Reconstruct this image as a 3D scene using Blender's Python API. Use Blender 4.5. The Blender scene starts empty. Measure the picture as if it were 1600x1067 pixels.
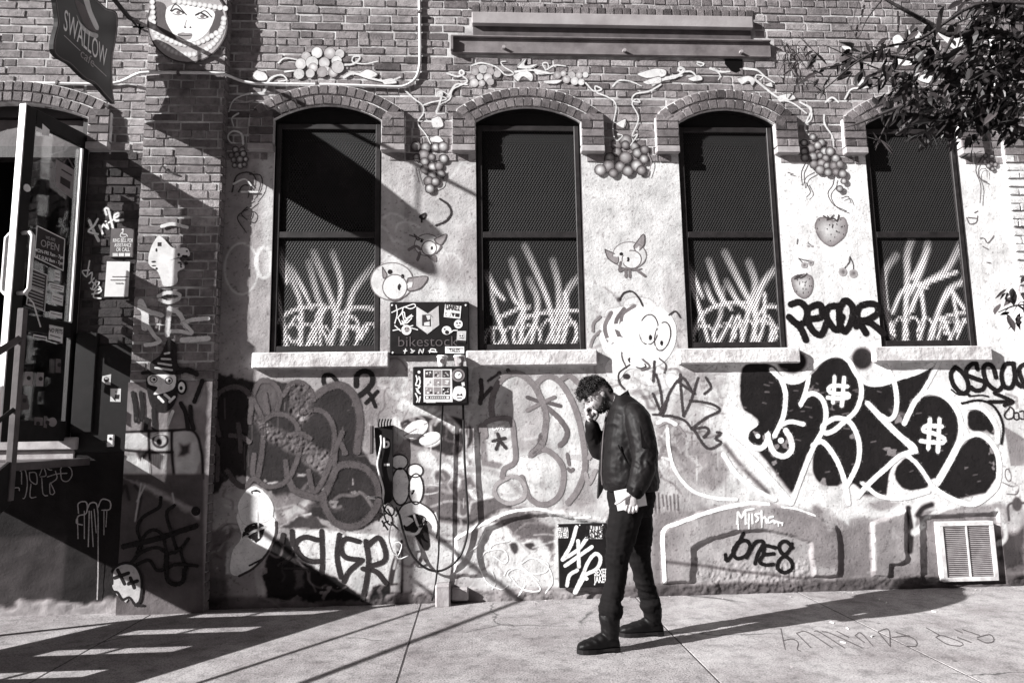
import bpy, bmesh, math, random
import numpy as np
from mathutils import Vector, Matrix

SC = bpy.context.scene
COLL = SC.collection
random.seed(7)
rng = np.random.default_rng(11)

# ---------------------------------------------------------------- camera
F_PX = 1089.7
PITCH, YAW, ROLL, H_CAM = .13047, -.05712, -.01631, 1.36
def _basis():
    cy, sy, cp, sp = math.cos(YAW), math.sin(YAW), math.cos(PITCH), math.sin(PITCH)
    f = np.array([-sy*cp, cy*cp, sp]); r = np.array([cy, sy, 0.]); u = np.cross(r, f)
    c, s = math.cos(ROLL), math.sin(ROLL)
    return r*c+u*s, u*c-r*s, f
RT, UP, FW = _basis()
CAM = np.array([0, -5.9387, H_CAM])
cam = bpy.data.cameras.new('camera')
cam.sensor_fit = 'HORIZONTAL'; cam.sensor_width = 36.0
cam.lens = 36.0*F_PX/1600.0
cam.clip_start = .05; cam.clip_end = 3000
cam_ob = bpy.data.objects.new('camera', cam); COLL.objects.link(cam_ob)
cam_ob.matrix_world = Matrix(((RT[0], UP[0], -FW[0], CAM[0]), (RT[1], UP[1], -FW[1], CAM[1]), (RT[2], UP[2], -FW[2], CAM[2]), (0, 0, 0, 1)))
SC.camera = cam_ob

# ---------------------------------------------------------------- light
SUN_DIR = Vector((1.0, .39, -.53)).normalized()      # the way the light travels
elev = math.asin(-SUN_DIR.z)
world = bpy.data.worlds.new('World'); SC.world = world; world.use_nodes = True
wn = world.node_tree; wn.nodes.clear()
sky = wn.nodes.new('ShaderNodeTexSky'); sky.sky_type = 'NISHITA'; sky.sun_disc = False
sky.sun_elevation = elev
sky.sun_rotation = math.atan2(-SUN_DIR.x, -SUN_DIR.y)
sky.air_density = 1.0; sky.dust_density = .6
sep = wn.nodes.new('ShaderNodeSeparateColor')          # black-and-white film behind a red filter
tint = wn.nodes.new('ShaderNodeCombineColor')
bg = wn.nodes.new('ShaderNodeBackground'); bg.inputs[1].default_value = .052
wo = wn.nodes.new('ShaderNodeOutputWorld')
wn.links.new(sky.outputs[0], sep.inputs[0])
for i, k in enumerate((1., .90, .915)):                  # warm-toned print
    mk = wn.nodes.new('ShaderNodeMath'); mk.operation = 'MULTIPLY'; mk.inputs[1].default_value = k
    wn.links.new(sep.outputs[0], mk.inputs[0]); wn.links.new(mk.outputs[0], tint.inputs[i])
wn.links.new(tint.outputs[0], bg.inputs[0]); wn.links.new(bg.outputs[0], wo.inputs[0])
sun = bpy.data.lights.new('sun', 'SUN'); sun.energy = 5.0; sun.angle = math.radians(.5); sun.color = (1, .985, .975)
sun_ob = bpy.data.objects.new('sun', sun); COLL.objects.link(sun_ob)
sun_ob.location = (-8, -8, 9)
sun_ob.rotation_euler = SUN_DIR.to_track_quat('-Z', 'Y').to_euler()
SC.view_settings.view_transform = 'Standard'; SC.view_settings.look = 'None'
SC.view_settings.exposure = 1.30; SC.view_settings.gamma = 1.0
SC.view_settings.use_curve_mapping = False
SC.cycles.transparent_max_bounces = 48
SC.cycles.max_bounces = 6

# ---------------------------------------------------------------- helpers
def ray(px, py):
    px = np.asarray(px, float); py = np.asarray(py, float)
    return FW+RT*((px-800)/F_PX)[..., None]+UP*((533.5-py)/F_PX)[..., None]
def on_wall(px, py, y=0.):
    d = ray(px, py); t = (y-CAM[1])/d[..., 1]; return CAM+d*t[..., None]
def on_ground(px, py, z=0.):
    d = ray(px, py); t = (z-CAM[2])/d[..., 2]; return CAM+d*t[..., None]
def on_x(px, py, x):
    d = ray(px, py); t = (x-CAM[0])/d[..., 0]; return CAM+d*t[..., None]
def to_px(P):
    v = np.asarray(P, float)-CAM; w = v@FW
    return 800+F_PX*(v@RT)/w, 533.5-F_PX*(v@UP)/w
def G(v):
    """grey of a faintly warm-toned black-and-white print"""
    k = .13*max(0., 1-v*1.6)
    return (v, v*(1-k), v*(1-k*.8))
def new_obj(name, me, parent=None, mat=None):
    o = bpy.data.objects.new(name, me); COLL.objects.link(o)
    if parent is not None: o.parent = parent
    if mat is not None: me.materials.append(mat)
    return o
def thing(name, label, cat, loc=(0, 0, 0), group=None):
    o = bpy.data.objects.new(name, None); COLL.objects.link(o); o.location = loc
    o.empty_display_size = .1
    return tag(o, label, cat, group)
def tag(o, label, cat=None, group=None):
    o['label'] = label
    if cat: o['category'] = cat
    if group: o['group'] = group
    return o
def smooth(me):
    me.polygons.foreach_set('use_smooth', [True]*len(me.polygons))
class MB:
    """collects faces in world space; build() links them as one mesh whose origin is the parent's"""
    def __init__(s): s.v = []; s.f = []; s.c = []
    def add(s, vs, fs, c=None):
        n = len(s.v); s.v += [tuple(map(float, q)) for q in vs]; s.f += [tuple(i+n for i in f) for f in fs]
        s.c += [c if c is not None else (1, 1, 1, 1)]*len(vs) if not isinstance(c, list) else c
        return s
    def box(s, x0, x1, y0, y1, z0, z1, ch=0., c=None):
        if ch <= 0:
            v = [(x, y, z) for x in (x0, x1) for y in (y0, y1) for z in (z0, z1)]
            f = [(0, 1, 3, 2), (4, 6, 7, 5), (0, 4, 5, 1), (2, 3, 7, 6), (0, 2, 6, 4), (1, 5, 7, 3)]
            return s.add(v, f, c)
        bm = bmesh.new(); bmesh.ops.create_cube(bm, size=1)
        for q in bm.verts:
            q.co = Vector(((x0+x1)/2+q.co.x*(x1-x0), (y0+y1)/2+q.co.y*(y1-y0), (z0+z1)/2+q.co.z*(z1-z0)))
        bmesh.ops.bevel(bm, geom=bm.edges[:], offset=ch, segments=1, affect='EDGES', profile=.5)
        bm.verts.index_update()
        s.add([q.co for q in bm.verts], [[q.index for q in f.verts] for f in bm.faces], c); bm.free(); return s
    def tube(s, pts, rad, n=8, ref=(0, 0, 1), squash=1., caps=True, c=None):
        P = [Vector(p) for p in pts]; m = len(P)
        R = rad if hasattr(rad, '__len__') else [rad]*m
        Q = squash if hasattr(squash, '__len__') else [squash]*m
        vs = []; T0 = (P[1]-P[0]).normalized(); ref = Vector(ref)
        if abs(T0.dot(ref)) > .95: ref = Vector((1, 0, 0)) if abs(T0.x) < .9 else Vector((0, 1, 0))
        A = (ref-T0*ref.dot(T0)).normalized()
        for i in range(m):
            T = (P[min(i+1, m-1)]-P[max(i-1, 0)]).normalized()
            A = (A-T*A.dot(T)).normalized(); B = T.cross(A)
            for k in range(n):
                a = 2*math.pi*k/n
                vs.append(P[i]+A*(math.cos(a)*R[i])+B*(math.sin(a)*R[i]*Q[i]))
        fs = [(i*n+k, i*n+(k+1) % n, (i+1)*n+(k+1) % n, (i+1)*n+k) for i in range(m-1) for k in range(n)]
        if caps: fs += [tuple(range(n-1, -1, -1)), tuple((m-1)*n+k for k in range(n))]
        return s.add(vs, fs, c)
    def rings(s, rings, caps=True, c=None):
        n = len(rings[0]); m = len(rings); vs = [p for r in rings for p in r]
        fs = [(i*n+k, i*n+(k+1) % n, (i+1)*n+(k+1) % n, (i+1)*n+k) for i in range(m-1) for k in range(n)]
        if caps: fs += [tuple(range(n-1, -1, -1)), tuple((m-1)*n+k for k in range(n))]
        return s.add(vs, fs, c)
    def ball(s, cen, r, sc=(1, 1, 1), u=12, v=8, c=None, M=None):
        vs = []; 
        for j in range(v+1):
            t = math.pi*j/v
            for i in range(u):
                a = 2*math.pi*i/u; q = Vector((math.sin(t)*math.cos(a)*sc[0], math.sin(t)*math.sin(a)*sc[1], math.cos(t)*sc[2]))*r
                if M is not None: q = M@q
                vs.append(q+Vector(cen))
        fs = [(j*u+i, (j+1)*u+i, (j+1)*u+(i+1) % u, j*u+(i+1) % u) for j in range(v) for i in range(u)]
        return s.add(vs, fs, c)
    def prism(s, poly, d, c=None):
        """poly: 3-D outline, extruded by vector d"""
        n = len(poly); d = Vector(d); v = [Vector(p) for p in poly]; v2 = [p+d for p in v]
        f = [tuple(range(n)), tuple(range(2*n-1, n-1, -1))]+[(i, i+n, (i+1) % n+n, (i+1) % n) for i in range(n)]
        return s.add(v+v2, f, c)
    def mesh(s, name, col=False, origin=(0, 0, 0)):
        me = bpy.data.meshes.new(name); o = Vector(origin)
        me.from_pydata([Vector(p)-o for p in s.v], [], s.f); me.update()
        if col:
            a = me.color_attributes.new('Col', 'FLOAT_COLOR', 'POINT')
            a.data.foreach_set('color', np.array(s.c, dtype=np.float32).ravel())
        return me
    def build(s, name, mat, parent=None, col=False, sm=False, label=None):
        org = Vector((0, 0, 0))
        if parent is not None:
            p = parent
            while p is not None: org += p.location; p = p.parent
        me = s.mesh(name, col, org)
        bm = bmesh.new(); bm.from_mesh(me); bmesh.ops.recalc_face_normals(bm, faces=bm.faces[:]); bm.to_mesh(me); bm.free()
        if sm: smooth(me)
        o = new_obj(name, me, parent, mat)
        if label: o['label'] = label
        return o

# ---------------------------------------------------------------- materials
def mat_new(name):
    m = bpy.data.materials.new(name); m.use_nodes = True
    t = m.node_tree; return m, t, t.nodes['Principled BSDF'], t.nodes['Material Output']
def N(t, typ, **kw):
    n = t.nodes.new(typ)
    for k, v in kw.items():
        if k.startswith('i_'): n.inputs[k[2:].replace('_', ' ')].default_value = v
        else: setattr(n, k, v)
    return n
def noise(t, scale, detail=4, rough=.55, vec=None):
    n = N(t, 'ShaderNodeTexNoise'); n.inputs['Scale'].default_value = scale; n.inputs['Detail'].default_value = detail; n.inputs['Roughness'].default_value = rough
    if vec is not None: t.links.new(vec, n.inputs['Vector'])
    return n
def ramp(t, src, stops, interp='LINEAR'):
    r = N(t, 'ShaderNodeValToRGB'); cr = r.color_ramp; cr.interpolation = interp
    while len(cr.elements) < len(stops): cr.elements.new(.5)
    for e, (p, c) in zip(cr.elements, stops):
        e.position = p; e.color = (c, c, c, 1) if not hasattr(c, '__len__') else (*c, 1)[:4]
    t.links.new(src, r.inputs[0]); return r
def mul(t, a, b, f=1.):
    n = N(t, 'ShaderNodeMix', data_type='RGBA', blend_type='MULTIPLY'); n.inputs[0].default_value = f
    t.links.new(a, n.inputs[6]); t.links.new(b, n.inputs[7]); return n.outputs[2]
def bump(t, b, src, strength, dist):
    n = N(t, 'ShaderNodeBump'); n.inputs['Strength'].default_value = strength; n.inputs['Distance'].default_value = dist
    t.links.new(src, n.inputs['Height']); t.links.new(n.outputs[0], b.inputs['Normal']); return n
def plain(name, v, rough=.7, metal=0., var=.25, scale=14, bmp=.25, bscale=60, bdist=.004, spec=.4):
    m, t, b, o = mat_new(name); tc = N(t, 'ShaderNodeTexCoord')
    n1 = noise(t, scale, 6, .6, tc.outputs['Object'])
    r = ramp(t, n1.outputs[0], [(.3, G(v*(1-var))), (.7, G(min(1, v*(1+var))))])
    t.links.new(r.outputs[0], b.inputs['Base Color'])
    b.inputs['Roughness'].default_value = rough; b.inputs['Metallic'].default_value = metal
    b.inputs['Specular IOR Level'].default_value = spec
    if bmp:
        n2 = noise(t, bscale, 4, .6, tc.outputs['Object']); bump(t, b, n2.outputs[0], bmp, bdist)
    return m
def painted(name, rough=.8, mottled=.38, bscale=45, bmp=.55, bdist=.007, spec=.12):
    """surface whose paint colour is stored per vertex"""
    m, t, b, o = mat_new(name); tc = N(t, 'ShaderNodeTexCoord')
    at = N(t, 'ShaderNodeAttribute', attribute_name='Col')
    n1 = noise(t, 5, 8, .68, tc.outputs['Object'])
    r1 = ramp(t, n1.outputs[0], [(.32, 1-mottled), (.62, 1.0)])
    n3 = noise(t, 90, 5, .7, tc.outputs['Object'])
    r3 = ramp(t, n3.outputs[0], [(.30, .6), (.42, 1.0)])
    c = mul(t, mul(t, at.outputs['Color'], r1.outputs[0]), r3.outputs[0], .18)
    t.links.new(c, b.inputs['Base Color']); b.inputs['Roughness'].default_value = rough
    b.inputs['Specular IOR Level'].default_value = spec
    n2 = noise(t, bscale, 6, .65, tc.outputs['Object']); bump(t, b, n2.outputs[0], bmp, bdist)
    return m
def spray(name, wear=.5, rough=.6):
    """sprayed line: colour per vertex, its alpha fading at the edge of the stroke"""
    m, t, b, o = mat_new(name); tc = N(t, 'ShaderNodeTexCoord')
    at = N(t, 'ShaderNodeAttribute', attribute_name='Col')
    n1 = noise(t, 38, 8, .75, tc.outputs['Object'])
    r1 = ramp(t, n1.outputs[0], [(.30, 1-wear), (.46, 1.0)])
    n0 = noise(t, 9, 5, .6, tc.outputs['Object']); r0 = ramp(t, n0.outputs[0], [(.3, .72), (.6, 1.0)])
    t.links.new(mul(t, at.outputs['Color'], r0.outputs[0]), b.inputs['Base Color']); b.inputs['Roughness'].default_value = rough; b.inputs['Specular IOR Level'].default_value = .12
    n5 = noise(t, 70, 6, .8, tc.outputs['Object'])                       # ragged, dusty edge
    e1 = N(t, 'ShaderNodeMath', operation='MULTIPLY_ADD'); e1.inputs[1].default_value = 1.7; e1.inputs[2].default_value = -.85; t.links.new(n5.outputs[0], e1.inputs[0])
    e2 = N(t, 'ShaderNodeMath', operation='MULTIPLY_ADD'); e2.inputs[1].default_value = 1.25; t.links.new(at.outputs['Alpha'], e2.inputs[0]); t.links.new(e1.outputs[0], e2.inputs[2])
    e3 = N(t, 'ShaderNodeMapRange', interpolation_type='SMOOTHSTEP'); e3.inputs['From Min'].default_value = .22; e3.inputs['From Max'].default_value = .80; t.links.new(e2.outputs[0], e3.inputs['Value'])
    mm = N(t, 'ShaderNodeMath', operation='MULTIPLY'); t.links.new(e3.outputs[0], mm.inputs[0]); t.links.new(r1.outputs[0], mm.inputs[1])
    t.links.new(mm.outputs[0], b.inputs['Alpha'])
    n2 = noise(t, 45, 6, .65, tc.outputs['Object']); bump(t, b, n2.outputs[0], .35, .005)
    return m
def brick_mat(name, lo, hi, white=False):
    m, t, b, o = mat_new(name); tc = N(t, 'ShaderNodeTexCoord'); oi = N(t, 'ShaderNodeObjectInfo')
    at = N(t, 'ShaderNodeAttribute', attribute_name='rnd')
    ad = N(t, 'ShaderNodeMath', operation='ADD'); t.links.new(oi.outputs['Random'], ad.inputs[0]); t.links.new(at.outputs['Fac'], ad.inputs[1])
    fr = N(t, 'ShaderNodeMath', operation='FRACT'); t.links.new(ad.outputs[0], fr.inputs[0])
    r = ramp(t, fr.outputs[0], [(0, G(lo*.55)), (.12, G(lo)), (.5, G((lo+hi)/2)), (.85, G(hi*.95)), (1, G(hi*1.15))])
    geo = N(t, 'ShaderNodeNewGeometry')
    n1 = noise(t, 22, 7, .7, geo.outputs['Position']); r1 = ramp(t, n1.outputs[0], [(.3, .5), (.5, 1.0), (.72, 1.25)])
    n4 = noise(t, 2.2, 6, .7, geo.outputs['Position']); r4 = ramp(t, n4.outputs[0], [(.36, .55), (.56, 1.0)])
    c = mul(t, mul(t, r.outputs[0], r1.outputs[0]), r4.outputs[0])
    t.links.new(c, b.inputs['Base Color']); b.inputs['Roughness'].default_value = .82; b.inputs['Specular IOR Level'].default_value = .3
    n2 = noise(t, 75, 6, .7, geo.outputs['Position']); bump(t, b, n2.outputs[0], .9, .009)
    return m
M = {}
M['plaster'] = painted('painted_plaster')
M['spray'] = spray('spray_paint')
M['spray_solid'] = spray('brushed_paint', .12)
M['brick'] = brick_mat('old_brick', .19, .33)
M['arch_brick'] = brick_mat('arch_brick', .11, .22)
M['white_brick'] = brick_mat('white_painted_brick', .7, .85)
M['mortar'] = plain('mortar', .43, .9, var=.6, scale=7, bmp=.6, bscale=130, bdist=.005)
M['stone'] = plain('painted_stone', .34, .85, var=.3, scale=9, bmp=.5, bscale=50)
M['sill'] = plain('painted_sill', .55, .85, var=.45, scale=7, bmp=.9, bscale=28, bdist=.01)
M['arch_mortar'] = plain('arch_mortar', .60, .9, var=.4, scale=9, bmp=.5, bscale=90)
M['vent_paint'] = plain('vent_paint', .60, .6, var=.3, scale=10, bmp=.3)
M['black_metal'] = plain('black_painted_metal', .009, .55, var=.4, bmp=.15, spec=.25)
M['frame'] = plain('window_frame_paint', .018, .55, var=.5, bmp=.25, bscale=30)
M['steel'] = plain('weathered_steel', .09, .65, var=.4, scale=6, bmp=.3)
M['beam'] = plain('painted_beam', .33, .7, var=.18, scale=5, bmp=.3, bscale=25)
M['channel'] = plain('rusty_channel', .17, .7, var=.4, scale=5, bmp=.4)
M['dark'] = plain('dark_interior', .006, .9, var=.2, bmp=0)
M['conduit'] = plain('galvanised_conduit', .72, .45, var=.15, bmp=.1)
M['cable'] = plain('black_cable', .012, .45, bmp=0)
M['concrete'] = plain('concrete_block', .34, .9, bmp=.6)
M['paper'] = plain('white_paper', .8, .8, var=.06, bmp=.08)
M['white_metal'] = plain('white_painted_metal', .82, .45, var=.08, bmp=.08)
M['wood_dark'] = plain('dark_painted_wood', .02, .45, var=.3, bmp=.2)
# ---------------------------------------------------------------- ground
def slab_mat(name, v, speck):
    m, t, b, o = mat_new(name); tc = N(t, 'ShaderNodeNewGeometry'); P = tc.outputs['Position']
    n1 = noise(t, 1.6, 7, .7, P); r1 = ramp(t, n1.outputs[0], [(.34, G(v*.60)), (.62, G(v*1.08))])
    n2 = noise(t, 85, 4, .75, P); r2 = ramp(t, n2.outputs[0], [(.34, speck), (.5, 1.0), (.68, 1.18)])
    vo = N(t, 'ShaderNodeTexVoronoi'); vo.inputs['Scale'].default_value = 3.2; t.links.new(P, vo.inputs['Vector'])
    r3 = ramp(t, vo.outputs['Distance'], [(.026, .22), (.055, 1.0)])      # old gum spots
    n5 = noise(t, 9, 6, .7, P); r5 = ramp(t, n5.outputs[0], [(.34, .62), (.52, 1.0)])
    c = mul(t, mul(t, mul(t, r1.outputs[0], r2.outputs[0]), r3.outputs[0], .85), r5.outputs[0])
    t.links.new(c, b.inputs['Base Color']); b.inputs['Roughness'].default_value = .9; b.inputs['Specular IOR Level'].default_value = .25
    n7 = noise(t, 2.1, 5, .6, P); ds = N(t, 'ShaderNodeVectorMath', operation='MULTIPLY_ADD'); ds.inputs[1].default_value = (.35, .35, 0); t.links.new(n7.outputs['Color'], ds.inputs[0]); t.links.new(P, ds.inputs[2])
    vc = N(t, 'ShaderNodeTexVoronoi', feature='DISTANCE_TO_EDGE'); vc.inputs['Scale'].default_value = .62; t.links.new(ds.outputs[0], vc.inputs['Vector'])
    rc = ramp(t, vc.outputs['Distance'], [(.0015, .25), (.006, 1.0)]); n8 = noise(t, .9, 3, .5, P); r8 = ramp(t, n8.outputs[0], [(.50, 0.), (.56, 1.)])
    mc = N(t, 'ShaderNodeMix', data_type='RGBA', blend_type='MULTIPLY'); t.links.new(r8.outputs[0], mc.inputs[0]); t.links.new(c, mc.inputs[6]); t.links.new(rc.outputs[0], mc.inputs[7]); t.links.new(mc.outputs[2], b.inputs['Base Color'])
    bump(t, b, n2.outputs[0], .9, .006)
    return m
M['slab_rough'] = slab_mat('worn_sidewalk_concrete', .39, .22)
M['slab_fine'] = slab_mat('smooth_sidewalk_concrete', .42, .42)
M['asphalt'] = plain('asphalt', .05, .95, scale=3, bmp=.6, bscale=120)
g = MB().add([(-900, -1500, -.13), (900, -1500, -.13), (900, 60, -.13), (-900, 60, -.13)], [(0, 1, 2, 3)]).build('ground', M['asphalt']); g['kind'] = 'structure'
sw = MB().box(-9, 9, -6.9, .35, -.12, -.0025).build('sidewalk', M['asphalt']); sw['kind'] = 'structure'
xs = [-8.9, -6.7, -4.65, -2.53, -.435, 1.325, 2.70, 4.55, 6.4, 8.9]
for i in range(len(xs)-1):
    for (ya, yb) in ((-3.35, .3), (-6.85, -3.365)):
        m = MB(); m.box(xs[i]+.006, xs[i+1]-.006, ya, yb, -.06, 0, .002)
        m.build('paving_slab', M['slab_fine'] if xs[i] > 1.2 else M['slab_rough'], sw)

# ---------------------------------------------------------------- drawing tools
def zz(ox, oy, s, pts): return [(ox+a/s, oy+b/s) for a, b in pts]
REG = {'A': (0, 0, 4), 'B': (0, 240, 4), 'C': (0, 480, 4), 'D': (0, 740, 3.2625), 'E': (340, 50, 4), 'F': (340, 310, 4), 'G': (310, 560, 4), 'H': (310, 800, 4),
       'I': (680, 0, 4), 'J': (680, 310, 4), 'K': (680, 560, 4), 'L': (680, 780, 3.7175), 'M': (1020, 50, 4), 'N': (1020, 310, 4), 'O': (1020, 540, 4), 'P': (1020, 780, 4),
       'Q': (1200, 0, 4), 'R': (1200, 240, 4), 'S': (1200, 480, 4), 'T': (1200, 780, 3.7175), 'U': (1380, 560, 4.4455), 'V': (560, 640, 3.679),
       'X': (0, 320, 4.446), 'Y': (0, 540, 4.446), 'W': (600, 460, 5.337), '1': (0, 0, 1)}
def rp(r, s):
    """'x,y x,y ...' in one of the sketch sheets -> picture points"""
    ox, oy, k = REG[r]
    return [(ox+float(a)/k, oy+float(b)/k) for a, b in (q.split(',') for q in s.split())]
def catmull(P, step=3.0, closed=False):
    P = np.asarray(P, float)
    if len(P) < 3:
        n = max(2, int(np.hypot(*(P[1]-P[0]))/step)); t = np.linspace(0, 1, n)[:, None]; return P[0]*(1-t)+P[1]*t
    Q = np.vstack([2*P[0]-P[1], P, 2*P[-1]-P[-2]]) if not closed else np.vstack([P[-1], P, P[0], P[1]])
    out = []
    for i in range(len(Q)-3):
        p0, p1, p2, p3 = Q[i:i+4]; n = max(2, int(np.hypot(*(p2-p1))/step))
        t = np.linspace(0, 1, n, endpoint=False)[:, None]
        out.append(.5*(2*p1+(p2-p0)*t+(2*p0-5*p1+4*p2-p3)*t*t+(3*p1-p0-3*p2+p3)*t**3))
    out.append(Q[-2][None]); return np.vstack(out)
def oval(cx, cy, rx, ry, rot=0, n=18):
    a = np.linspace(0, 2*np.pi, n, endpoint=False); c, s = math.cos(rot), math.sin(rot)
    x, y = np.cos(a)*rx, np.sin(a)*ry
    return [(cx+c*u-s*v, cy+s*u+c*v) for u, v in zip(x, y)]
def zoval(r, cx, cy, rx, ry, rot=0, n=18):
    ox, oy, k = REG[r]; return oval(ox+cx/k, oy+cy/k, rx/k, ry/k, rot, n)
def vnoise(x, y, seed=0):
    xi = np.floor(x).astype(np.int64); yi = np.floor(y).astype(np.int64); u = x-xi; v = y-yi
    u = u*u*(3-2*u); v = v*v*(3-2*v)
    def h(a, b):
        n = (a*374761393+b*668265263+seed*1442695041) & 0x7fffffff
        n = ((n ^ (n >> 13))*1274126177) & 0x7fffffff
        return ((n ^ (n >> 16)) & 0xffff)/65535.
    return (h(xi, yi)*(1-u)+h(xi+1, yi)*u)*(1-v)+(h(xi, yi+1)*(1-u)+h(xi+1, yi+1)*u)*v
def fbm(x, y, seed=0, o=4):
    s = 0; a = .5
    for k in range(o): s = s+a*vnoise(x*2**k, y*2**k, seed+k); a *= .5
    return s/(1-.5**o)
def inside(P, X, Y):
    P = np.asarray(P); r = np.zeros(X.shape, bool); j = len(P)-1
    for i in range(len(P)):
        (xi, yi), (xj, yj) = P[i], P[j]
        if yi != yj: r ^= ((yi > Y) != (yj > Y)) & (X < (xj-xi)*(Y-yi)/(yj-yi)+xi)
        j = i
    return r
def dist_poly(P, X, Y):
    d = np.full(X.shape, 1e9); tt = np.zeros(X.shape); n = len(P)-1
    for i in range(n):
        ax, ay = P[i]; bx, by = P[i+1]; dx, dy = bx-ax, by-ay; L = dx*dx+dy*dy+1e-9
        t = np.clip(((X-ax)*dx+(Y-ay)*dy)/L, 0, 1); q = np.hypot(X-ax-t*dx, Y-ay-t*dy)
        m = q < d; d = np.where(m, q, d); tt = np.where(m, (i+t)/n, tt)
    return d, tt
class Canvas:
    """paint held per vertex; strokes and fills are given in picture points lying on the surface"""
    def __init__(s, X, Y, base): s.X = X; s.Y = Y; s.c = np.full(X.shape, float(base))
    def _sel(s, P, pad):
        P = np.asarray(P); return np.nonzero((s.X > P[:, 0].min()-pad) & (s.X < P[:, 0].max()+pad) & (s.Y > P[:, 1].min()-pad) & (s.Y < P[:, 1].max()+pad))[0]
    def fill(s, P, v, soft=1.5, a=1., rough=0.):
        i = s._sel(P, soft+rough+2); X, Y = s.X[i], s.Y[i]
        if rough:
            X = X+(fbm(X/9, Y/9, 5)-.5)*rough*2; Y = Y+(fbm(X/9, Y/9, 9)-.5)*rough*2
        ins = inside(P, X, Y); d, _ = dist_poly(list(P)+[P[0]], X, Y); d = np.where(ins, d, -d)
        m = np.clip(d/(2*soft)+.5, 0, 1); m = m*m*(3-2*m)*a
        s.c[i] = s.c[i]*(1-m)+v*m
    def cfill(s, P, v, soft=1.5, a=1., rough=0.): s.fill(catmull(P, 5, True), v, soft, a, rough)
    def stroke(s, P, w, v, soft=1., a=1., w1=None, closed=False, fade=0.):
        P = catmull(P, 4, closed); wm = max(w, w1 or 0)
        i = s._sel(P, wm/2+soft*2); X, Y = s.X[i], s.Y[i]; d, t = dist_poly(P, X, Y)
        hw = (w if w1 is None else w+(w1-w)*t)/2
        m = np.clip((hw-d)/(2*soft)+.5, 0, 1); m = m*m*(3-2*m)*a*(1-fade*np.clip(1-t*1.6, 0, 1))
        s.c[i] = s.c[i]*(1-m)+v*m

def ribbon(mb, P, w, v, y0, soft=.8, a=1., closed=False, w1=None, surf=None, step=2.5, nd=(0, -1, 0)):
    """one sprayed or brushed line lying on a surface: four points across, alpha falls off at both sides"""
    P = catmull(P, step, closed); n = len(P)
    T = np.gradient(P, axis=0); T /= np.linalg.norm(T, axis=1)[:, None]+1e-9
    hw = np.full(n, w/2.) if w1 is None else np.linspace(w/2., w1/2., n)
    if not closed:                                             # round ends
        k = 3; h0, h1 = hw[0], hw[-1]
        e0 = np.array([P[0]-T[0]*h0*math.sin(q) for q in (1.5, 1.05, .55)]); e1 = np.array([P[-1]+T[-1]*h1*math.sin(q) for q in (.55, 1.05, 1.5)])
        P = np.vstack([e0, P, e1]); T = np.vstack([[T[0]]*k, T, [T[-1]]*k])
        hw = np.concatenate([[h0*math.cos(q) for q in (1.5, 1.05, .55)], hw, [h1*math.cos(q) for q in (.55, 1.05, 1.5)]])
    Nn = np.stack([-T[:, 1], T[:, 0]], 1); m = len(P)
    off = np.stack([-(hw+soft), -np.maximum(hw-soft, hw*.3), np.maximum(hw-soft, hw*.3), hw+soft], 1)
    Q = P[:, None, :]+Nn[:, None, :]*off[..., None]
    mb.k = getattr(mb, 'k', 0)+1
    W = on_wall(Q[..., 0], Q[..., 1], y0) if surf is None else surf(Q[..., 0], Q[..., 1])
    W = W+np.array(nd)*(mb.k*.00005+np.arange(m)*.000008)[:, None, None]
    c3 = G(v); cols = []
    for i in range(m): cols += [(*c3, 0.), (*c3, a), (*c3, a), (*c3, 0.)]
    fs = [(i*4+k, i*4+k+1, (i+1)*4+k+1, (i+1)*4+k) for i in range(m-1) for k in range(3)]
    if closed: fs += [((m-1)*4+k, (m-1)*4+k+1, k+1, k) for k in range(3)]
    mb.add(W.reshape(-1, 3), fs, cols)
def blob(mb, P, v, y0, a=1., soft=.8, surf=None, curve=True, cen=None, vc=None, nd=(0, -1, 0)):
    """filled patch of paint with a soft rim"""
    if curve: P = catmull(P, 3, True)[:-1]
    P = np.asarray(P, float); n = len(P); c = P.mean(0) if cen is None else np.asarray(cen)
    d = P-c; L = np.linalg.norm(d, axis=1)[:, None]+1e-9
    R = np.stack([P+d/L*soft, P-d/L*np.minimum(soft, L*.5)], 0); mb.k = getattr(mb, 'k', 0)+1
    Q = np.vstack([R[0], R[1], c[None]])
    W = on_wall(Q[:, 0], Q[:, 1], y0) if surf is None else surf(Q[:, 0], Q[:, 1])
    W = W+np.array(nd)*(mb.k*.00005)
    c3 = G(v); cc = G(v if vc is None else vc)
    cols = [(*c3, 0.)]*n+[(*c3, a)]*n+[(*cc, a)]
    fs = [(i, (i+1) % n, n+(i+1) % n, n+i) for i in range(n)]+[(n+i, n+(i+1) % n, 2*n) for i in range(n)]
    mb.add(W, fs, cols)
def decal(mb, name, parent, label=None, mat='spray'):
    o = mb.build(name, M[mat], parent, col=True)
    if label: o['label'] = label
    return o
FONT = {}
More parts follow.
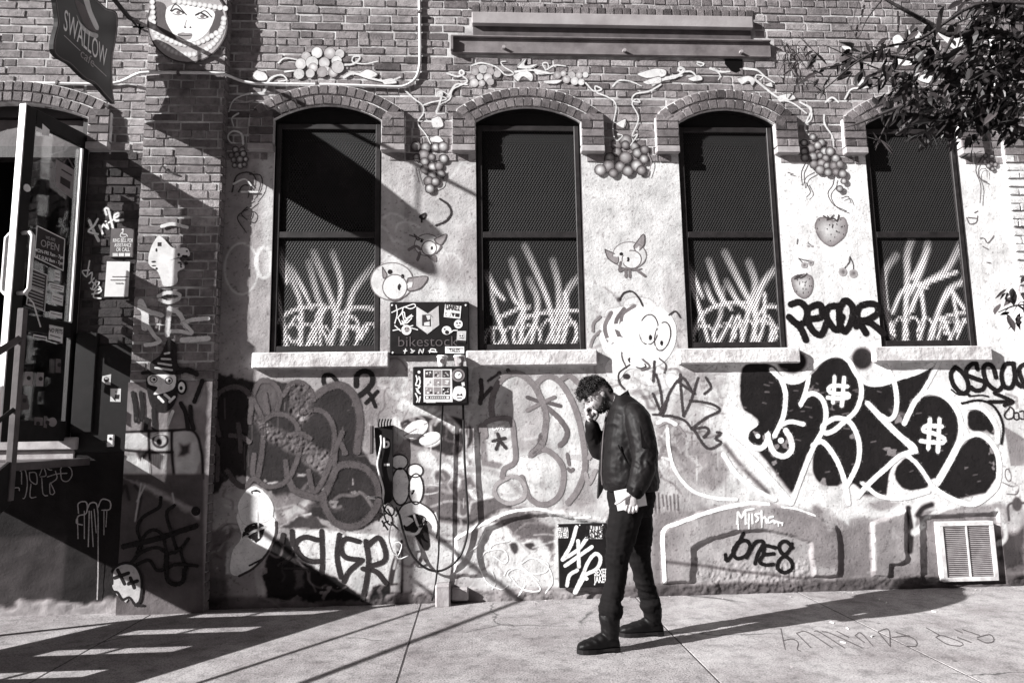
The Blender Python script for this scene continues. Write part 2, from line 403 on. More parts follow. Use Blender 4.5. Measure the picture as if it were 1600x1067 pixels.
def text(name, s, org, xd, zd, size, mat, parent, align='CENTER', shear=0., bold=0., width=None):
    """lettering as a thin mesh; org = middle of the baseline"""
    cu = bpy.data.curves.new('lettering', 'FONT'); cu.body = s; cu.size = 1; cu.align_x = align; cu.shear = shear; cu.offset = bold; cu.resolution_u = 3
    ob = bpy.data.objects.new('lettering', cu); COLL.objects.link(ob)
    dg = bpy.context.evaluated_depsgraph_get(); dg.update()
    me = bpy.data.meshes.new_from_object(ob.evaluated_get(dg)); bpy.data.objects.remove(ob); bpy.data.curves.remove(cu)
    nv = len(me.vertices); co = np.empty(nv*3); me.vertices.foreach_get('co', co); co = co.reshape(-1, 3)
    xd = np.array(xd, float); zd = np.array(zd, float)
    sx = size
    if width: sx = width/max(1e-6, co[:, 0].max()-co[:, 0].min())
    Wd = np.array(org, float)+co[:, :1]*xd*sx+co[:, 1:2]*zd*size
    if parent is not None:
        o = Vector((0, 0, 0)); p = parent
        while p is not None: o += p.location; p = p.parent
        Wd = Wd-np.array(o)
    me.vertices.foreach_set('co', Wd.ravel()); me.update()
    me.materials.clear(); return new_obj(name, me, parent, mat)

# ---------------------------------------------------------------- the building
BLD = thing('brick_building', 'old brick building with painted plaster wall, arched screened windows and graffiti', 'building')
WIN = [(-1.71, -.79), (.05, .98), (1.88, 2.76), (3.62, 4.50)]
Z_SILL, Z_SPR, RISE = 2.06, 4.105, .135
Z_PL = 3.825                                   # top of the plaster
PX0, PX1, PYF = -2.80, -2.128, -.10            # pilaster
XR = 4.915                                     # right-hand pilaster starts here
def arch_geo(x0, x1):
    h = (x1-x0)/2; R = (h*h+RISE*RISE)/(2*RISE); return (x0+x1)/2, Z_SPR+RISE-R, R, h
def in_opening(x, z, grow=0.):
    r = np.zeros(np.shape(x), bool)
    for a, b in WIN:
        cx, cz, R, h = arch_geo(a, b)
        r |= (x > a-grow) & (x < b+grow) & (z > Z_SILL-grow) & ((z < Z_SPR) | (np.hypot(x-cx, z-cz) < R+grow))
    return r
DX0, DX1, DZ1 = -4.55, -3.29, 4.02             # doorway

# mortar bed of the brick parts, with openings left out
def bed(name, x0, x1, z0, z1, y, skip, parent):
    nx = int((x1-x0)/.03); nz = int((z1-z0)/.03); X = np.linspace(x0, x1, nx+1); Z = np.linspace(z0, z1, nz+1)
    gx, gz = np.meshgrid(X, Z); V = np.stack([gx, np.full(gx.shape, y), gz], -1).reshape(-1, 3)
    cx, cz = np.meshgrid((X[1:]+X[:-1])/2, (Z[1:]+Z[:-1])/2); keep = ~skip(cx, cz)
    jj, ii = np.nonzero(keep); a = jj*(nx+1)+ii
    me = bpy.data.meshes.new(name); me.from_pydata(V.tolist(), [], np.stack([a, a+1, a+nx+2, a+nx+1], 1).tolist()); me.update()
    return new_obj(name, me, parent, M['mortar'])
def door_skip(x, z):
    cx, cz, R, h = arch_geo(DX0, DX1); return (x > DX0) & (x < DX1) & (z > 1.2) & ((z < Z_SPR) | (np.hypot(x-cx, z-cz) < R+.02))
UPW = bed('upper_wall', PX1-.05, 6.6, Z_PL-.02, 6.2, 0, lambda x, z: in_opening(x, z, .03), BLD)
LFW = bed('entrance_wall', -7.0, PX0+.05, -.1, 6.2, 0, door_skip, BLD)

# a brick, shared by all: unit box with chamfered, slightly uneven face
def brick_mesh(seed):
    r = random.Random(seed); m = MB(); e = .06; q = [(-.5, -.5), (.5, -.5), (.5, .5), (-.5, .5)]
    j = lambda k: r.uniform(-k, k)
    b = [(x, 0, z) for x, z in q]; f = [(x*.995+j(.008), -.80, z*.985+j(.03)) for x, z in q]
    t = [(x*(1-.035)+j(.012), -1+j(.10), z*(1-.13)+j(.04)) for x, z in q]
    return m.add(b+f+t, [(i, (i+1) % 4, 4+(i+1) % 4, 4+i) for i in range(4)]+[(4+i, 4+(i+1) % 4, 8+(i+1) % 4, 8+i) for i in range(4)]+[(8, 9, 10, 11)]).mesh('brick')
BR = [brick_mesh(k) for k in range(8)]; BRA = [b.copy() for b in BR]; BRW = [b.copy() for b in BR]
for b in BR: b.materials.append(M['brick'])
for b in BRA: b.materials.append(M['arch_brick'])
for b in BRW: b.materials.append(M['white_brick'])
def put_brick(cx, cz, w, h, y, d, parent, rot=0., kind=BR, name='brick'):
    o = bpy.data.objects.new(name, random.choice(kind)); COLL.objects.link(o); o.parent = parent
    o.location = (cx, y, cz); o.scale = (w, d, h); o.rotation_euler = (random.uniform(-.012, .012), rot+random.uniform(-.006, .006), random.uniform(-.02, .02)); return o
def stuff_bricks(name, items, parent, kind=BR):
    """bricks past the limit: still bricks, joined into one part"""
    V = []; Fc = []; Rn = []
    for cx, cz, w, h, y, d, rot in items:
        me = random.choice(kind); n = len(V); k = random.random(); c, s = math.cos(rot), math.sin(rot)
        for v in me.vertices:
            x, z = v.co.x*w, v.co.z*h; V.append((cx+c*x+s*z, y+v.co.y*d, cz-s*x+c*z)); Rn.append(k)
        Fc += [[i+n for i in p.vertices] for p in me.polygons]
    me = bpy.data.meshes.new(name); me.from_pydata(V, [], Fc); me.update()
    a = me.attributes.new('rnd', 'FLOAT', 'POINT'); a.data.foreach_set('value', Rn)
    o = new_obj(name, me, parent, kind[0].materials[0]); o['kind'] = 'stuff'; return o
CH = .0765
def courses(x0, x1, z0, z1, skip, seed=0, L=.222):
    r = random.Random(seed); out = []; k = int(math.floor(z0/CH)); 
    while k*CH < z1-.01:
        z = k*CH+CH/2; x = x0-(L/2 if k % 2 else 0)-r.uniform(0, .03)
        hdr = (k % 6 == 3); dz_ = r.uniform(-.005, .005)
        while x < x1:
            w = (L/2 if hdr or r.random() < .10 else L)*r.uniform(.86, 1.10); a, b = max(x, x0), min(x+w, x1); x += w
            if b-a < .035: continue
            a, b = trim(a, b, z, skip)
            if b-a < .035: continue
            out.append(((a+b)/2, z+dz_+r.uniform(-.004, .004), b-a-.012*r.uniform(.7, 1.7), CH-.013*r.uniform(.7, 1.7), r.uniform(-.012, .012)))
        k += 1
    return out
def trim(a, b, z, skip):
    n = 9; xs_ = np.linspace(a, b, n); s = skip(xs_, np.full(n, z))
    if s.all(): return a, a
    i = np.nonzero(~s)[0]
    if len(i) == n: return a, b
    return xs_[i[0]], xs_[i[-1]]
BEAMS = [(.0, 2.64, 4.985, 5.16), (-.19, 2.80, 4.755, 4.985)]
def skip_up(x, z):
    r = in_opening(x, z, .05)
    for a, b, c, d in BEAMS: r = r | ((x > a) & (x < b) & (z > c) & (z < d))
    return r
def split_bricks(items, y, d, parent, limit, kind=BR, name='brick'):
    def vis(q):
        u, v = to_px((q[0], y, q[1])); return 0 < u < 1600 and 0 < v < 1067
    seen = [q for q in items if vis(q)]; rest = [q for q in items if not vis(q)]
    seen.sort(key=lambda q: -q[2]*q[3])
    for q in seen[:limit]: put_brick(q[0], q[1], q[2], q[3], y+random.uniform(-.004, .004), d, parent, q[4], kind, name)
    rest += seen[limit:]
    if rest: stuff_bricks('brick_courses', [(q[0], q[1], q[2], q[3], y+random.uniform(-.004, .004), d, q[4]) for q in rest], parent, kind)
split_bricks(courses(PX1-.02, 6.5, Z_PL-.01, 6.1, skip_up, 3), 0, .007, UPW, 150)
def skip_left(x, z): return door_skip(x, z)
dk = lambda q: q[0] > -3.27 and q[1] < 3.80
lb = courses(-6.9, PX0+.02, -.05, 6.1, skip_left, 5)
split_bricks([q for q in lb if not dk(q)], 0, .007, LFW, 60)
M['black_brick'] = brick_mat('black_painted_shaded_brick', .035, .075); BRD = [b.copy() for b in BR]  # black-painted brick; cast shade on the upper courses goes into the colour too
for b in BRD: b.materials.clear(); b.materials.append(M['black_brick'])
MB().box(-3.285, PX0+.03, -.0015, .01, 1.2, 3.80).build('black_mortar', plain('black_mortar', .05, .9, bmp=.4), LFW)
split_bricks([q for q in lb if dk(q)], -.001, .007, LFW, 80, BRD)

# pilaster beside the entrance: brick above, painted render below
Z_REND = 1.80
PIL = MB().box(PX0+.008, PX1-.008, PYF+.012, .05, -.05, 6.2).build('pilaster', M['mortar'], BLD)
pil = courses(PX0, PX1, Z_REND, 6.1, lambda x, z: np.zeros(np.shape(x), bool), 9)
split_bricks(pil, PYF+.012, .008, PIL, 170)
sb = []
for k in range(int(6.1/CH)):                                      # the return of the pilaster
    sb.append((0, k*CH+CH/2, 0, CH-.012))
ms = MB()
for _, z, _, h in sb: ms.box(PX1-.02, PX1+.006, PYF+.01+random.uniform(0, .004), -.002, z-h/2, z+h/2)
ms.build('pilaster_return', M['brick'], PIL)
# right-hand pilaster, painted white up to the plaster line
RP = MB().box(XR+.008, 6.6, -.038, .05, -.05, 6.2).build('white_pilaster', M['mortar'], BLD)
split_bricks(courses(XR, 6.5, -.05, Z_PL-.05, lambda x, z: np.zeros(np.shape(x), bool), 12), -.04, .012, RP, 60, BRW)
stuff_bricks('brick_courses', [(q[0], q[1], q[2], q[3], -.04, .012, 0) for q in courses(XR, 6.5, Z_PL-.05, 6.1, lambda x, z: np.zeros(np.shape(x), bool), 13)], RP, BR)

# hood arches over the windows
def hood(x0, x1, parent, rise_shift=0., wide=.215, name='window_arch'):
    cx, cz, R, h = arch_geo(x0, x1); hd = MB()
    a1 = math.asin(min(.99, (h+.06)/R))
    poly = [(cx+(R+.005)*math.sin(t), 0, cz+(R+.005)*math.cos(t)) for t in np.linspace(-a1, a1, 24)]+[(cx+(R+.195)*math.sin(t), 0, cz+(R+.195)*math.cos(t)) for t in np.linspace(a1*1.0, -a1*1.0, 24)]
    P = [(p[0], -.045, p[2]) for p in poly]; n = len(P)
    for i in range(23):
        hd.prism([P[i], P[i+1], P[n-2-i], P[n-1-i]], (0, .14, 0))
    for s in (-1, 1):
        xa, xb = (x0-wide, x0-.004) if s < 0 else (x1+.004, x1+wide)
        hd.box(xa, xb, -.0445, .05, Z_PL+.075, Z_SPR+.055)
    A = hd.build(name, M['arch_mortar'], parent)
    for ring in (0, 1):
        ra = R+.008+ring*.095; nb = int(2*a1*(ra+.04)/.078); st = 2*a1/nb
        for i in range(nb):
            t = -a1+st*(i+.5); rm = ra+.043
            put_brick(cx+rm*math.sin(t), cz+rm*math.cos(t), st*rm-.013, .082, -.045, .014, A, t, BRA, 'arch_brick')
    for s in (-1, 1):
        xa, xb = (x0-wide, x0-.006) if s < 0 else (x1+.006, x1+wide); zt = Z_PL+.075; r = random.Random(int(x0*10)+s)
        for k in range(4):
            z = zt+CH*(k+.5)-.01
            if k == 3:                                                 # cut slope beside the arch
                put_brick((xa+xb)/2-s*.0, z-.004, xb-xa-.01, CH-.016, -.045, .014, A, 0, BRA, 'arch_brick')
            elif k % 2 == 0:
                for q in (0, 1): put_brick(xa+(xb-xa)*(q+.5)/2, z, (xb-xa)/2-.012, CH-.012, -.045, .014, A, 0, BRA, 'arch_brick')
            else: put_brick((xa+xb)/2, z, xb-xa-.008, CH-.012, -.045, .014, A, 0, BRA, 'arch_brick')
        # triangular infill up to the outer ring
        e = Vector((cx+s*(R+.19)*math.sin(a1*.93), 0, cz+(R+.19)*math.cos(a1*.93)))
        tri = [(xa if s < 0 else xb, -.049, Z_SPR+.050), (x0-.01 if s < 0 else x1+.01, -.049, Z_SPR+.050), (e.x, -.049, e.z-.004)]
        MB().prism(tri, (0, .08, 0)).build('corner_infill', M['arch_brick'], A)
        MB().box(xa-.004, xb+.0, -.066, .02, Z_PL+.002, Z_PL+.062, .006).build('stop_stone', M['stone'], A)
    return A
for a, b in WIN: hood(a, b, BLD)
hood(DX0, DX1, BLD, wide=.19, name='door_arch')

# ---------------------------------------------------------------- painted plaster wall with relief
GX0, GX1, GZ0, GZ1, ST = PX1-.004, XR+.012, -.03, Z_PL+.004, .0072
nx = int((GX1-GX0)/ST); nz = int((GZ1-GZ0)/ST)
gx, gz = np.meshgrid(np.linspace(GX0, GX1, nx+1), np.linspace(GZ0, GZ1, nz+1))
def px_wall(x, z, y=0.): return to_px(np.stack([x, np.full(np.shape(x), y), z], -1))
HOODS = [  # outer outline, inner outline of the blocked basement arches
    (rp('P', '60,520 55,200 150,140 300,85 450,45 580,28 700,30 850,55 1000,100 1140,165 1160,250 1160,420 1150,475 1000,480 985,270 900,235 800,205 650,190 500,200 360,240 240,300 238,420 235,510'), .024),
    (rp('P', '1375,480 1365,150 1460,110 1575,70 1575,380 1540,400 1480,410 1470,480'), .022),
    (rp('L', '115,440 112,230 250,150 420,80 560,55 700,62 860,95 960,110 1000,120 1000,150 860,125 700,90 560,90 440,115 300,170 250,260 270,440'), .022),
    (rp('H', '20,580 20,0 60,0 100,300 160,560'), .01)]
def relief(x, z):
    X, Y = px_wall(x, z)
    d = (fbm(x*2.1, z*2.1, 21, 3)-.5)*.010+(fbm(x*14, z*14, 31, 3)-.5)*.0035
    Xw = X+(fbm(X/14, Y/14, 3)-.5)*5; Yw = Y+(fbm(X/14, Y/14, 4)-.5)*5
    for P, h in HOODS:
        ins = inside(P, Xw, Yw); q, _ = dist_poly(list(P)+[P[0]], Xw, Yw)
        d = d+h*np.clip(np.where(ins, q, -q)/5+.5, 0, 1)
    foot = np.clip((.10-z+(fbm(x*3, z*0, 8)-.5)*.12)/.02, 0, 1)               # crumbling foot of the wall
    d = d+foot*(.008+(fbm(x*13, z*20, 41, 4)-.45)*.03)
    rgh = np.clip((.30-z)/.1, 0, 1)*np.clip((Xw-1080)/15, 0, 1)*np.clip((1280-Xw)/15, 0, 1)
    d = d+rgh*(fbm(x*40, z*40, 51, 2)-.5)*.012
    for P in (rp('G', '560,160 690,170 720,320 640,440 560,330'), rp('G', '330,350 560,470 640,480 830,600 760,720 640,610 400,500')):
        m = inside(P, Xw, Yw); d = d+m*(fbm(x*45, z*45, 61, 2)-.5)*.014
    hole = inside(rp('1', '1438,806 1560,800 1572,912 1440,912'), X, Y)
    d = d-hole*.028
    return d
def surf(px, py, off=.0025):
    W = on_wall(px, py, 0.); W[..., 1] = -relief(W[..., 0], W[..., 2])-off; return W
RL_ = relief(gx, gz); GPX, GPY = px_wall(gx, gz)
CV = Canvas(GPX.ravel(), GPY.ravel(), .74)
# ---------------------------------------------------------------- the mural, painted in order
c = CV
# upper field between the windows
c.fill(rp('1', '330,200 440,200 426,590 300,590'), .36, 14)
c.fill(rp('1', '405,240 432,240 425,420 412,430'), .55, 8)
c.fill(rp('1', '590,200 760,200 760,590 590,590'), .50, 10)
c.fill(rp('1', '600,300 745,345 745,450 600,380'), .55, 14)
c.fill(rp('1', '905,200 1075,200 1080,580 915,580'), .62, 10)
c.fill(rp('1', '1205,200 1380,200 1400,580 1230,580'), .86, 10)
c.fill(rp('1', '1495,200 1600,200 1600,600 1530,600'), .86, 10)
for P, v, sf, al in [('930,270 985,245 1010,300 960,340 920,330', .68, 14, .8), ('960,300 1040,330 1050,430 990,480 930,420', .70, 16, .7), ('1530,380 1570,360 1585,470 1540,500', .74, 14, .8),
                     ('345,380 380,370 395,440 370,490 350,470', .36, 10, .8), ('352,390 375,385 385,430 365,450', .30, 8, .6)]:
    c.cfill(rp('1', P), v, sf, al)
c.stroke(zoval('F', 150, 440, 105, 160), 3, .72, 1.5, .6, closed=True)
c.stroke(zoval('F', 290, 400, 50, 95), 6, .8, 2, .8, closed=True)
c.stroke(rp('F', '1040,120 1080,95 1140,110 1200,150 1260,180'), 4, .78, 1.5, .8)
c.stroke(rp('F', '1110,210 1130,160 1190,150 1230,200'), 3, .78, 1.5, .7)
c.fill(rp('F', '1030,130 1060,160 1110,200 1110,260 1060,260 1030,200'), .42, 8, .7)
c.stroke(rp('F', '1130,370 1280,440'), 9, .34, 4, .75)
c.stroke(rp('F', '1380,340 1480,350 1520,400 1510,440'), 2.5, .78, 1.5, .6)
c.cfill(rp('1', '610,395 650,420 690,440 740,445 740,470 600,470 600,440'), .80, 8, .8)
# bee field: petals and sweeps
for P, v in (('930,480 945,520 935,560', .45), ('945,470 975,500 960,560', .55), ('1000,560 1040,540 1060,560', .5)): c.stroke(rp('1', P), 6, v, 3, .6)
# below the sills: tones of the lower mural, from left to right
c.fill(rp('1', '300,575 600,575 600,960 300,960'), .36, 6)
c.fill(rp('1', '590,575 745,575 745,960 590,960'), .45, 12)
c.fill(rp('1', '735,575 950,575 950,800 735,800'), .50, 6)
c.fill(rp('1', '940,560 1170,560 1170,800 940,800'), .70, 12)
c.fill(rp('1', '1150,560 1610,560 1610,960 1150,960'), .74, 12)
c.fill(rp('1', '940,800 1030,800 1035,960 940,960'), .52, 10)
# dark bubble-letter piece
c.fill(rp('G', '30,100 150,95 280,130 400,150 640,140 720,260 760,200 900,160 1000,260 1020,560 1110,680 1150,800 1150,1000 1000,1067 780,1000 600,960 400,800 200,740 80,860 30,900'), .032, 2.5, 1, 5)
c.fill(rp('G', '560,160 690,170 720,320 640,440 560,330'), .10, 4, .9, 5)  # sunlit patch painted into the dark piece
c.fill(rp('G', '330,350 560,470 640,480 830,600 760,720 640,610 400,500'), .13, 5, .85, 7)  # diagonal band of sunlight painted into the wall colour
c.fill(rp('G', '660,640 800,580 830,640 760,730'), .2, 5, .7, 5)
c.fill(rp('G', '360,160 480,150 500,330 400,350 340,250'), .10, 5, .8)
for P in ('230,740 300,735 310,770 240,775', '430,775 500,770 495,790 430,792', '620,720 680,725 660,740 620,738'): c.fill(rp('G', P), .6, 2, .8, 3)
# pale fish and the rough skirting at its left
c.fill(rp('H', '0,0 300,0 200,230 180,400 150,590 0,590'), .17, 6, 1, 4)
c.fill(rp('G', '60,920 180,840 330,800 430,870 480,980 490,1067 60,1067'), .44, 5, 1, 5)
c.fill(rp('H', '280,0 485,0 492,120 440,250 345,350 250,400 170,380 180,250 270,150'), .88, 2, 1, 2)
c.fill(rp('G', '270,860 350,800 440,870 485,1000 290,1067 250,960'), .88, 4, 1, 3)
c.fill(rp('H', '180,160 280,100 285,190 250,390 180,380'), .40, 6, .8, 5)
c.cfill(rp('G', '330,830 370,820 405,850 380,866 345,850'), .02, 1)
c.cfill(rp('H', '275,150 300,90 360,65 410,85 400,150 350,195 300,190'), .03, 1.5)
c.stroke(rp('H', '280,160 340,120 420,90'), 4, .6, 1)
c.stroke(rp('H', '370,0 378,160'), 2.5, .8, 1)
c.stroke(rp('H', '320,330 400,290'), 3, .05, .8, .8)
c.fill(rp('H', '350,380 410,350 432,520 370,545'), .5, 3)
c.fill(rp('H', '20,380 170,420 180,560 20,600'), .10, 6, .8, 6)
c.fill(rp('G', '450,860 700,830 720,900 640,980 520,1030 490,960'), .22, 6, .9, 4)
c.fill(rp('G', '520,960 700,870 660,960 560,1010'), .6, 5, .8, 3)
c.stroke(rp('H', '495,105 600,40 700,10'), 3.5, .6, 1.2, .9)
c.fill(rp('H', '500,100 620,30 720,20 820,100 640,100'), .03, 2, .9, 4)
# letters piece on pale ground with black left of it
c.fill(rp('H', '590,110 770,110 1000,130 1270,160 1270,440 1090,470 1050,545 860,420 620,290'), .76, 2.5, 1, 2)
c.fill(rp('H', '470,170 560,150 600,240 620,300 860,410 1060,548 700,560 430,530 400,380'), .018, 2, 1, 3)  # black fill; its diagonal edge paints in the stoop's cast shadow
c.fill(rp('H', '600,350 660,350 650,460 610,480'), .16, 3, .6, 5)
c.fill(rp('H', '1090,460 1180,450 1250,440 1275,500 1180,510 1150,560 1060,580 1080,500'), .02, 2, 1, 3)
c.fill(rp('H', '1200,460 1260,450 1265,500 1200,500'), .55, 1.5)
c.stroke(rp('H', '1270,180 1276,330 1272,510'), 4, .02, 1)
c.stroke(rp('H', '1245,260 1220,340 1200,440'), 9, .05, 1.2)
c.stroke(rp('H', '1243,270 1222,350'), 4, .6, 1)
c.fill(rp('H', '1280,200 1500,180 1599,200 1599,580 1290,580'), .56, 5)
c.fill(rp('H', '380,520 700,560 1060,560 1280,520 1599,520 1599,600 380,620'), .30, 4, .85, 7)
c.fill(rp('H', '380,560 540,545 520,600 390,610'), .46, 3, .8, 4)
# cartoon sweep under the electric box
c.fill(rp('V', '100,60 240,40 300,200 190,250 100,200'), .66, 6, .8)
c.fill(rp('V', '190,190 330,170 470,260 460,330 330,320 200,270'), .30, 6, .9, 4)
c.cfill(rp('V', '230,90 330,40 480,30 610,60 665,140 620,230 520,265 420,230 300,190'), .035, 2)
c.stroke(rp('V', '250,-20 330,-10 480,40 560,110'), 14, .8, 3, .9)
c.cfill(zoval('V', 330, 115, 74, 46, -.5), .86, 2)
c.cfill(zoval('V', 270, 135, 30, 20, -.4), .04, 1.5)
c.cfill(zoval('V', 425, 178, 55, 32, -.35), .82, 2.5)
c.stroke(rp('V', '215,60 235,120 270,150'), 10, .86, 1.5)
c.cfill(rp('V', '450,330 560,290 650,250 690,160 705,300 620,330 500,390'), .82, 3)
c.cfill(rp('V', '340,250 400,240 450,290 440,340 370,320'), .72, 3)
c.stroke(zoval('V', 480, 375, 55, 48), 3.5, .66, 1.2, 1, closed=True)
c.cfill(zoval('V', 480, 380, 44, 36), .14, 3)
c.cfill(rp('V', '640,300 690,270 730,330 660,350'), .05, 5)
c.fill(rp('V', '370,450 480,440 560,400 650,370 800,340 883,400 883,560 640,665 460,630 380,560'), .15, 5, 1, 4)
c.fill(rp('V', '650,370 760,345 800,400 790,480 700,490'), .52, 8, .9)
c.stroke(rp('V', '640,450 680,500 760,490'), 10, .85, 2)
c.fill(rp('V', '380,560 460,610 640,640 883,545 883,580 640,672 400,640'), .025, 3, .9, 3)
c.fill(rp('V', '460,640 640,670 560,740 470,730'), .55, 6, .8)
c.fill(rp('V', '460,715 560,715 560,740 460,740'), .05, 4, .7)
for cx, cy, rx, ry in ((232, 300, 46, 46), (325, 350, 44, 40), (240, 440, 52, 108), (330, 455, 42, 90)):
    c.cfill(zoval('V', cx, cy, rx, ry), .9, 1); c.stroke(zoval('V', cx, cy, rx, ry), 1.8, .04, .8, closed=True)
c.cfill(zoval('V', 210, 410, 24, 36), .10, 5, .8)
for cx, cy, r in ((225, 486, 14), (318, 478, 13)): c.cfill(zoval('V', cx, cy, r, r*1.3), .01, 1)
c.cfill(rp('V', '215,600 260,545 340,530 420,580 455,650 450,730 430,735 420,680 360,600 260,610 250,680 330,700 370,650 390,690 330,725 250,710 220,660'), .84, 1.5)
c.cfill(rp('V', '255,620 320,590 390,610 400,700 410,780 390,810 360,780 320,700 262,680'), .03, 1.5)
c.stroke(rp('V', '320,600 330,640 350,680'), 4, .8, 1)
c.cfill(zoval('V', 285, 650, 26, 30), .28, 2)
c.stroke(rp('V', '345,440 400,430 465,440 460,470 400,485 345,480'), 1.8, .75, .7, .9)
c.fill(rp('V', '470,740 560,720 560,1000 470,1000'), .68, 6, .8)
# pale relief panel with white scrawl
c.fill(rp('L', '110,200 400,60 690,80 690,590 260,590 270,470 120,450'), .70, 5, 1, 4)
c.fill(rp('L', '300,130 420,70 600,50 690,110 690,350 600,230 480,230 400,150'), .10, 5, .95, 9)
c.fill(rp('L', '550,60 700,70 690,150 600,130'), .62, 6, .8, 6)
c.fill(rp('L', '130,170 260,160 300,230 160,260'), .38, 8, .8, 5)
c.cfill(rp('L', '430,260 470,250 485,290 460,320'), .06, 2); c.cfill(rp('L', '515,260 570,250 585,290 545,290'), .05, 2)
c.cfill(rp('L', '140,345 250,340 210,400 180,450 120,450 170,390'), .45, 3)
c.fill(rp('L', '0,200 105,235 110,470 0,480'), .62, 6); c.fill(rp('L', '0,215 105,235 105,250 0,250'), .1, 3, .7, 3)
c.fill(rp('L', '690,70 1000,110 1000,150 690,130'), .66, 4, 1, 4)
c.fill(rp('L', '690,560 1000,540 1000,600 690,600'), .62, 4)
# grey bubble letters by the man
c.cfill(rp('K', '350,290 390,170 470,105 560,105 640,170 700,120 780,130 860,230 920,500 935,700 900,860 800,920 640,930 500,900 340,850 240,760 220,640 280,560 300,420'), .62, 3)
c.fill(rp('K', '470,640 560,600 760,640 790,800 700,880 590,850'), .78, 8, .9)
c.cfill(rp('K', '480,130 560,120 620,190 680,360 660,480 540,590 500,500 470,380 400,360'), .44, 5, .9)
c.cfill(rp('K', '700,140 770,160 840,260 900,480 905,700 860,850 800,880 820,650 800,560 820,470 700,330 680,220'), .74, 4, .9)
c.fill(rp('K', '500,480 660,480 760,560 640,600 520,590'), .34, 8, .7, 6)
c.fill(rp('K', '265,430 310,410 330,640 440,640 400,690 290,670'), .24, 2)
c.fill(rp('K', '330,400 470,390 485,640 430,660 340,630'), .60, 2)
c.cfill(zoval('K', 470, 822, 88, 72), .66, 2)
c.fill(rp('K', '850,880 940,720 1010,900 900,930'), .34, 3, .8)
c.stroke(rp('K', '0,590 60,620 150,700 300,690 420,740 560,860'), 8, .36, 3, .7)
# scribble ground between the bee and the big piece
for k in range(16):
    x = 1010+k*9; c.stroke([(x, 585+random.uniform(-5, 10)), (x+random.uniform(-8, 8), 625), (x+random.uniform(-10, 10), 670+random.uniform(-10, 40))], 5, .42+.2*random.random(), 3, .55)
c.fill(rp('1', '1060,580 1160,580 1165,600 1070,612'), .35, 6, .7, 5)
c.cfill(rp('O', '30,480 150,470 200,640 200,760 120,760 40,640'), .30, 6, .8)
c.cfill(rp('O', '130,600 250,570 420,640 470,800 380,900 240,860 150,740'), .36, 6, .9)
c.fill(rp('1', '1010,730 1080,740 1110,800 1010,800'), .50, 8, .8, 6)
# older, half-buried tags and drips that crowd the lower wall
rr_ = random.Random(77)
def scrawl(x0, y0, x1, y1, n, vs, w0, w1, a):
    for k in range(n):
        x, y = rr_.uniform(x0, x1), rr_.uniform(y0, y1); L = [(x, y)]; d = rr_.uniform(0, 6.28)
        for i in range(rr_.randint(3, 7)): d += rr_.uniform(-1.5, 1.5); q = rr_.uniform(6, 20); x += math.cos(d)*q; y += math.sin(d)*q; L.append((x, y))
        c.stroke(L, rr_.uniform(w0, w1), rr_.choice(vs), rr_.uniform(.7, 2.5), a*rr_.uniform(.4, 1))
def drips(x0, y0, x1, y1, n, vs, a):
    for k in range(n):
        x, y = rr_.uniform(x0, x1), rr_.uniform(y0, y1); c.stroke([(x, y), (x+rr_.uniform(-.6, .6), y+rr_.uniform(8, 45))], rr_.uniform(.9, 2.2), rr_.choice(vs), .7, a*rr_.uniform(.4, 1))
scrawl(950, 480, 1150, 690, 46, (.06, .1, .3, .85, .9), 1.5, 5, .75); scrawl(1000, 600, 1140, 770, 40, (.05, .12, .3, .5, .88), 2, 7, .7); scrawl(610, 590, 740, 800, 34, (.05, .15, .4, .85, .9), 2, 7, .7)
scrawl(700, 800, 880, 930, 22, (.12, .3, .9, .9), 1.2, 3.5, .7); scrawl(345, 760, 620, 930, 26, (.03, .08, .4, .7), 1.2, 5, .6); scrawl(740, 590, 930, 790, 20, (.3, .45, .8), 2, 6, .5); scrawl(1030, 790, 1440, 920, 22, (.12, .2, .5), 1.5, 6, .45); scrawl(1480, 590, 1600, 900, 24, (.06, .3, .8), 1.5, 5, .6); scrawl(600, 240, 745, 470, 10, (.4, .85), 2, 5, .35); scrawl(920, 250, 1060, 470, 10, (.5, .9), 2, 6, .35)
drips(960, 640, 1160, 760, 40, (.1, .3, .85), .7); drips(1200, 760, 1440, 800, 26, (.85, .9), .7); drips(620, 640, 740, 860, 24, (.1, .8), .6); drips(1040, 800, 1300, 850, 14, (.8, .15), .5); drips(340, 600, 580, 760, 18, (.02, .2), .6)
for k in range(10): c.stroke(rp('1', f'{1005+k*6},{772+k%4} {1007+k*6},{790+k%5*5}'), 3, .06, 1.2, .8)
# pale petal shapes round the bee
for cx, cy, rx_e, ry_e, ro in ((975, 505, 34, 18, .6), (955, 540, 30, 15, 1.1), (1000, 478, 26, 14, .1), (1035, 552, 18, 9, -.5), (1010, 590, 22, 11, .4), (1055, 600, 20, 12, .9), (985, 600, 16, 10, 0)):
    c.cfill(oval(cx, cy, rx_e, ry_e, ro), .84, 2, .75); c.stroke(oval(cx, cy, rx_e, ry_e, ro), 1.4, .2, .8, .6, closed=True)
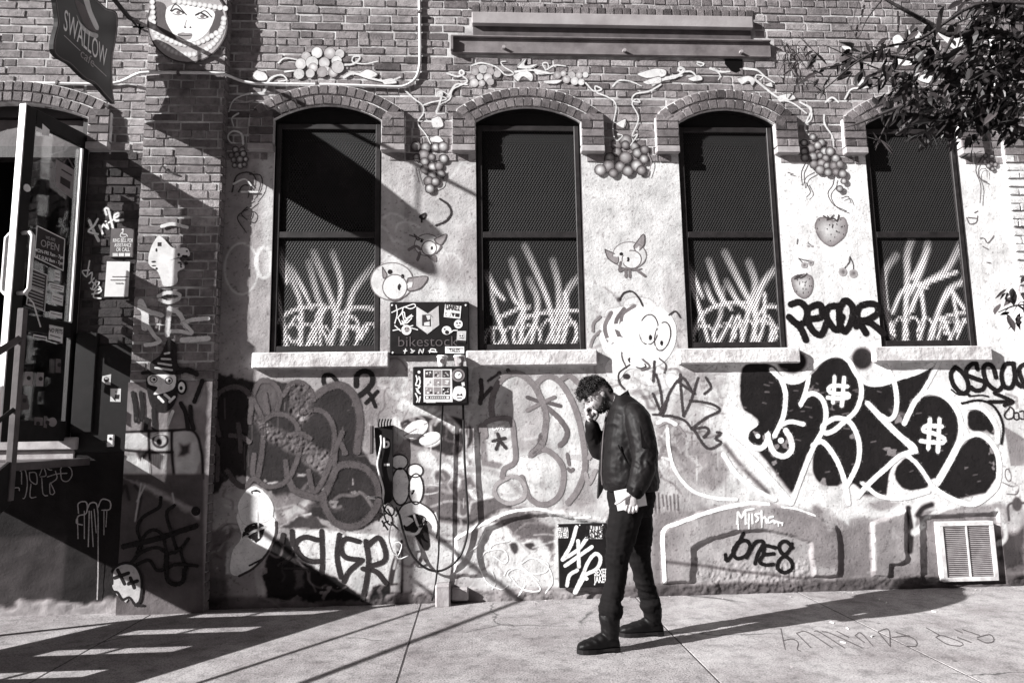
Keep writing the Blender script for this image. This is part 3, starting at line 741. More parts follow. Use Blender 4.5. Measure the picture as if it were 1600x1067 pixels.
# bee with big eyes
c.cfill(rp('J', '1050,760 1130,690 1260,680 1420,700 1500,800 1480,960 1380,1067 1200,1067 1080,980 1030,880'), .74, 5)
for P in ('1090,720 1060,800 1090,880 1150,930', '1170,690 1130,760 1150,850 1180,880', '1240,670 1170,720 1160,780'): c.stroke(rp('J', P), 6, .22, 2.5, .85)
for cx, cy, rx, ry, ro in ((1335, 820, 56, 92, .08), (1418, 865, 46, 88, .2)):
    c.cfill(zoval('J', cx, cy, rx, ry, ro), .92, 1); c.stroke(zoval('J', cx, cy, rx, ry, ro), 1.6, .12, .7, closed=True)
c.cfill(rp('J', '1195,960 1230,930 1290,1000 1330,1060 1260,1067 1210,1030'), .08, 2); c.stroke(rp('J', '1190,900 1170,980 1190,1060'), 2, .2, 1)
for P in ('1030,740 990,780 985,830', '1030,830 990,870 970,920', '1050,910 1000,930 980,950'): c.stroke(rp('J', P), 4, .35, 2, .9)
c.stroke(rp('J', '1150,632 1180,590 1230,582 1270,620 1298,675'), 2, .05, .8); c.cfill(zoval('J', 1150, 632, 16, 16), .1, 1.2)
c.stroke(rp('J', '1460,730 1500,705 1530,740'), 2, .08, .8)
c.cfill(rp('K', '1130,0 1300,0 1290,70 1200,60 1160,120 1110,150'), .84, 4); c.stroke(rp('K', '1215,40 1150,90 1150,150 1180,190'), 3, .08, 1)
c.cfill(zoval('K', 1195, 112, 22, 18), .06, 2); c.cfill(rp('K', '1220,0 1280,10 1340,50 1290,75'), .25, 4, .8)
c.stroke(zoval('K', 1250, 180, 70, 40), 6, .42, 2, .6, closed=True)
# black throw-up with its white halo
HALO = rp('1', '1140,575 1165,560 1235,548 1300,545 1345,545 1385,552 1400,590 1445,565 1470,600 1510,620 1560,655 1575,720 1560,785 1500,800 1440,812 1330,800 1240,800 1180,770 1130,700 1135,640')
c.cfill(HALO, .88, 6, 1, 5)
BLK = ['O 565,130 660,105 760,130 830,215 930,215 990,180 1080,90 1170,75 1230,120 1290,210 1360,240 1450,230 1599,180 1740,120 1740,160 1660,330 1599,400 1599,640 1520,690 1400,800 1340,850 1300,900 1250,860 1210,880 1150,880 1060,870 1000,800 1000,640 960,700 850,960 760,800 640,640 590,560 660,470 560,390 545,260',
       'S 880,680 930,590 1000,550 1080,560 1150,620 1190,720 1170,860 1070,1050 1040,1070 980,1067 880,920 800,960 760,1040 740,1180 680,1260 600,1200 590,1100 700,980 900,885 640,640 850,640',
       'U 365,905 440,800 520,640 600,560 660,540 740,590 790,690 790,800 740,900 650,975 480,990',
       'U 80,780 150,690 210,720 280,820 310,890 200,915 110,880', 'U 590,380 650,350 720,390 770,460 770,530 700,510 600,490']
for P in BLK:
    r, q = P.split(' ', 1); c.cfill(rp(r, q), .016, 1.6, 1, 1.5)
c.cfill(zoval('O', 870, 100, 92, 75), .02, 3); c.cfill(zoval('O', 1310, 80, 70, 72), .03, 4)
c.cfill(rp('O', '860,985 930,820 995,630 1000,790 1060,870 1150,880 1200,860 1235,1010 1100,1050'), .88, 2)
c.stroke(rp('O', '470,540 640,700 860,975'), 17, .84, 4, .95)
c.stroke(rp('O', '450,620 560,760 720,920'), 8, .10, 4, .9)
c.fill(rp('O', '1000,1000 1130,980 1130,1030 1060,1067 980,1060'), .12, 6, .85, 5)
c.fill(rp('O', '1480,400 1599,430 1599,440 1500,430'), .5, 4, .3)
for k in range(60):                                             # scuffs through the black
    x, y = random.uniform(1160, 1550), random.uniform(570, 780); l = random.uniform(2, 10)
    c.stroke([(x, y), (x+l, y+random.uniform(-2, 2))], random.uniform(.8, 2), .3, 1, .5)
# foot of the wall, right half
c.fill(rp('1', '1020,800 1130,790 1200,782 1320,810 1420,800 1560,785 1610,800 1610,960 1020,960'), .34, 5, 1, 3)
c.fill(rp('P', '75,200 300,95 580,35 740,40 740,190 500,200 240,300 235,400 80,400'), .42, 6)
c.fill(rp('P', '240,300 480,205 650,195 800,210 980,280 985,470 240,470'), .42, 5)
c.fill(rp('P', '740,40 1000,105 1135,170 1150,420 1000,400 980,270 800,205'), .26, 5)
c.fill(rp('P', '240,430 500,440 900,480 1150,500 1150,580 240,590'), .46, 4, .9, 6)
c.fill(rp('P', '1165,200 1360,140 1400,500 1165,530'), .22, 8, .9, 5)
c.fill(rp('P', '80,400 230,420 230,520 80,520'), .44, 2, 1, 3)
c.stroke(rp('P', '75,385 160,395 360,420 520,445 700,465 900,490 1000,490'), 5, .08, 2.5, .8)
c.fill(rp('P', '1000,420 1150,430 1150,480 1000,480'), .42, 2)
c.fill(rp('T', '300,40 460,140 520,40 560,90 620,110 800,60 800,-20 300,-20'), .76, 5)
c.fill(rp('T', '460,60 470,150 400,80'), .8, 2)
c.fill(rp('T', '610,150 800,90 790,340 640,390'), .30, 4)
c.stroke(rp('T', '605,140 615,400'), 6, .5, 1.5)
c.stroke(rp('T', '815,50 830,180 825,300'), 9, .03, 2)
c.fill(rp('T', '830,60 870,60 850,180'), .86, 2)
c.stroke(rp('T', '870,90 900,50 950,30'), 10, .03, 3)
c.stroke(rp('T', '850,190 920,140 1000,60 1150,10 1300,-20'), 11, .85, 2.5)
c.fill(rp('T', '560,40 700,-10 760,10 700,60 620,60'), .25, 5, .8, 6)
c.fill(rp('T', '720,380 930,370 940,540 720,560'), .24, 6, .9, 8)
c.fill(rp('T', '920,100 1320,90 1370,500 940,510'), .20, 4, .9, 8)
c.fill(rp('T', '1340,200 1490,150 1490,500 1380,490'), .04, 6, .9, 6)
c.cfill(zoval('T', 1440, 110, 45, 90, .3), .55, 6, .9)
c.stroke(rp('T', '1330,60 1370,140 1380,220 1350,260'), 7, .7, 2); c.stroke(rp('T', '1490,20 1400,30 1400,120'), 4, .1, 1.5)
c.fill(rp('U', '830,400 978,380 978,760 900,740'), .62, 6)
for k in range(14):
    x = 850+k*10; c.stroke(rp('U', f'{x},{480+k*6} {x+18},{600} {x+40+k},{740}'), 2.2, .14, 1.2, .8)
c.stroke(zoval('U', 868, 810, 20, 44, -.2), 1.6, .05, .7, closed=True); c.stroke(rp('U', '830,860 900,890 940,880 930,940 860,940'), 1.8, .06, .8); c.cfill(zoval('U', 930, 1010, 36, 50), .1, 2)
c.fill(rp('U', '900,800 978,740 978,900 920,900'), .7, 6)
c.fill(rp('1', '1040,950 1040,915 1300,905 1440,905 1600,885 1600,960'), .24, 4, .8, 7)
# wear over everything
wx, wz = gx.ravel(), gz.ravel()
c.c *= .80+.36*fbm(wx*1.3, wz*1.3, 71)
st_ = np.clip((fbm(wx*2.6, wz*1.1, 73)-.56)/.12, 0, 1)*np.clip((3.4-wx)/1.5, .25, 1); c.c *= 1-.26*st_
chip = np.clip((fbm(wx*7, wz*7, 81)-.745)/.02, 0, 1)*np.clip((2.4-wz)/1., 0, 1)
c.c = c.c*(1-.6*chip)+.42*.6*chip
streak = np.clip((fbm(wx*16, wz*.7, 91)-.56)/.2, 0, 1)
c.c *= 1-.12*streak*fbm(wx*2, wz*1.5, 93)*1.6
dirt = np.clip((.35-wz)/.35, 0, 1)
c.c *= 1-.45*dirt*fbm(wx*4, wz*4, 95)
speck = np.clip((fbm(wx*60, wz*60, 97, 2)-.74)/.05, 0, 1); c.c *= 1-.4*speck
# mesh
V = np.stack([gx, -RL_, gz], -1).reshape(-1, 3)
ccx, ccz = (gx[:-1, :-1]+gx[1:, 1:])/2, (gz[:-1, :-1]+gz[1:, 1:])/2
keep = ~in_opening(ccx, ccz, .004)
jj, ii = np.nonzero(keep); a = (jj*(nx+1)+ii).astype(np.int32)
FA = np.stack([a, a+1, a+nx+2, a+nx+1], 1)
me = bpy.data.meshes.new('plaster_wall')
me.vertices.add(len(V)); me.vertices.foreach_set('co', V.ravel().astype(np.float32))
me.loops.add(FA.size); me.loops.foreach_set('vertex_index', FA.ravel())
me.polygons.add(len(FA)); me.polygons.foreach_set('loop_start', np.arange(0, FA.size, 4, dtype=np.int32))
me.update(calc_edges=True); smooth(me)
at = me.color_attributes.new('Col', 'FLOAT_COLOR', 'POINT')
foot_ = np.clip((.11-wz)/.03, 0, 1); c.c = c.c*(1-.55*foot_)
val = np.clip(c.c*1.06, .008, .92); k = .12*np.maximum(0, 1-val*1.6)
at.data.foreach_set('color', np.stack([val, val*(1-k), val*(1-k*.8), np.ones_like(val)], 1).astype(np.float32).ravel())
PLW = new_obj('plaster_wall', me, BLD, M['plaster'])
# ---------------------------------------------------------------- windows behind expanded-metal screens
TAGS = {0: ('F', ['400,370 470,520 520,680 520,960|50|24', '360,540 400,740 440,960|34|24', '570,400 620,600 650,720 560,955|55|24', '600,340 700,600 735,760 700,960|60|24', '720,340 770,540 740,740|50|26',
                  '980,420 870,545 830,640 770,955|60|24', '400,735 500,690 620,670 700,680|24|24', '740,735 850,685 1000,690|24|22', '345,930 330,840 360,780 410,750|30|24', '440,860 480,900 520,840 500,740 450,800|22|22',
                  '545,955 600,800 640,700 640,955|22|24', '740,770 800,790 880,830 900,845 940,815 920,800 890,850 850,955|20|24', '770,750 850,745 880,800 870,880|22|22', '390,330 400,420 430,520|60|40', '460,430 530,560 590,690|45|24', '690,900 640,760 680,690|22|22']),
        1: ('J', ['320,470 380,580 430,630|60|24', '330,500 390,740 460,955|40|24', '480,390 530,600 550,720 520,955|60|24', '560,300 640,480 720,700 740,955|55|24', '590,510 640,660 590,955|55|24', '735,390 770,560 760,740 680,955|55|24',
                  '930,470 830,570 790,760 740,955|60|24', '810,590 825,710 780,955|30|24', '410,740 520,690 590,680|24|24', '560,745 700,710 940,700|24|24', '360,830 360,900 390,915 430,860 400,760|24|24', '540,720 490,850 510,920 560,890 640,740|24|24',
                  '800,900 830,790 875,780 880,860 850,930|24|24', '450,520 500,640 560,700|40|24']),
        2: ('N', ['220,420 310,615|55|24', '220,470 300,720 360,945|36|24', '350,390 420,600 490,690|55|24', '450,340 560,560 640,730 610,945|60|24', '600,400 640,540 600,700 545,945|60|24', '800,410 690,530 640,700 650,780|60|24',
                  '260,810 320,715 440,660 600,655|24|24', '640,745 720,675 830,695|24|24', '260,815 245,890 300,925|20|20', '440,560 420,740 380,850 400,905 450,830 500,740|40|24', '480,945 510,800 540,740 565,945|24|24', '650,765 740,790 720,945|24|24',
                  '640,945 690,790 700,600|24|30', '740,945 760,820 800,805|22|22', '330,540 360,620 400,680|45|24', '460,520 530,640 600,700|50|24']),
        3: ('R', ['800,640 730,740 730,900 780,1190|60|24', '900,530 870,640 870,800 850,1180|60|24', '1000,560 960,720 900,850 860,900|55|30', '1220,540 1110,730 960,830 880,1000|60|22', '1210,600 1230,780 1120,860 1040,1050 1000,1180|50|20', '780,990 850,850 980,810 1180,740|26|26',
                  '1150,850 1080,960 1020,1180|24|20', '1150,860 1220,960 1290,1010|30|24', '900,980 940,870 1000,830|24|20', '1080,1030 1180,1000 1300,1000|20|20', '960,870 975,1040 945,1170|30|20', '1160,900 1180,1060 1130,1170|24|20', '1280,1020 1220,1060 1180,1150|20|18',
                  '1060,1160 1100,1040 1150,1180|20|18', '1000,600 940,720 900,780|50|30'])}
M['mesh_paint'] = painted('screen_paint', .55, .15, 90, .2, .002)
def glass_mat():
    m, t, b, o = mat_new('painted_reflection_glass'); tc = N(t, 'ShaderNodeTexCoord')
    n1 = noise(t, 1.7, 6, .65, tc.outputs['Object']); r = ramp(t, n1.outputs[0], [(.35, G(.006)), (.55, G(.035)), (.72, G(.13))])  # paler noise patches stand in for blurred reflections in the panes
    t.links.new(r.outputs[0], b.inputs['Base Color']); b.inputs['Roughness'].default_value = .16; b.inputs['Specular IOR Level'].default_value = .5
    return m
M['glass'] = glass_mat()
def screen(x0, x1, z0, z1, y, tags, name, parent):
    cw, chh, th = .0235, .0205, .0090
    nxx = int((x1-x0)/cw); nzz = int((z1-z0)/chh); cw = (x1-x0)/nxx; chh = (z1-z0)/nzz
    A = []; B = []
    for j in range(nzz):
        for i in range(nxx+1):
            x = x0+i*cw; z = z0+j*chh; s = 1 if j % 2 == 0 else -1
            for d in (-1, 1):
                if j % 2 == 0: a, b = (x, z), (x+d*cw/2, z+chh)
                else: a, b = (x+d*cw/2, z), (x, z+chh)
                if min(a[0], b[0]) < x0-1e-6 or max(a[0], b[0]) > x1+1e-6: continue
                A.append(a); B.append(b)
    A = np.array(A); B = np.array(B); D = B-A; D /= np.linalg.norm(D, axis=1)[:, None]; Nn = np.stack([-D[:, 1], D[:, 0]], 1)*th/2
    A = A-D*.001; B = B+D*.001
    q = np.stack([A-Nn, A+Nn, B+Nn, B-Nn], 1).reshape(-1, 2); n = len(A)
    yy = np.tile([y-.0045, y, y, y-.0045], n)+np.repeat(np.where(D[:, 0] > 0, 0, .0006), 4)
    V = np.stack([q[:, 0], yy, q[:, 1]], 1)
    X, Y = to_px(V); cv = Canvas(X, Y, .020)
    if tags:
        r, L = tags
        for k, s in enumerate(L):
            p, w0, w1 = s.split('|'); sc = 4.
            cv.stroke(rp(r, p), float(w0)/sc*.75, .74, 0.7+float(w0)/30, .97, w1=float(w1)/sc*.65, fade=.8 if float(w0) > 38 else 0)
        xl, xr_ = to_px((x0, y, z0)), to_px((x1, y, z0)); rw = random.Random(int(x0*100)); ph = rw.uniform(0, 6)
        for row in range(1):                                        # looping letters along the bottom
            nl = rw.randint(4, 6); Lp = []
            for k in range(nl*10+1):
                t = k/(nl*10); a_ = 2*math.pi*nl*t+ph; Lp.append((xl[0]+4+(xr_[0]-xl[0]-8)*t+7*math.sin(a_), xl[1]-16-row*22-14*math.cos(a_)*(1+.35*math.sin(5*t+ph))-8*t))
            cv.stroke(Lp, 2.8, .74, .8, .9)
    me = bpy.data.meshes.new(name); fa = np.arange(4*n).reshape(-1, 4)
    me.vertices.add(4*n); me.vertices.foreach_set('co', V.astype(np.float32).ravel()); me.loops.add(4*n); me.loops.foreach_set('vertex_index', fa.ravel().astype(np.int32))
    me.polygons.add(n); me.polygons.foreach_set('loop_start', np.arange(0, 4*n, 4, dtype=np.int32)); me.update(calc_edges=True)
    a = me.color_attributes.new('Col', 'FLOAT_COLOR', 'POINT'); v = cv.c
    a.data.foreach_set('color', np.stack([v, v*.97, v*.975, np.ones_like(v)], 1).astype(np.float32).ravel())
    o = new_obj(name, me, parent, M['mesh_paint']); o['kind'] = 'stuff'; return o
wl = ['window with worn black screen beside the brick pilaster, white spray tag across its lower half', 'window above the black poster board, white spray tag with a tall h',
      'window behind and right of the man, dark screen with a looping white tag', 'window behind the tree leaves, white tag filling its lower screen']
for wi, (a, b) in enumerate(WIN):
    cx, cz, R, h = arch_geo(a, b); yf = .045
    fr = MB(); t = .05; zt = Z_SPR-.005; zm = 3.09
    fr.box(a+.006, a+t, yf-.03, yf+.02, Z_SILL+.004, zt, .004); fr.box(b-t, b-.006, yf-.03, yf+.02, Z_SILL+.004, zt, .004)
    fr.box(a+t, b-t, yf-.028, yf+.02, zt-t, zt-.001, .004); fr.box(a+t, b-t, yf-.028, yf+.02, Z_SILL+.006, Z_SILL+.06, .004); fr.box(a+t, b-t, yf-.028, yf+.02, zm-.028, zm+.028, .004)
    W = fr.build('window', M['frame'], BLD); W['label'] = wl[wi]
    rv = MB(); d = .17
    rv.add([(a, 0, Z_SILL-.01), (a, d, Z_SILL-.01), (a, d, Z_SPR+.02), (a, 0, Z_SPR+.02)], [(0, 1, 2, 3)]); rv.add([(b, 0, Z_SILL-.01), (b, d, Z_SILL-.01), (b, d, Z_SPR+.02), (b, 0, Z_SPR+.02)], [(0, 3, 2, 1)])
    am = math.asin(h/R); T = np.linspace(-am, am, 17); ar = [(cx+R*math.sin(q), cz+R*math.cos(q)) for q in T]
    for k in range(16): rv.add([(ar[k][0], -.02, ar[k][1]), (ar[k][0], d, ar[k][1]), (ar[k+1][0], d, ar[k+1][1]), (ar[k+1][0], -.02, ar[k+1][1])], [(0, 1, 2, 3)])
    rv.add([(a, -.01, Z_SILL), (b, -.01, Z_SILL), (b, d, Z_SILL), (a, d, Z_SILL)], [(0, 1, 2, 3)])
    rv.build('reveal', M['black_metal'], W)
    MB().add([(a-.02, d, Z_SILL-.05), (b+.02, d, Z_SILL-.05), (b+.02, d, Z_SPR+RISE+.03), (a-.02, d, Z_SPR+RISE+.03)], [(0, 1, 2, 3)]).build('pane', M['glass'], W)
    sh = MB(); ys = .12                                                 # sashes of the window proper
    for (u0, u1, v0, v1) in ((a+.03, a+.09, Z_SILL+.02, zt), (b-.09, b-.03, Z_SILL+.02, zt), (a+.09, b-.09, zm-.03, zm+.03), (a+.09, b-.09, zt-.1, zt-.02), (a+.09, b-.09, Z_SILL+.02, Z_SILL+.1)):
        sh.box(u0, u1, ys, ys+.045, v0, v1)
    sh.build('sash', M['wood_dark'], W)
    lo = MB().box(a+.006, b-.006, yf, yf+.015, zt, Z_SPR+RISE-.0).build('head_panel', M['dark'], W)
    screen(a+t, b-t, Z_SILL+.06, zm-.028, yf-.004, TAGS[wi], 'mesh_screen', W)
    screen(a+t, b-t, zm+.028, zt-t, yf-.004, None, 'mesh_screen', W)
    e0, e1 = .105+.02*(wi == 0), .085
    sl = MB()
    sl.box(a-e0, b+e1, -.062, .16, 1.925, Z_SILL-.001, .010); sl.build('sill', M['sill'], W)
    dr = MB()                                                        # paint ends on frame and sill
    r, L = TAGS[wi]
    for s in L:
        p, w0, w1 = s.split('|'); q = rp(r, p)[-1]
        if q[1] > 538 and random.random() < .6: blob(dr, oval(q[0], q[1]-2, random.uniform(2, 4), random.uniform(4, 8)), .8, yf-.034, .7, 2.5)
    if False: o = decal(dr, 'overspray', W); o['kind'] = 'stuff'

# ---------------------------------------------------------------- steel channel and beam of the former opening
bm_ = MB(); a, b, c0, d0 = BEAMS[0]
BEAM = MB().box(.02, 2.62, -.055, .02, 5.035, 5.150, .006).build('lintel_beam', M['beam'], BLD)
MB().box(.03, 2.61, -.012, .01, 4.93, 5.034).build('lintel_soffit', M['steel'], BLD)
CHN = MB()
CHN.box(-.17, 2.78, -.055, .02, 4.907, 4.922, .003); CHN.box(-.17, 2.78, -.030, .02, 4.775, 4.904); CHN.box(-.17, 2.78, -.036, .02, 4.762, 4.774, .003); CHN.box(-.172, -.15, -.07, .02, 4.776, 4.903)
CHN = CHN.build('steel_channel', M['channel'], BLD)
for p in ((787, 76), (975, 81), (1157, 83)):
    q = on_wall(*p, -.03); MB().tube([(q[0], -.028, q[2]), (q[0], -.062, q[2])], .016, 6).build('bolt', M['beam'], CHN)
q = rp('M', '447,172 562,172 558,240 520,258 490,245 452,205'); hl = MB(); blob(hl, q, .004, -.012, 1, .5, curve=False); decal(hl, 'broken_hole', UPW, mat='spray_solid')
rl = MB()                                                             # rowlock course over the beam
for k in range(34):
    x = .02+k*.0775
    put_brick(x+.035, 5.197, .064, .082, -.002, .012, UPW, 0, BRA, 'soldier_brick')

# ---------------------------------------------------------------- conduit
def pipe_pts(L, y): return [tuple(on_wall(a, b, y)) for a, b in L]
Pc = catmull([(-60, 131), (0, 130), (90, 131), (140, 132), (178, 131), (196, 126), (212, 117), (224, 115)], 12)
pts = []
def smoothy(x): 
    t = min(1, max(0, (x-186)/34.)); t = t*t*(3-2*t); u = min(1, max(0, (x-345)/28.)); u = u*u*(3-2*u); return -.022-.10*t+.10*u
for x, y in catmull([(-60, 130), (40, 130), (150, 132), (182, 130), (200, 123), (215, 116), (232, 114), (300, 114), (338, 115), (352, 117), (372, 125), (392, 130), (420, 131.5), (520, 133), (610, 136), (632, 135), (648, 125), (655, 108), (656.5, 80), (656, 40), (655, -20)], 6):
    pts.append(tuple(on_wall(x, y, smoothy(x) if y > 60 else -.022)))
CON = thing('conduit_pipe', 'thin pale electrical conduit running along the brick wall and bending upward', 'pipe', (-1.2, 0, 4.4))
MB().tube(pts, .0135, 8).build('pipe', M['conduit'], CON, sm=True)
for x, y in ((279, 114), (495, 132), (656, 20), (90, 130)):
    q = on_wall(x, y, smoothy(x) if y > 60 else -.022); yw = 0 if (x < 200 or x > 360) else PYF
    st = MB()
    if y > 60: st.box(q[0]-.012, q[0]+.012, q[1]-.018, yw+.0, q[2]-.02, q[2]+.02, .003)
    else: st.box(q[0]-.02, q[0]+.02, q[1]-.018, yw+.0, q[2]-.012, q[2]+.012, .003)
    st.build('strap', M['steel'], CON)

# ---------------------------------------------------------------- vent grille
VG = MB(); v0, v1, w0, w1 = 3.965, 4.452, .052, .545; yv = -.035
VG.box(v0, v1, yv, .03, w0, w0+.035, .003); VG.box(v0, v1, yv, .03, w1-.035, w1, .003); VG.box(v0, v0+.035, yv+.001, .03, w0+.035, w1-.035); VG.box(v1-.035, v1, yv+.001, .03, w0+.035, w1-.035); VG.box((v0+v1)/2-.006, (v0+v1)/2+.006, yv+.002, .03, w0+.035, w1-.035)
VENT = VG.build('vent_grille', M['vent_paint'], BLD); VENT['label'] = 'white louvred vent grille'
SLAT = plain('grey_slat_paint', .28, .5, bmp=0)
for k in range(26):
    z = w0+.042+k*.0161
    for (xa, xb) in ((v0+.036, (v0+v1)/2-.007), ((v0+v1)/2+.007, v1-.036)):
        MB().add([(xa, yv+.006, z), (xb, yv+.006, z), (xb, yv+.018, z+.011), (xa, yv+.018, z+.011), (xa, yv+.007, z-.002), (xb, yv+.007, z-.002), (xb, yv+.019, z+.009), (xa, yv+.019, z+.009)], [(0, 1, 2, 3), (7, 6, 5, 4), (0, 4, 5, 1), (3, 2, 6, 7)]).build('slat', SLAT, VENT)
MB().add([(v0+.02, -.004, w0+.02), (v1-.02, -.004, w0+.02), (v1-.02, -.004, w1-.02), (v0+.02, -.004, w1-.02)], [(0, 1, 2, 3)]).build('vent_back', M['dark'], VENT)

# ---------------------------------------------------------------- sprayed and brushed lines on the plaster
def piece(name, label, region, strokes, v, w, parent=PLW, soft=.9, y=None, sf=None, a=1., mat='spray'):
    mb = MB(); k = REG[region][2]
    for s in strokes:
        p = s.split('|'); ww = float(p[1])/k if len(p) > 1 else w/k; vv = float(p[2]) if len(p) > 2 else v
        q = rp(region, p[0])
        if len(q) == 1: blob(mb, oval(q[0][0], q[0][1], ww/2, ww/2), vv, y or 0, a, soft, surf=(sf or surf) if y is None else None)
        else:
            if mat == 'spray' and ww > 2.2: ribbon(mb, q, ww*1.25+3, vv, y or 0, 3.2, .26*a, surf=(sf or surf) if y is None else None)
            ribbon(mb, q, ww, vv, y or 0, soft*1.35, a, surf=(sf or surf) if y is None else None)
    return decal(mb, name, parent, label, mat)
piece('graffiti_throw_up', 'white outlines and dollar signs of the big black bubble-letter piece', 'O', [
    '740,150 800,205 880,228 940,205 975,160 1060,85 1150,55 1220,90 1260,160 1290,210 1302,300 1270,400 1200,470 1130,530 1078,545 1060,505 1120,460 1180,455 1240,490 1285,600 1282,720 1240,820 1205,880',
    '975,190 955,280 925,370|26', '925,362 960,312 1010,300 1060,340 1082,420 1065,520 1010,620 950,760 870,975', '1000,622 1050,597 1100,640 1160,740 1200,860 1222,985', '800,205 828,300 820,420 790,500 760,562', '758,562 800,500 860,475 940,490|26',
    '640,488 590,530 578,590 620,632 680,638 715,590 716,548 726,600 760,670 820,690 866,650 860,580 830,530|34', '655,565|30', '800,592|36', '1290,190 1340,235 1430,238 1540,200 1650,165 1740,120', '1450,130 1500,210 1522,330 1510,430 1470,462 1430,440', '1350,370 1420,450 1500,530 1640,660',
    '460,560 560,650 700,800 860,980|40', '440,680 520,800 640,900 760,960|30'], .88, 30)
piece('graffiti_throw_up', 'white outlines of the round letters right of the dollar piece', 'S', [
    '850,725 880,660 930,570 1000,530 1080,545 1150,600 1197,690 1202,800 1150,920 1070,1060 1040,1110', '1070,340 1000,470 930,580|26', 
    '620,600 720,700 820,800 915,885 820,930 740,1000 640,1090 560,1180', '860,920 930,980 1000,1080 1040,1150|26', '1060,1100 1130,980 1200,850 1240,812 1310,792 1380,830 1430,910 1442,1000 1430,1110 1370,1180 1280,1230 1180,1210 1080,1160 1030,1120', '1230,628 1310,622 1380,670 1430,760 1432,840', '1210,720 1245,785|22',
    '590,1100 700,1180 850,1190 1000,1150|26'], .88, 32)
piece('dollar_sign', 'white sprayed dollar sign in the first black letter', 'O', ['1135,195 1125,355|24', '1195,200 1180,375|24', '1215,255 1120,250 1096,280 1140,300 1215,300 1222,320 1160,330 1092,325|24'], .88, 24)
piece('dollar_sign', 'white sprayed dollar sign in the round black letter', 'S', ['1010,700 1000,880|26', '1070,700 1060,900|26', '1085,745 990,740 970,770 1040,790 1098,820 1092,845 1020,842 952,835|26'], .88, 26)
piece('graffiti_tag', 'thick black spray tag between the two right-hand windows', 'N', ['862,662 920,650 962,700 950,770 900,785 850,742', '858,748 920,810 955,885', '962,690 1042,665 1050,740 972,762 1000,830 1050,852 1084,780', '1165,672 1100,680 1080,730 1110,790 1152,822 1182,740',
    '1165,690 1200,638 1246,680 1240,760 1200,832 1168,790 1162,700', '1270,800 1282,690 1340,660 1395,668 1400,720 1330,762 1282,760 1360,780 1440,845', '1284,770 1330,842'], .012, 40)
piece('graffiti_tag', 'black looping tag with an arrow under the last sill', 'U', ['500,60 468,110 490,190 545,240 587,220 580,150 540,90 500,60', '655,75 640,30 590,60 575,110 640,140 702,165 690,212 640,222 608,200', '782,132 760,60 720,40 695,80 720,170 790,222 832,190', '905,35 850,40 820,110 840,192 890,200 912,130 903,40 920,150 955,192 985,180',
    '1000,30 950,60 945,100 985,200', '730,300 900,300|24', '770,240 895,298 840,325|24', '545,312 650,290 740,312 800,380 832,480 820,590|14', '470,215 520,250 600,250|6', '590,262 680,255 730,265|6'], .014, 30)
piece('graffiti_tag', 'thin outlined tag below the arrow', 'U', ['870,350 840,390 860,420 900,410 905,360 880,335 870,350', '905,380 910,420 940,420 935,375 910,380', '945,370 975,365 978,420 950,415'], .03, 6)
piece('graffiti_tag', 'black marker tag inside the blocked basement arch', 'P', ['565,212 530,280 490,350 460,382 452,345', '530,268 500,320 520,366 580,350 606,290 580,255 530,268', '585,362 640,268 690,268 655,340 638,400', '765,300 700,290 690,345 665,385 700,408 750,405', '690,345 755,338', '872,300 830,260 790,280 800,330 860,380 868,430 820,456 780,430 790,380 850,320 866,276'], .012, 22)
piece('graffiti_tag', 'dripping white tag on the hood of the basement arch', 'P', ['520,150 525,75 545,112 568,70 572,150', '592,90 590,152', '612,90 614,146', '570,66 622,56', '660,85 630,92 652,115 636,136', '670,70 672,142', '672,118 692,108 702,142', '742,105 715,112 716,142 746,130 752,144', '752,134 800,146', '525,150 527,185|5', '592,150 592,180|5', '672,140 672,172|5', '775,140 776,165|5', '800,146 800,160|5'], .86, 12)
piece('painted_edge', 'white brushed line along the basement arch hood', 'P', ['72,515 64,380 64,195 160,145 300,92 450,50 600,22 720,28', '800,45 900,60 1010,100|10'], .84, 20)
piece('painted_edge', 'white brushed line over the pale relief panel', 'L', ['112,235 180,190 300,130 420,75 560,55 640,60|14', '640,60 720,90 800,105 900,100|9', '112,235 110,420|7', '0,80 20,160|10'], .84, 12)
piece('scrawl', 'thin white contour scrawl on the relief panel', 'L', ['265,340 300,300 390,290 420,340 400,370 340,330', '250,380 300,480 380,520 420,500', '440,470 420,430 470,400 540,430 610,520 540,530 480,500 440,450', '500,370 560,340 650,370 640,420 560,430 500,390', '400,440 430,400 520,410 600,470', '310,300 340,260 430,240', '200,300 250,260 280,200', '600,350 660,400 680,480 640,540', '330,420 350,480 330,520', '480,560 520,500'], .9, 6, a=.8)
piece('graffiti_tag', 'dark spray letters on pale ground beside the low corner', 'H', ['745,172 660,155 606,200 640,270 700,305 765,305', '770,118 775,300 770,380', '585,118 590,200', '620,220 560,290 500,330|20', '540,350 680,350|16', '880,140 866,280 890,405', '1003,182 920,165 890,220 920,280 1022,298', '1022,298 940,370 910,430', '1045,180 1062,330 1028,545', '1050,212 1130,160 1168,290 1060,342', '1028,352 1110,370 1172,442', '530,140 520,190|30'], .035, 30)
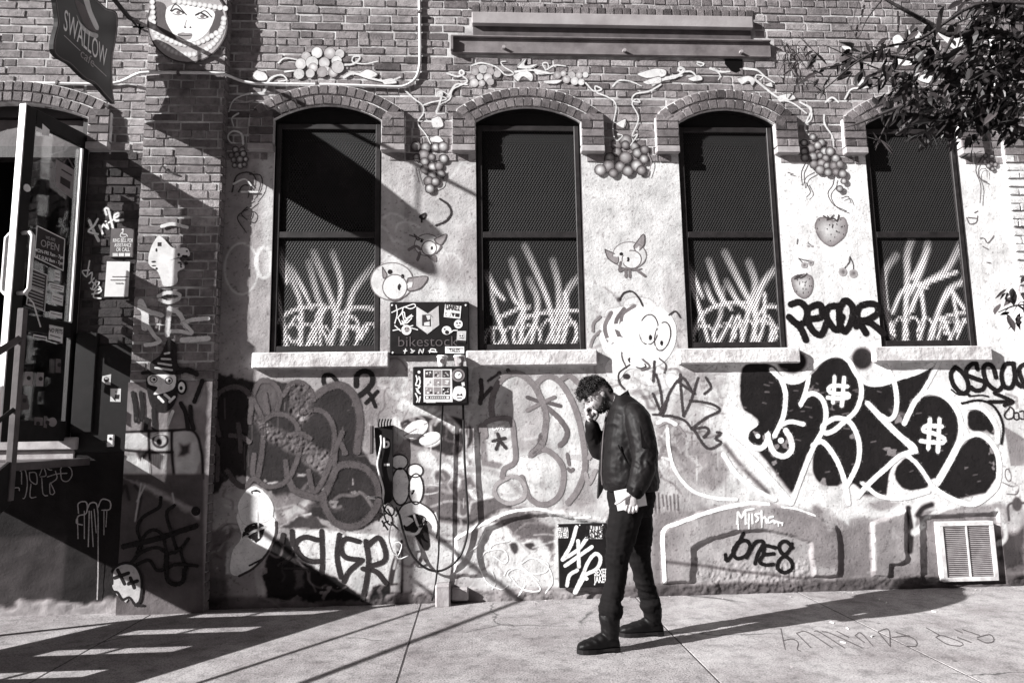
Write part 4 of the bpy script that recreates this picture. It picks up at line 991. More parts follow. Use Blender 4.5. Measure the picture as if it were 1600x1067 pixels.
piece('graffiti_piece', 'faded wine-dark bubble letters left of the pump', 'G', ['130,480 105,350 120,230 200,180 280,190 330,260 320,400', '340,230 380,150 440,140 490,180 510,240 490,340', '340,250 400,390 400,560 370,740 340,720 350,600', '400,390 470,350 560,360 620,430 632,560 600,680 560,740 545,640', '530,230 580,160 640,150 700,200 720,260',
    '740,230 810,180 900,170 980,250 1010,400 990,580|44', '640,340 740,320 810,360 850,460 840,600 780,760 720,830 690,700', '860,500 895,540 920,592', '560,740 600,820 700,860 780,860 830,760 870,680 950,660 1050,690 1120,790 1122,900 1050,1010 950,1050 850,1020 790,920 780,850|40', '180,700 230,770 290,800 350,750 430,800 530,780 560,740',
    '250,410 262,500 265,580', '200,480 270,490 320,520', '415,220 435,340', '70,500 120,560 120,760|20', '850,660 860,560 900,460', '560,480 640,470 700,500'], .10, 24, soft=2.5, a=.95)
piece('graffiti_tag', 'black curled tag under the sill beside the pump', 'G', ['870,150 830,105 785,110 785,160 820,180|24', '985,170 990,110 1030,80 1080,95 1085,150 1045,200 1000,235|30', '1055,200 1080,240 1105,300|20', '1118,205 1085,240 1045,278|20'], .012, 24)
piece('graffiti_piece', 'grey outlined bubble letters behind the man', 'K', ['360,380 352,290 380,180 440,112 520,95 600,150 650,230 690,350 680,480 660,540 600,600|36', '600,600 680,568 760,620 802,700 790,820 740,890 660,912 590,870 560,800 540,740|32', '635,180 640,150 700,110 770,140 830,220 890,360 930,560 932,700 890,820 830,900|34', '790,130 840,110 900,160|30',
    '690,300 770,370 822,450 810,510 780,540|30|.16', '665,480 650,540 600,595|34|.14', '320,395 390,375 472,385 492,500 498,640 430,690 420,740|30', '280,440 300,420 310,480|40', '470,735 390,780 370,830 400,880 470,905 550,870 560,800 520,745 470,735|24|.36', '940,720 960,780 1000,700|26|.34', '1000,560 960,620|26|.34'], .24, 32)
piece('graffiti_mark', 'grey star mark crossing the bubble letters', 'K', ['575,242 640,265 700,275 780,296|22', '575,325 660,280 745,240|22|.22'], .12, 22)
piece('graffiti_mark', 'dark asterisk in the grey box of the bubble letters', 'K', ['390,470 402,512', '360,515 436,497', '402,512 380,566', '404,514 440,558'], .05, 18)
piece('graffiti_mark', 'small white word over the asterisk', 'K', ['360,420 362,445 376,444|5', '384,432 388,445 397,430 388,422 384,432|5', '403,420 408,442 415,420|5', '420,420 421,442 430,440|5', '420,430 430,428|5', '420,420 431,418|5'], .9, 5, soft=.4)
piece('graffiti_mark', 'dark grey exclamation strokes in the bubble letters', 'K', ['825,598 836,660|20', '832,690 845,705 860,690|18'], .16, 20)
piece('graffiti_tag', 'dark brushed fork-shaped tag beside the electric box', 'K', ['285,135 290,200 282,280|26', '290,255 350,185|22', '330,140 400,95|14', '400,92|26', '455,75|26'], .07, 24)
piece('scribble', 'tangled dark spray scribble right of the man', 'O', ['0,300 60,420 100,300 180,200 250,300', '20,180 50,300 60,440', '170,180 175,300 190,440', '150,220 260,300', '60,440 120,440 200,470 240,520', '230,345 300,350 380,370 415,405 330,450 250,510', '240,520 330,510 345,540 315,570', '400,540 425,545 390,580 425,605 340,640 250,520', '330,200 360,260 320,300|14', '0,430 60,430|12', '280,200 240,330 190,440|12', '10,100 0,220|16', '90,330 40,430|18'], .06, 15, a=.85)
piece('scribble', 'grey ring strokes around the scribble', 'O', ['40,500 90,480 150,500 200,560', '90,520 100,650 140,780 240,900 380,950 520,960|22|.86', '30,480 80,460 140,490|26|.8', '60,700 100,710|18|.8'], .3, 14)
# painted creatures and fruit, kept plain
def pig(name, label, body, ears, snout, legs, eyes):
    mb = MB()
    r0, x0_, y0_, a0_, b0_ = snout; q_ = zoval(r0, x0_-a0_*.25, y0_-b0_*.45, a0_*1.75, b0_*1.5); blob(mb, q_, .66, 0, .85, 1.5, surf=surf); ribbon(mb, q_, 1.3, .22, 0, .6, .8, closed=True, surf=surf)
    for P in body: ribbon(mb, rp(*P), 1.8, .14, 0, .6, .9, surf=surf)
    for P in ears: blob(mb, rp(*P), .30, 0, .8, 1.2, surf=surf); ribbon(mb, rp(*P)+[rp(*P)[0]], 1.5, .10, 0, .5, .9, surf=surf)
    r, x, y, a, b = snout; blob(mb, zoval(r, x, y, a, b), .80, 0, 1, .6, surf=surf); ribbon(mb, zoval(r, x, y, a, b), 1.5, .16, 0, .5, .9, closed=True, surf=surf)
    for s in (-.33, .33): blob(mb, zoval(r, x+a*s*1.15, y, a*.15, b*.26), .03, 0, 1, .4, surf=surf)
    for P in legs: ribbon(mb, rp(*P), 4, .18, 0, 1, .9, surf=surf)
    for P in eyes: blob(mb, zoval(*P), .02, 0, 1, .4, surf=surf)
    return decal(mb, name, PLW, label)
pig('painted_pig', 'small flying pig painted beside the first window', [('F', '1200,230 1260,250 1290,260'), ('F', '1365,345 1400,300 1360,280')], [('F', '1228,225 1262,255 1250,262'), ('F', '1355,255 1430,225 1400,290 1365,275')], ('F', 1322, 312, 46, 45), [('F', '1195,322 1240,300 1270,320'), ('F', '1250,385 1265,340'), ('F', '1320,360 1360,390 1355,360')], [('F', 1275, 268, 9, 9)])
pig('painted_pig', 'pig head peeking over the bike sign', [('F', '1040,590 1090,640 1150,625 1185,560')], [('F', '1190,500 1310,490 1270,560 1190,575'), ('F', '1030,430 1060,480 1036,500')], ('F', 1108, 555, 76, 78), [], [('F', 1078, 460, 15, 15), ('F', 1156, 488, 10, 14)])
pig('painted_pig', 'small winged pig painted right of the second window', [('J', '1180,440 1240,450 1290,440')], [('J', '1060,320 1140,360 1135,410 1080,375'), ('J', '1240,300 1300,225 1305,290 1260,335')], ('J', 1228, 382, 60, 56), [('J', '1190,440 1190,490'), ('J', '1215,450 1215,490'), ('J', '1250,440 1310,485'), ('J', '1160,400 1150,455 1175,440')], [('J', 1163, 348, 12, 10)])
def berry(name, label, P, seeds, leaf, hl, sf=surf):
    mb = MB(); blob(mb, rp(*P), .26, 0, .9, 1.5, surf=sf, cen=rp(P[0], hl)[0], vc=.72); r = random.Random(len(label)); Q = np.array(rp(*P)); cxy = Q.mean(0)
    ribbon(mb, list(map(tuple, catmull(rp(*P), 4, True)))[:-1], 1.2, .2, 0, .8, .8, surf=sf)
    for k in range(seeds):
        q = cxy+(Q[r.randrange(len(Q))]-cxy)*r.uniform(.2, .9); blob(mb, oval(q[0], q[1], .8, 1.3), .08, 0, .8, .4, surf=sf)
    for s in leaf: ribbon(mb, rp(P[0], s), 2, .07, 0, .6, .9, surf=sf)
    return decal(mb, name, PLW, label)
berry('painted_strawberry', 'large painted strawberry between the right-hand windows', ('N', '1015,190 1030,130 1080,120 1130,140 1190,120 1212,170 1200,230 1150,280 1105,298 1050,260'), 26, ['1065,110 1100,130 1090,112', '1090,135 1130,125 1150,145 1160,105', '1110,125 1130,105'], '1090,190')
berry('painted_strawberry', 'small painted strawberry above the black tag', ('N', '865,520 880,490 940,475 990,490 998,550 980,600 940,625 890,590'), 18, ['885,505 920,490 905,480', '920,500 950,485 960,470', '895,490 930,480'], '925,540')
mb = MB()
for P in ('910,375 940,385 1000,395', '915,380 945,415', '1230,365 1225,400 1190,445', '1230,365 1250,410 1252,450', '905,255 900,285', '970,280 985,290'): ribbon(mb, rp('N', P), 1.3, .06, 0, .5, .9, surf=surf)
for cx, cy, r in ((945, 418, 20), (985, 405, 16), (1185, 460, 26), (1252, 470, 26), (970, 298, 7), (992, 298, 8)): blob(mb, zoval('N', cx, cy, r, r), .42, 0, .9, 1, surf=surf, cen=rp('N', f'{cx+4},{cy-2}')[0], vc=.12)
o = decal(mb, 'painted_cherries', PLW, 'painted cherries scattered between the right-hand windows'); o['kind'] = 'stuff'
def figure(name, label, fills, lines):
    mb = MB()
    for r_, P, v in fills: blob(mb, rp(r_, P) if isinstance(P, str) else P, v, 0, .97, 1.3, surf=surf)
    for r_, P, w, v in lines: ribbon(mb, rp(r_, P) if isinstance(P, str) else P, w, v, 0, .8, .92, surf=surf, closed=not isinstance(P, str))
    return decal(mb, name, PLW, label)
figure('painted_bee', 'bright white cartoon bee with big eyes painted above the bowed head', [('J', '1060,760 1130,690 1260,672 1420,690 1500,790 1490,930 1400,1040 1240,1060 1100,1000 1030,880', .88), ('K', '1110,0 1300,-10 1290,60 1200,70 1150,130 1090,120 1060,60', .88),
    ('J', '1195,955 1230,930 1290,1000 1320,1055 1260,1060 1210,1020', .05), (0, zoval('J', 1335, 820, 58, 94, .08), .92), (0, zoval('J', 1420, 862, 48, 90, .2), .92), (0, zoval('J', 1345, 870, 10, 16), .02), (0, zoval('J', 1415, 905, 9, 15), .02), (0, zoval('K', 1195, 112, 20, 16), .04)],
    [('J', '1100,715 1060,800 1085,890 1150,940', 6, .20), ('J', '1180,690 1130,770 1150,860 1190,890', 6, .16), ('J', '1245,672 1175,720 1160,780', 5, .2), (0, zoval('J', 1335, 820, 58, 94, .08), 1.6, .08), (0, zoval('J', 1420, 862, 48, 90, .2), 1.6, .08), ('J', '1150,632 1180,590 1230,582 1270,620 1298,675', 2, .04), ('J', '1030,740 990,780 985,830', 4, .25), ('J', '1030,830 990,870 970,925', 4, .25), ('J', '1460,730 1500,705 1530,745', 2, .06), ('J', '1190,900 1165,980 1195,1060', 2.2, .12), ('J', '1400,1000 1440,1040 1430,1090', 2, .1), ('K', '1215,40 1150,90 1150,150 1180,190', 2.6, .06), ('K', '1290,0 1340,50 1290,72', 3, .15)])
figure('painted_disc', 'large pale round face with a black mouth low beside the brick pilaster', [('H', '240,20 330,-40 430,-10 485,60 480,140 430,250 345,345 255,395 200,370 215,240 270,150', .86), ('G', '265,870 340,800 420,840 470,930 440,1010 300,1040 250,950', .84), ('G', '330,830 370,820 405,850 380,868 345,852', .02), ('H', '275,150 300,90 360,65 410,85 400,150 350,195 300,190', .02)],
    [('H', '485,60 482,140 432,252 345,348 255,398', 3.5, .06), ('H', '282,162 340,122 420,92', 3.5, .6), ('H', '320,332 400,292', 3, .04), ('H', '372,0 378,160', 2, .6)])
figure('painted_eyes', 'white bulging cartoon eyes and curled mouth beside the pump post', [(0, zoval('V', 236, 300, 48, 42), .88), (0, zoval('V', 326, 350, 45, 38), .88), (0, zoval('V', 242, 440, 52, 106), .9), (0, zoval('V', 331, 455, 42, 88), .9), (0, zoval('V', 226, 486, 14, 19), .01), (0, zoval('V', 318, 478, 13, 18), .01), ('V', '215,610 260,545 340,530 420,580 455,650 450,735 420,700 400,640 330,600 262,620 255,690 220,670', .86), ('V', '262,630 320,600 385,620 400,700 408,785 385,808 355,770 310,705 268,690', .02)],
    [(0, zoval('V', 236, 300, 48, 42), 1.5, .04), (0, zoval('V', 326, 350, 45, 38), 1.5, .04), (0, zoval('V', 242, 440, 52, 106), 1.8, .03), (0, zoval('V', 331, 455, 42, 88), 1.8, .03), ('V', '215,610 260,545 340,530 420,580 455,650 450,735', 2, .05), ('V', '250,700 330,712 370,655', 4, .8), ('V', '320,600 332,640 350,680', 3.5, .8)])
figure('painted_swirl', 'pale painted lobes on the dark shape under the electric box', [(0, zoval('V', 330, 112, 76, 44, -.5), .86), (0, zoval('V', 410, 165, 62, 34, -.35), .84)], [('V', '262,150 330,112 398,75', 1.4, .3)])
# vines and grapes, over plaster and brick
YB = -.0125
def grapes(name, label, balls, vines, white=False, y=YB, parent=UPW, leaves=()):
    mb = MB(); r = random.Random(len(balls)*3+len(vines))
    for P in leaves: blob(mb, rp(*P), .72, y, .9, .8); ribbon(mb, rp(*P), 1., .14, y, .5, .7)
    for s in vines:
        p = s.split('|'); reg, pts_ = p[0].split(' ', 1); ribbon(mb, rp(reg, pts_), (float(p[1]) if len(p) > 1 else 2.4)*r.uniform(1.0, 1.35), float(p[2]) if len(p) > 2 else .70, y, .7, .85, w1=(float(p[1]) if len(p) > 1 else 2.4)*r.uniform(.45, .8))
    for reg, cx, cy, rr in balls:
        rr *= r.uniform(.78, 1.12); cx += r.uniform(-4, 4); cy += r.uniform(-4, 4)
        v0 = .5 if white else .10; v1 = .88
        blob(mb, zoval(reg, cx, cy, rr*1.1, rr*1.1), .05, y, .55, .8)
        blob(mb, zoval(reg, cx, cy, rr, rr), v0*r.uniform(.6, 1.4), y, .95, .8, cen=rp(reg, f'{cx-rr*r.uniform(0,.35)},{cy-rr*r.uniform(.05,.4)}')[0], vc=v1*r.uniform(.45, 1))
    return decal(mb, name, parent, label, 'spray')
def cluster(reg, pts_, r): return [(reg, float(a), float(b), r) for a, b in (q.split(',') for q in pts_.split())]
grapes('painted_grapes', 'painted grape bunch hanging beside the brick pilaster', cluster('E', '115,735 150,735 85,770 125,770 165,765 100,800 140,800 175,800 110,835 145,840 170,830', 22), ['E 310,330 280,380 180,390 100,430 70,500|3.4', 'E 130,510 90,540 100,590', 'E 160,700 150,640 100,620 65,650 80,690 110,695|3', 'E 120,430 170,440 220,430|4|.4'], leaves=[('E', '250,240 300,260 310,300 250,305 220,280')])
grapes('painted_leaf_swirl', 'dark brushed leaf swirl under the left grape bunch', [], ['E 90,1000 120,900 200,880 240,930 220,1020|2|.06', 'E 130,1000 160,960 200,970 190,1040|2|.06', 'E 200,890 270,900 275,980 230,1050|2|.06', 'F 230,20 180,60 150,100 200,140 225,100 200,70 150,90 125,130 180,215|1.6|.05', 'E 100,950 170,920 210,960|3|.7', 'E 150,1000 250,1000|3|.7'])
grapes('painted_grapes', 'pale painted grapes over the first window arch', cluster('E', '550,150 620,130 700,135 760,140 520,200 590,190 670,195 740,180 600,225 680,240 510,265 580,262 650,255 720,250 750,225', 34), ['E 380,195 420,165 500,175|2.4', 'E 770,210 850,200 890,160 850,155 845,190 920,200 1000,185|2.4', 'E 420,250 500,240', 'E 790,285 850,260 950,290 1060,310 1140,285|4', 'E 310,320 340,285 400,270 430,300 380,310|3'], True, leaves=[('E', '880,260 940,235 1000,265 960,290'), ('E', '1030,300 1090,290 1120,320 1050,330')])
grapes('painted_grapes', 'painted grape bunch hanging between first and second windows', cluster('E', '1240,710 1300,720 1360,720 1410,720 1245,785 1290,770 1335,785 1410,790 1290,815 1290,855 1340,845 1385,835 1345,895 1395,890 1315,935 1360,940 1325,985', 29), ['E 1170,365 1230,420 1280,460 1285,510 1250,570 1300,640 1330,700|2.4', 'E 1280,460 1340,440 1430,420 1370,390 1400,370 1450,400|2.2', 'E 1380,470 1370,510 1420,510', 'E 1450,390 1490,330 1560,330|3', 'E 1240,850 1250,900 1265,950|1.2|.1', 'E 1420,870 1400,950 1360,980|1.6|.1'], leaves=[('E', '1340,540 1390,530 1410,590 1350,600'), ('E', '1330,660 1380,650 1410,690 1340,690')])
grapes('painted_grapes', 'pale painted grapes and leaves over the second window arch', cluster('I', '250,450 300,430 345,450 385,460 230,490 280,485 330,490 240,520 290,520 345,515', 24)+cluster('I', '760,470 800,465 850,470 900,470 940,470 820,500 870,510 915,515', 22), ['I 230,410 290,395 380,420 440,470 490,460 430,420 410,390 440,385|2.2', 'I 75,460 140,480 180,460 165,440 150,460 200,510 110,560 90,620 20,660|2.4', 'I 700,435 750,410 815,415', 'I 690,440 670,400 700,395 710,430|2', 'I 500,450 600,440 700,460 760,455|3', 'I 940,520 990,570 1040,560 1000,540 1010,580 1080,610 1130,660 1110,800 1130,880 1170,850 1140,840|2.4', 'I 10,600 40,580 30,640 5,700|3'], True, leaves=[('I', '510,420 570,365 560,410 640,400 600,430'), ('I', '490,470 560,440 610,470 600,510 550,480 520,510'), ('I', '620,430 720,455 640,470'), ('I', '680,505 790,500 760,525 700,525')])
grapes('painted_grapes', 'painted grape bunch hanging between second and third windows', cluster('I', '1130,905 1190,880 1240,920 1190,910 1130,950 1095,990 1190,990 1260,960 1300,995 1080,1035 1155,1040 1255,1035 1030,1060 1310,940 1110,1085 1200,1075 1290,1070', 34), ['I 1110,540 1150,505 1220,510 1290,540|2.2', 'I 1410,530 1340,570 1250,590 1230,630 1280,640 1260,620 1230,650 1270,740 1230,850 1265,840 1220,910|2.2', 'I 1330,960 1350,1020 1330,1100|1.5|.3'], leaves=[('I', '1265,460 1370,430 1440,440 1430,480 1330,490'), ('I', '1130,770 1190,745 1180,800'), ('I', '1165,860 1220,855 1240,885 1180,890')])
grapes('painted_vine', 'white painted vine over the third window arch', [], ['M 0,330 60,300 150,280 190,235 160,230 170,250 240,250 280,290|4', 'M 280,190 320,200 300,215 275,200|2.4', 'M 360,230 420,250 480,250|4', 'M 570,230 650,240 700,280 760,320|3', 'M 640,300 700,350 780,410 880,450 960,510|3', 'M 640,290 650,270 690,280 670,300|2.4', 'M 960,460 990,490 960,560 950,600|3', 'M 380,230 420,270 410,300|2', 'I 1440,490 1520,470 1560,440 1530,420 1515,445|3.4'], leaves=[('M', '530,290 600,275 640,300 620,340 600,310 560,330'), ('M', '220,290 290,270 310,300 260,310'), ('M', '780,400 860,385 890,420 800,440'), ('M', '700,330 740,315 750,345'), ('I', '1300,510 1400,480 1410,520 1340,530')])
grapes('painted_grapes', 'painted grape bunch hanging between third and fourth windows', cluster('M', '945,690 1000,660 1055,690 945,750 990,730 1030,715 1070,750 1110,750 950,785 1000,780 1040,770 1080,790 1145,790 1005,825 1050,820 1085,840 1125,840 1170,830 1040,865 1095,880 1140,875 1185,890', 27)+cluster('M', '1190,935 1168,980', 24), ['M 950,600 970,640 1020,650|3', 'M 1070,520 1075,580 1120,650 1130,710|2.4', 'M 955,820 930,880 935,960|1.8|.06', 'M 1010,880 960,910 940,960|1.4|.1', 'M 960,945 985,1000 960,1035|1.3|.06', 'M 1135,915 1125,960 1095,1010 1130,1080 1210,1120|1.4|.08', 'M 1180,1040 1220,1030 1240,1070|1.4|.08', 'M 845,880 880,890|1.2|.1'])
grapes('painted_grapes', 'small painted grapes at the white brick edge', cluster('R', '1360,15 1400,25 1360,50 1395,60 1420,70 1400,100 1375,80', 17), ['R 1340,20 1300,100 1330,200 1325,310|1.3|.1', 'R 1370,180 1320,150 1330,100 1365,100 1370,150|1.1|.15'], parent=PLW)
mb = MB()
for P in ('1240,400 1260,440 1300,430 1310,390', '1290,370 1310,360', '1250,400 1300,405', '1325,530 1350,530 1370,560 1400,530 1410,515', '1340,580 1375,600', '1365,680 1390,685'): ribbon(mb, rp('R', P), 1.5, .15, 0, .6, .8, surf=surf)
o = decal(mb, 'painted_doodles', PLW, 'faint painted doodles beside the last window'); o['kind'] = 'stuff'
mb = MB()                                                     # white leaf-shaped patches behind the tree
for P in ('780,240 820,220 850,270 800,300', '870,200 930,190 960,230 900,240', '1060,200 1150,190 1220,230 1240,280 1170,310 1110,260', '800,380 880,350 910,400 830,410', '920,480 960,390 990,460 1050,490 1000,520', '540,510 600,500 630,530 560,535', '460,290 520,300 500,325'): blob(mb, rp('Q', P), .82, YB, .95, .8)
for P in ('480,620 520,560 600,550 640,540', '360,640 400,610 440,640', '200,640 260,680 270,740 230,780'): ribbon(mb, rp('Q', P), 2.6, .74, YB, .6, .9)
decal(mb, 'white_leaf_patches', UPW, 'white leaf-shaped patches on the brick behind the tree', 'spray_solid')
# faint dark arc and star between the windows
piece('painted_arc', 'thin black curve painted over the flying pig', 'F', ['1390,5 1440,40 1460,90 1430,140 1365,170|10'], .04, 9)
piece('painted_star', 'tiny painted star over the flying pig', 'F', ['1265,112 1300,95 1290,130 1262,118|8', '1278,118 1275,150|8'], .04, 8)

# ---------------------------------------------------------------- paint on the pilaster
RB = MB(); nrx, nrz = 96, 250
rx_, rz_ = np.meshgrid(np.linspace(PX0+.001, PX1-.001, nrx+1), np.linspace(-.03, Z_REND+.02, nrz+1))
pX, pY = px_wall(rx_, rz_, PYF)
pc = Canvas(pX.ravel(), pY.ravel(), .30)
pc.fill(rp('1', '170,580 340,580 340,680 170,680'), .24, 4)
pc.fill(rp('C', '770,420 1290,400 1290,520 1180,640 1290,700 1290,760 760,760'), .30, 10, 1, 8); pc.fill(rp('C', '780,420 900,480 920,520 780,520'), .14, 8, .8)
pc.fill(rp('C', '1120,600 1290,480 1290,660'), .46, 8, .7)
for P, v in (('760,790 920,780 925,880 870,920 760,890', .62), ('945,780 1065,775 1070,890 950,890', .58), ('1080,780 1210,775 1250,880 1250,960 1200,1067 1100,1067 1090,900', .60), ('740,950 930,920 940,1067 730,1067', .66), ('950,920 1070,910 1080,1067 960,1067', .36)): pc.cfill(rp('C', P), v, 3, 1, 3)
pc.cfill(rp('C', '850,900 900,890 930,920 880,960'), .04, 4)
for P in ('760,780 1060,770 1210,775 1260,900 1270,1067', '930,770 935,900 945,1067', '1075,770 1075,900 1090,1067', '760,890 930,905 1080,905'): pc.stroke(rp('C', P), 4.5, .02, 1.2)
pc.stroke(zoval('C', 1003, 832, 46, 42), 4, .03, 1, closed=True); pc.cfill(zoval('C', 996, 842, 18, 22), .02, 1); pc.stroke(rp('C', '950,810 1000,790 1060,800'), 2, .7, 1)
pc.fill(rp('C', '1120,850 1150,860 1190,850 1185,910 1150,930 1115,930 1130,890'), .05, 4)
for k in range(9): pc.stroke(rp('C', f'{860+k*10},{940+k%3*12} {858+k*10},{1020+k*4}'), 1.4, .85, .8, .8)
for k in range(7): pc.stroke(rp('C', f'{955+k*14},{920} {955+k*14},{980+k*5}'), 1.2, .78, .8, .7)
pc.fill(rp('D', '590,0 1040,0 1040,720 560,720'), .10, 3); pc.fill(rp('D', '600,10 760,60 1020,190 1020,230 640,20'), .40, 4, .9, 4)  # pale diagonal strip is a sunlight band painted into the render colour
for P in ('620,100 640,60 660,130', '690,60 720,110 700,220'): pc.stroke(rp('D', P), 5, .04, 2)
for P in ('720,50 690,240', '740,60 700,140', '880,100 890,150'): pc.stroke(rp('D', P), 2.5, .55, 1)
pc.fill(rp('D', '650,620 1020,560 1020,720 640,720'), .16, 10, .9)
pc.c *= .8+.4*fbm(rx_.ravel()*5, rz_.ravel()*5, 15)
vv = np.clip(pc.c, .01, .9); RB.add(np.stack([rx_, np.full(rx_.shape, PYF-.004)-(fbm(rx_*14, rz_*14, 2)-.5)*.006, rz_], -1).reshape(-1, 3), [(j*(nrx+1)+i, j*(nrx+1)+i+1, (j+1)*(nrx+1)+i+1, (j+1)*(nrx+1)+i) for j in range(nrz) for i in range(nrx)], [(*G(q), 1) for q in vv])
REN = RB.build('pilaster_render', M['plaster'], PIL, col=True, sm=True)
YP = PYF-.0095
def pp(name, label, region, strokes, v, w, **k): return piece(name, label, region, strokes, v, w, PIL, y=k.pop('y', YP), **k)
mb = MB()
blob(mb, rp('C', '1050,200 1100,230 1105,330 1115,410 960,410 940,350 1000,300 1030,240'), .03, YP, 1, .6, cen=rp('C', '1040,350')[0])
for P in ('1030,290 1058,285', '1010,322 1065,325', '990,350 1070,362', '970,378 1075,392'): ribbon(mb, rp('C', P), 3, .7, YP, .5)
ribbon(mb, rp('C', '890,410 960,405 1120,410 1170,385 1230,410'), 5, .02, YP, .8)
blob(mb, rp('C', '930,425 1090,420 1110,540 1060,640 960,640 920,520'), .02, YP, 1, .6); blob(mb, rp('C', '930,430 1020,420 1095,425 1090,500 1040,530 960,545 985,500 930,480'), .88, YP, 1, .5)
for cx, cy in ((960, 450), (1055, 458)): blob(mb, zoval('C', cx, cy, 22, 20), .9, YP, 1, .4); ribbon(mb, zoval('C', cx, cy, 22, 20), 1.2, .02, YP, .4, closed=True); blob(mb, zoval('C', cx+4, cy+2, 8, 9), .02, YP, 1, .3)
blob(mb, zoval('C', 1135, 500, 26, 36), .88, YP, 1, .5); ribbon(mb, zoval('C', 1135, 500, 28, 40), 3, .02, YP, .5, closed=True); blob(mb, zoval('C', 1132, 505, 10, 12), .02, YP, 1, .3)
for P in ('990,560 1020,590', '1030,545 1060,570', '1060,590 1090,560'): ribbon(mb, rp('C', P), 4, .86, YP, .5)
ribbon(mb, rp('C', '1080,650 1060,700 1050,730'), 5, .75, YP, .6)
for P in ('830,535 845,620 850,710', '880,535 890,620 885,700', '1265,460 1235,540 1215,590', '1190,620 1195,700 1210,760', '1130,600 1160,660 1175,760', '920,700 910,760', '960,640 965,760', '1130,390 1180,400 1230,420'): ribbon(mb, rp('C', P), 6.5, .02, YP, 1)
decal(mb, 'graffiti_figure', PIL, 'painted face with a striped pointed hat on the pilaster')
mb = MB(); blob(mb, rp('D', '572,560 575,490 630,455 690,470 722,540 715,640 680,660 655,635 640,655 610,610 600,620 580,590'), .52, YP, 1, .6)
ribbon(mb, rp('D', '572,560 575,490 630,455 690,470 722,540 715,640 690,670'), 4, .02, YP, .6); ribbon(mb, rp('D', '575,600 600,605 625,640 660,630 690,665 730,670'), 4, .02, YP, .6)
for P in ('600,490 635,560', '585,530 655,505', '665,530 685,580', '655,560 700,545'): ribbon(mb, rp('D', P), 5.5, .02, YP, .6)
decal(mb, 'graffiti_skull', PIL, 'pale skull with crossed eyes at the foot of the pilaster')
pp('graffiti_squiggle', 'black looping squiggles across the lower pilaster', 'D', ['820,120 810,170 730,220 700,280 720,360 690,430', '890,160 850,200 870,290 900,390 880,400', '700,400 740,310 790,285 830,320 845,400 840,480', '630,370 800,330 1000,265|26', '670,450 720,400 800,375 860,405 920,380 960,330', '700,460 760,440 800,490 850,480 900,460 1005,468', '920,380 930,430 950,480|14', '850,400 850,520 880,560 930,550 940,490|20'], .015, 15)
pp('graffiti_tag', 'sprayed black spot at the edge of the pilaster', 'D', ['998,190|46'], .015, 30)
pp('graffiti_tag', 'rough white letters brushed on the pilaster bricks', 'C', ['880,-30 905,40 905,125|46', '870,0 940,30 1010,50|30', '930,125 970,185 1000,210 960,230 910,235|26', '1060,10 1050,90 1045,170|34', '1060,10 1120,40 1160,120|30', '1140,100 1200,80 1300,70|26', '1050,150 1120,150 1200,160 1150,100|24', '1140,205 1300,195|34|.8', '990,-70 1040,-90 1110,-85 1125,-60 1060,-30 1000,-45|22'], .8, 30, a=.85)
mb = MB(); blob(mb, rp('B', '985,520 1020,530 1080,590 1165,590 1185,640 1120,650 1155,710 1110,740 1110,800 1080,825 1020,825 1005,780 980,730 930,690 940,600'), .9, YP, 1, 1)
ribbon(mb, rp('B', '1010,455 1080,440 1170,462'), 5, .85, YP, 1, .9); blob(mb, rp('B', '985,555 1010,555 1010,580 985,580'), .05, YP, 1, .3, curve=False)
for k in range(14): blob(mb, zoval('B', random.choice((960, 970, 1130, 1160))+random.uniform(-30, 30), random.uniform(600, 720), random.uniform(4, 16), random.uniform(4, 12)), .04, YP, .8, .6)
decal(mb, 'paste_up_remnant', PIL, 'torn white paste-up remnant on the pilaster bricks', 'spray_solid')
pp('crack', 'thin dark crack in the pilaster bricks', 'B', ['1000,110 1015,80 1050,110 1110,130'], .03, 8)
# round paste-up of a face framed by beads, high on the pilaster
mb = MB(); ring = oval(293, 36, 62, 62, 0, 30)
blob(mb, ring, .42, YP, 1, .6); ribbon(mb, ring, 2, .08, YP, .5, closed=True)
blob(mb, rp('A', '950,20 1030,30 1060,150 1100,250 1000,190 955,110'), .10, YP, .9, .8); blob(mb, rp('A', '1330,90 1390,70 1400,160 1370,230 1310,240'), .10, YP, .9, .8)
blob(mb, rp('A', '1035,90 1060,40 1180,20 1330,70 1330,140 1290,210 1220,260 1150,265 1090,220 1045,150'), .9, YP, 1, .6)
for cx, cy, w in ((1115, 80, 34), (1265, 105, 34)):
    ribbon(mb, rp('A', f'{cx-w-8},{cy-8} {cx-10},{cy-22} {cx+w},{cy+4}'), 2.4, .03, YP, .5); blob(mb, zoval('A', cx, cy, 13, 11), .2, YP, 1, .4); ribbon(mb, rp('A', f'{cx-w},{cy+8} {cx},{cy+16} {cx+w},{cy+6}'), 1, .1, YP, .4)
ribbon(mb, rp('A', '1065,70 1100,30 1165,95'), 1.6, .04, YP, .5); ribbon(mb, rp('A', '1235,95 1280,70 1325,110'), 1.6, .04, YP, .5)
ribbon(mb, rp('A', '1165,130 1155,165 1150,172'), 1, .3, YP, .4)
for cx in (1157, 1190): blob(mb, zoval('A', cx, 173, 6, 5), .03, YP, 1, .3)
blob(mb, rp('A', '1110,215 1145,205 1160,210 1200,212 1190,245 1150,250 1125,240'), .34, YP, 1, .5); ribbon(mb, rp('A', '1112,220 1150,226 1200,222'), 1.2, .03, YP, .4)
for (a0, a1, rr, n) in ((math.pi*.98, math.pi*.02, 57, 26),):
    for k in range(n):
        t = a0+(a1-a0)*k/(n-1); blob(mb, oval(293+rr*math.cos(t), 26+rr*1.05*math.sin(t), 4.4, 4.4), .55, YP, 1, .5, vc=.95)
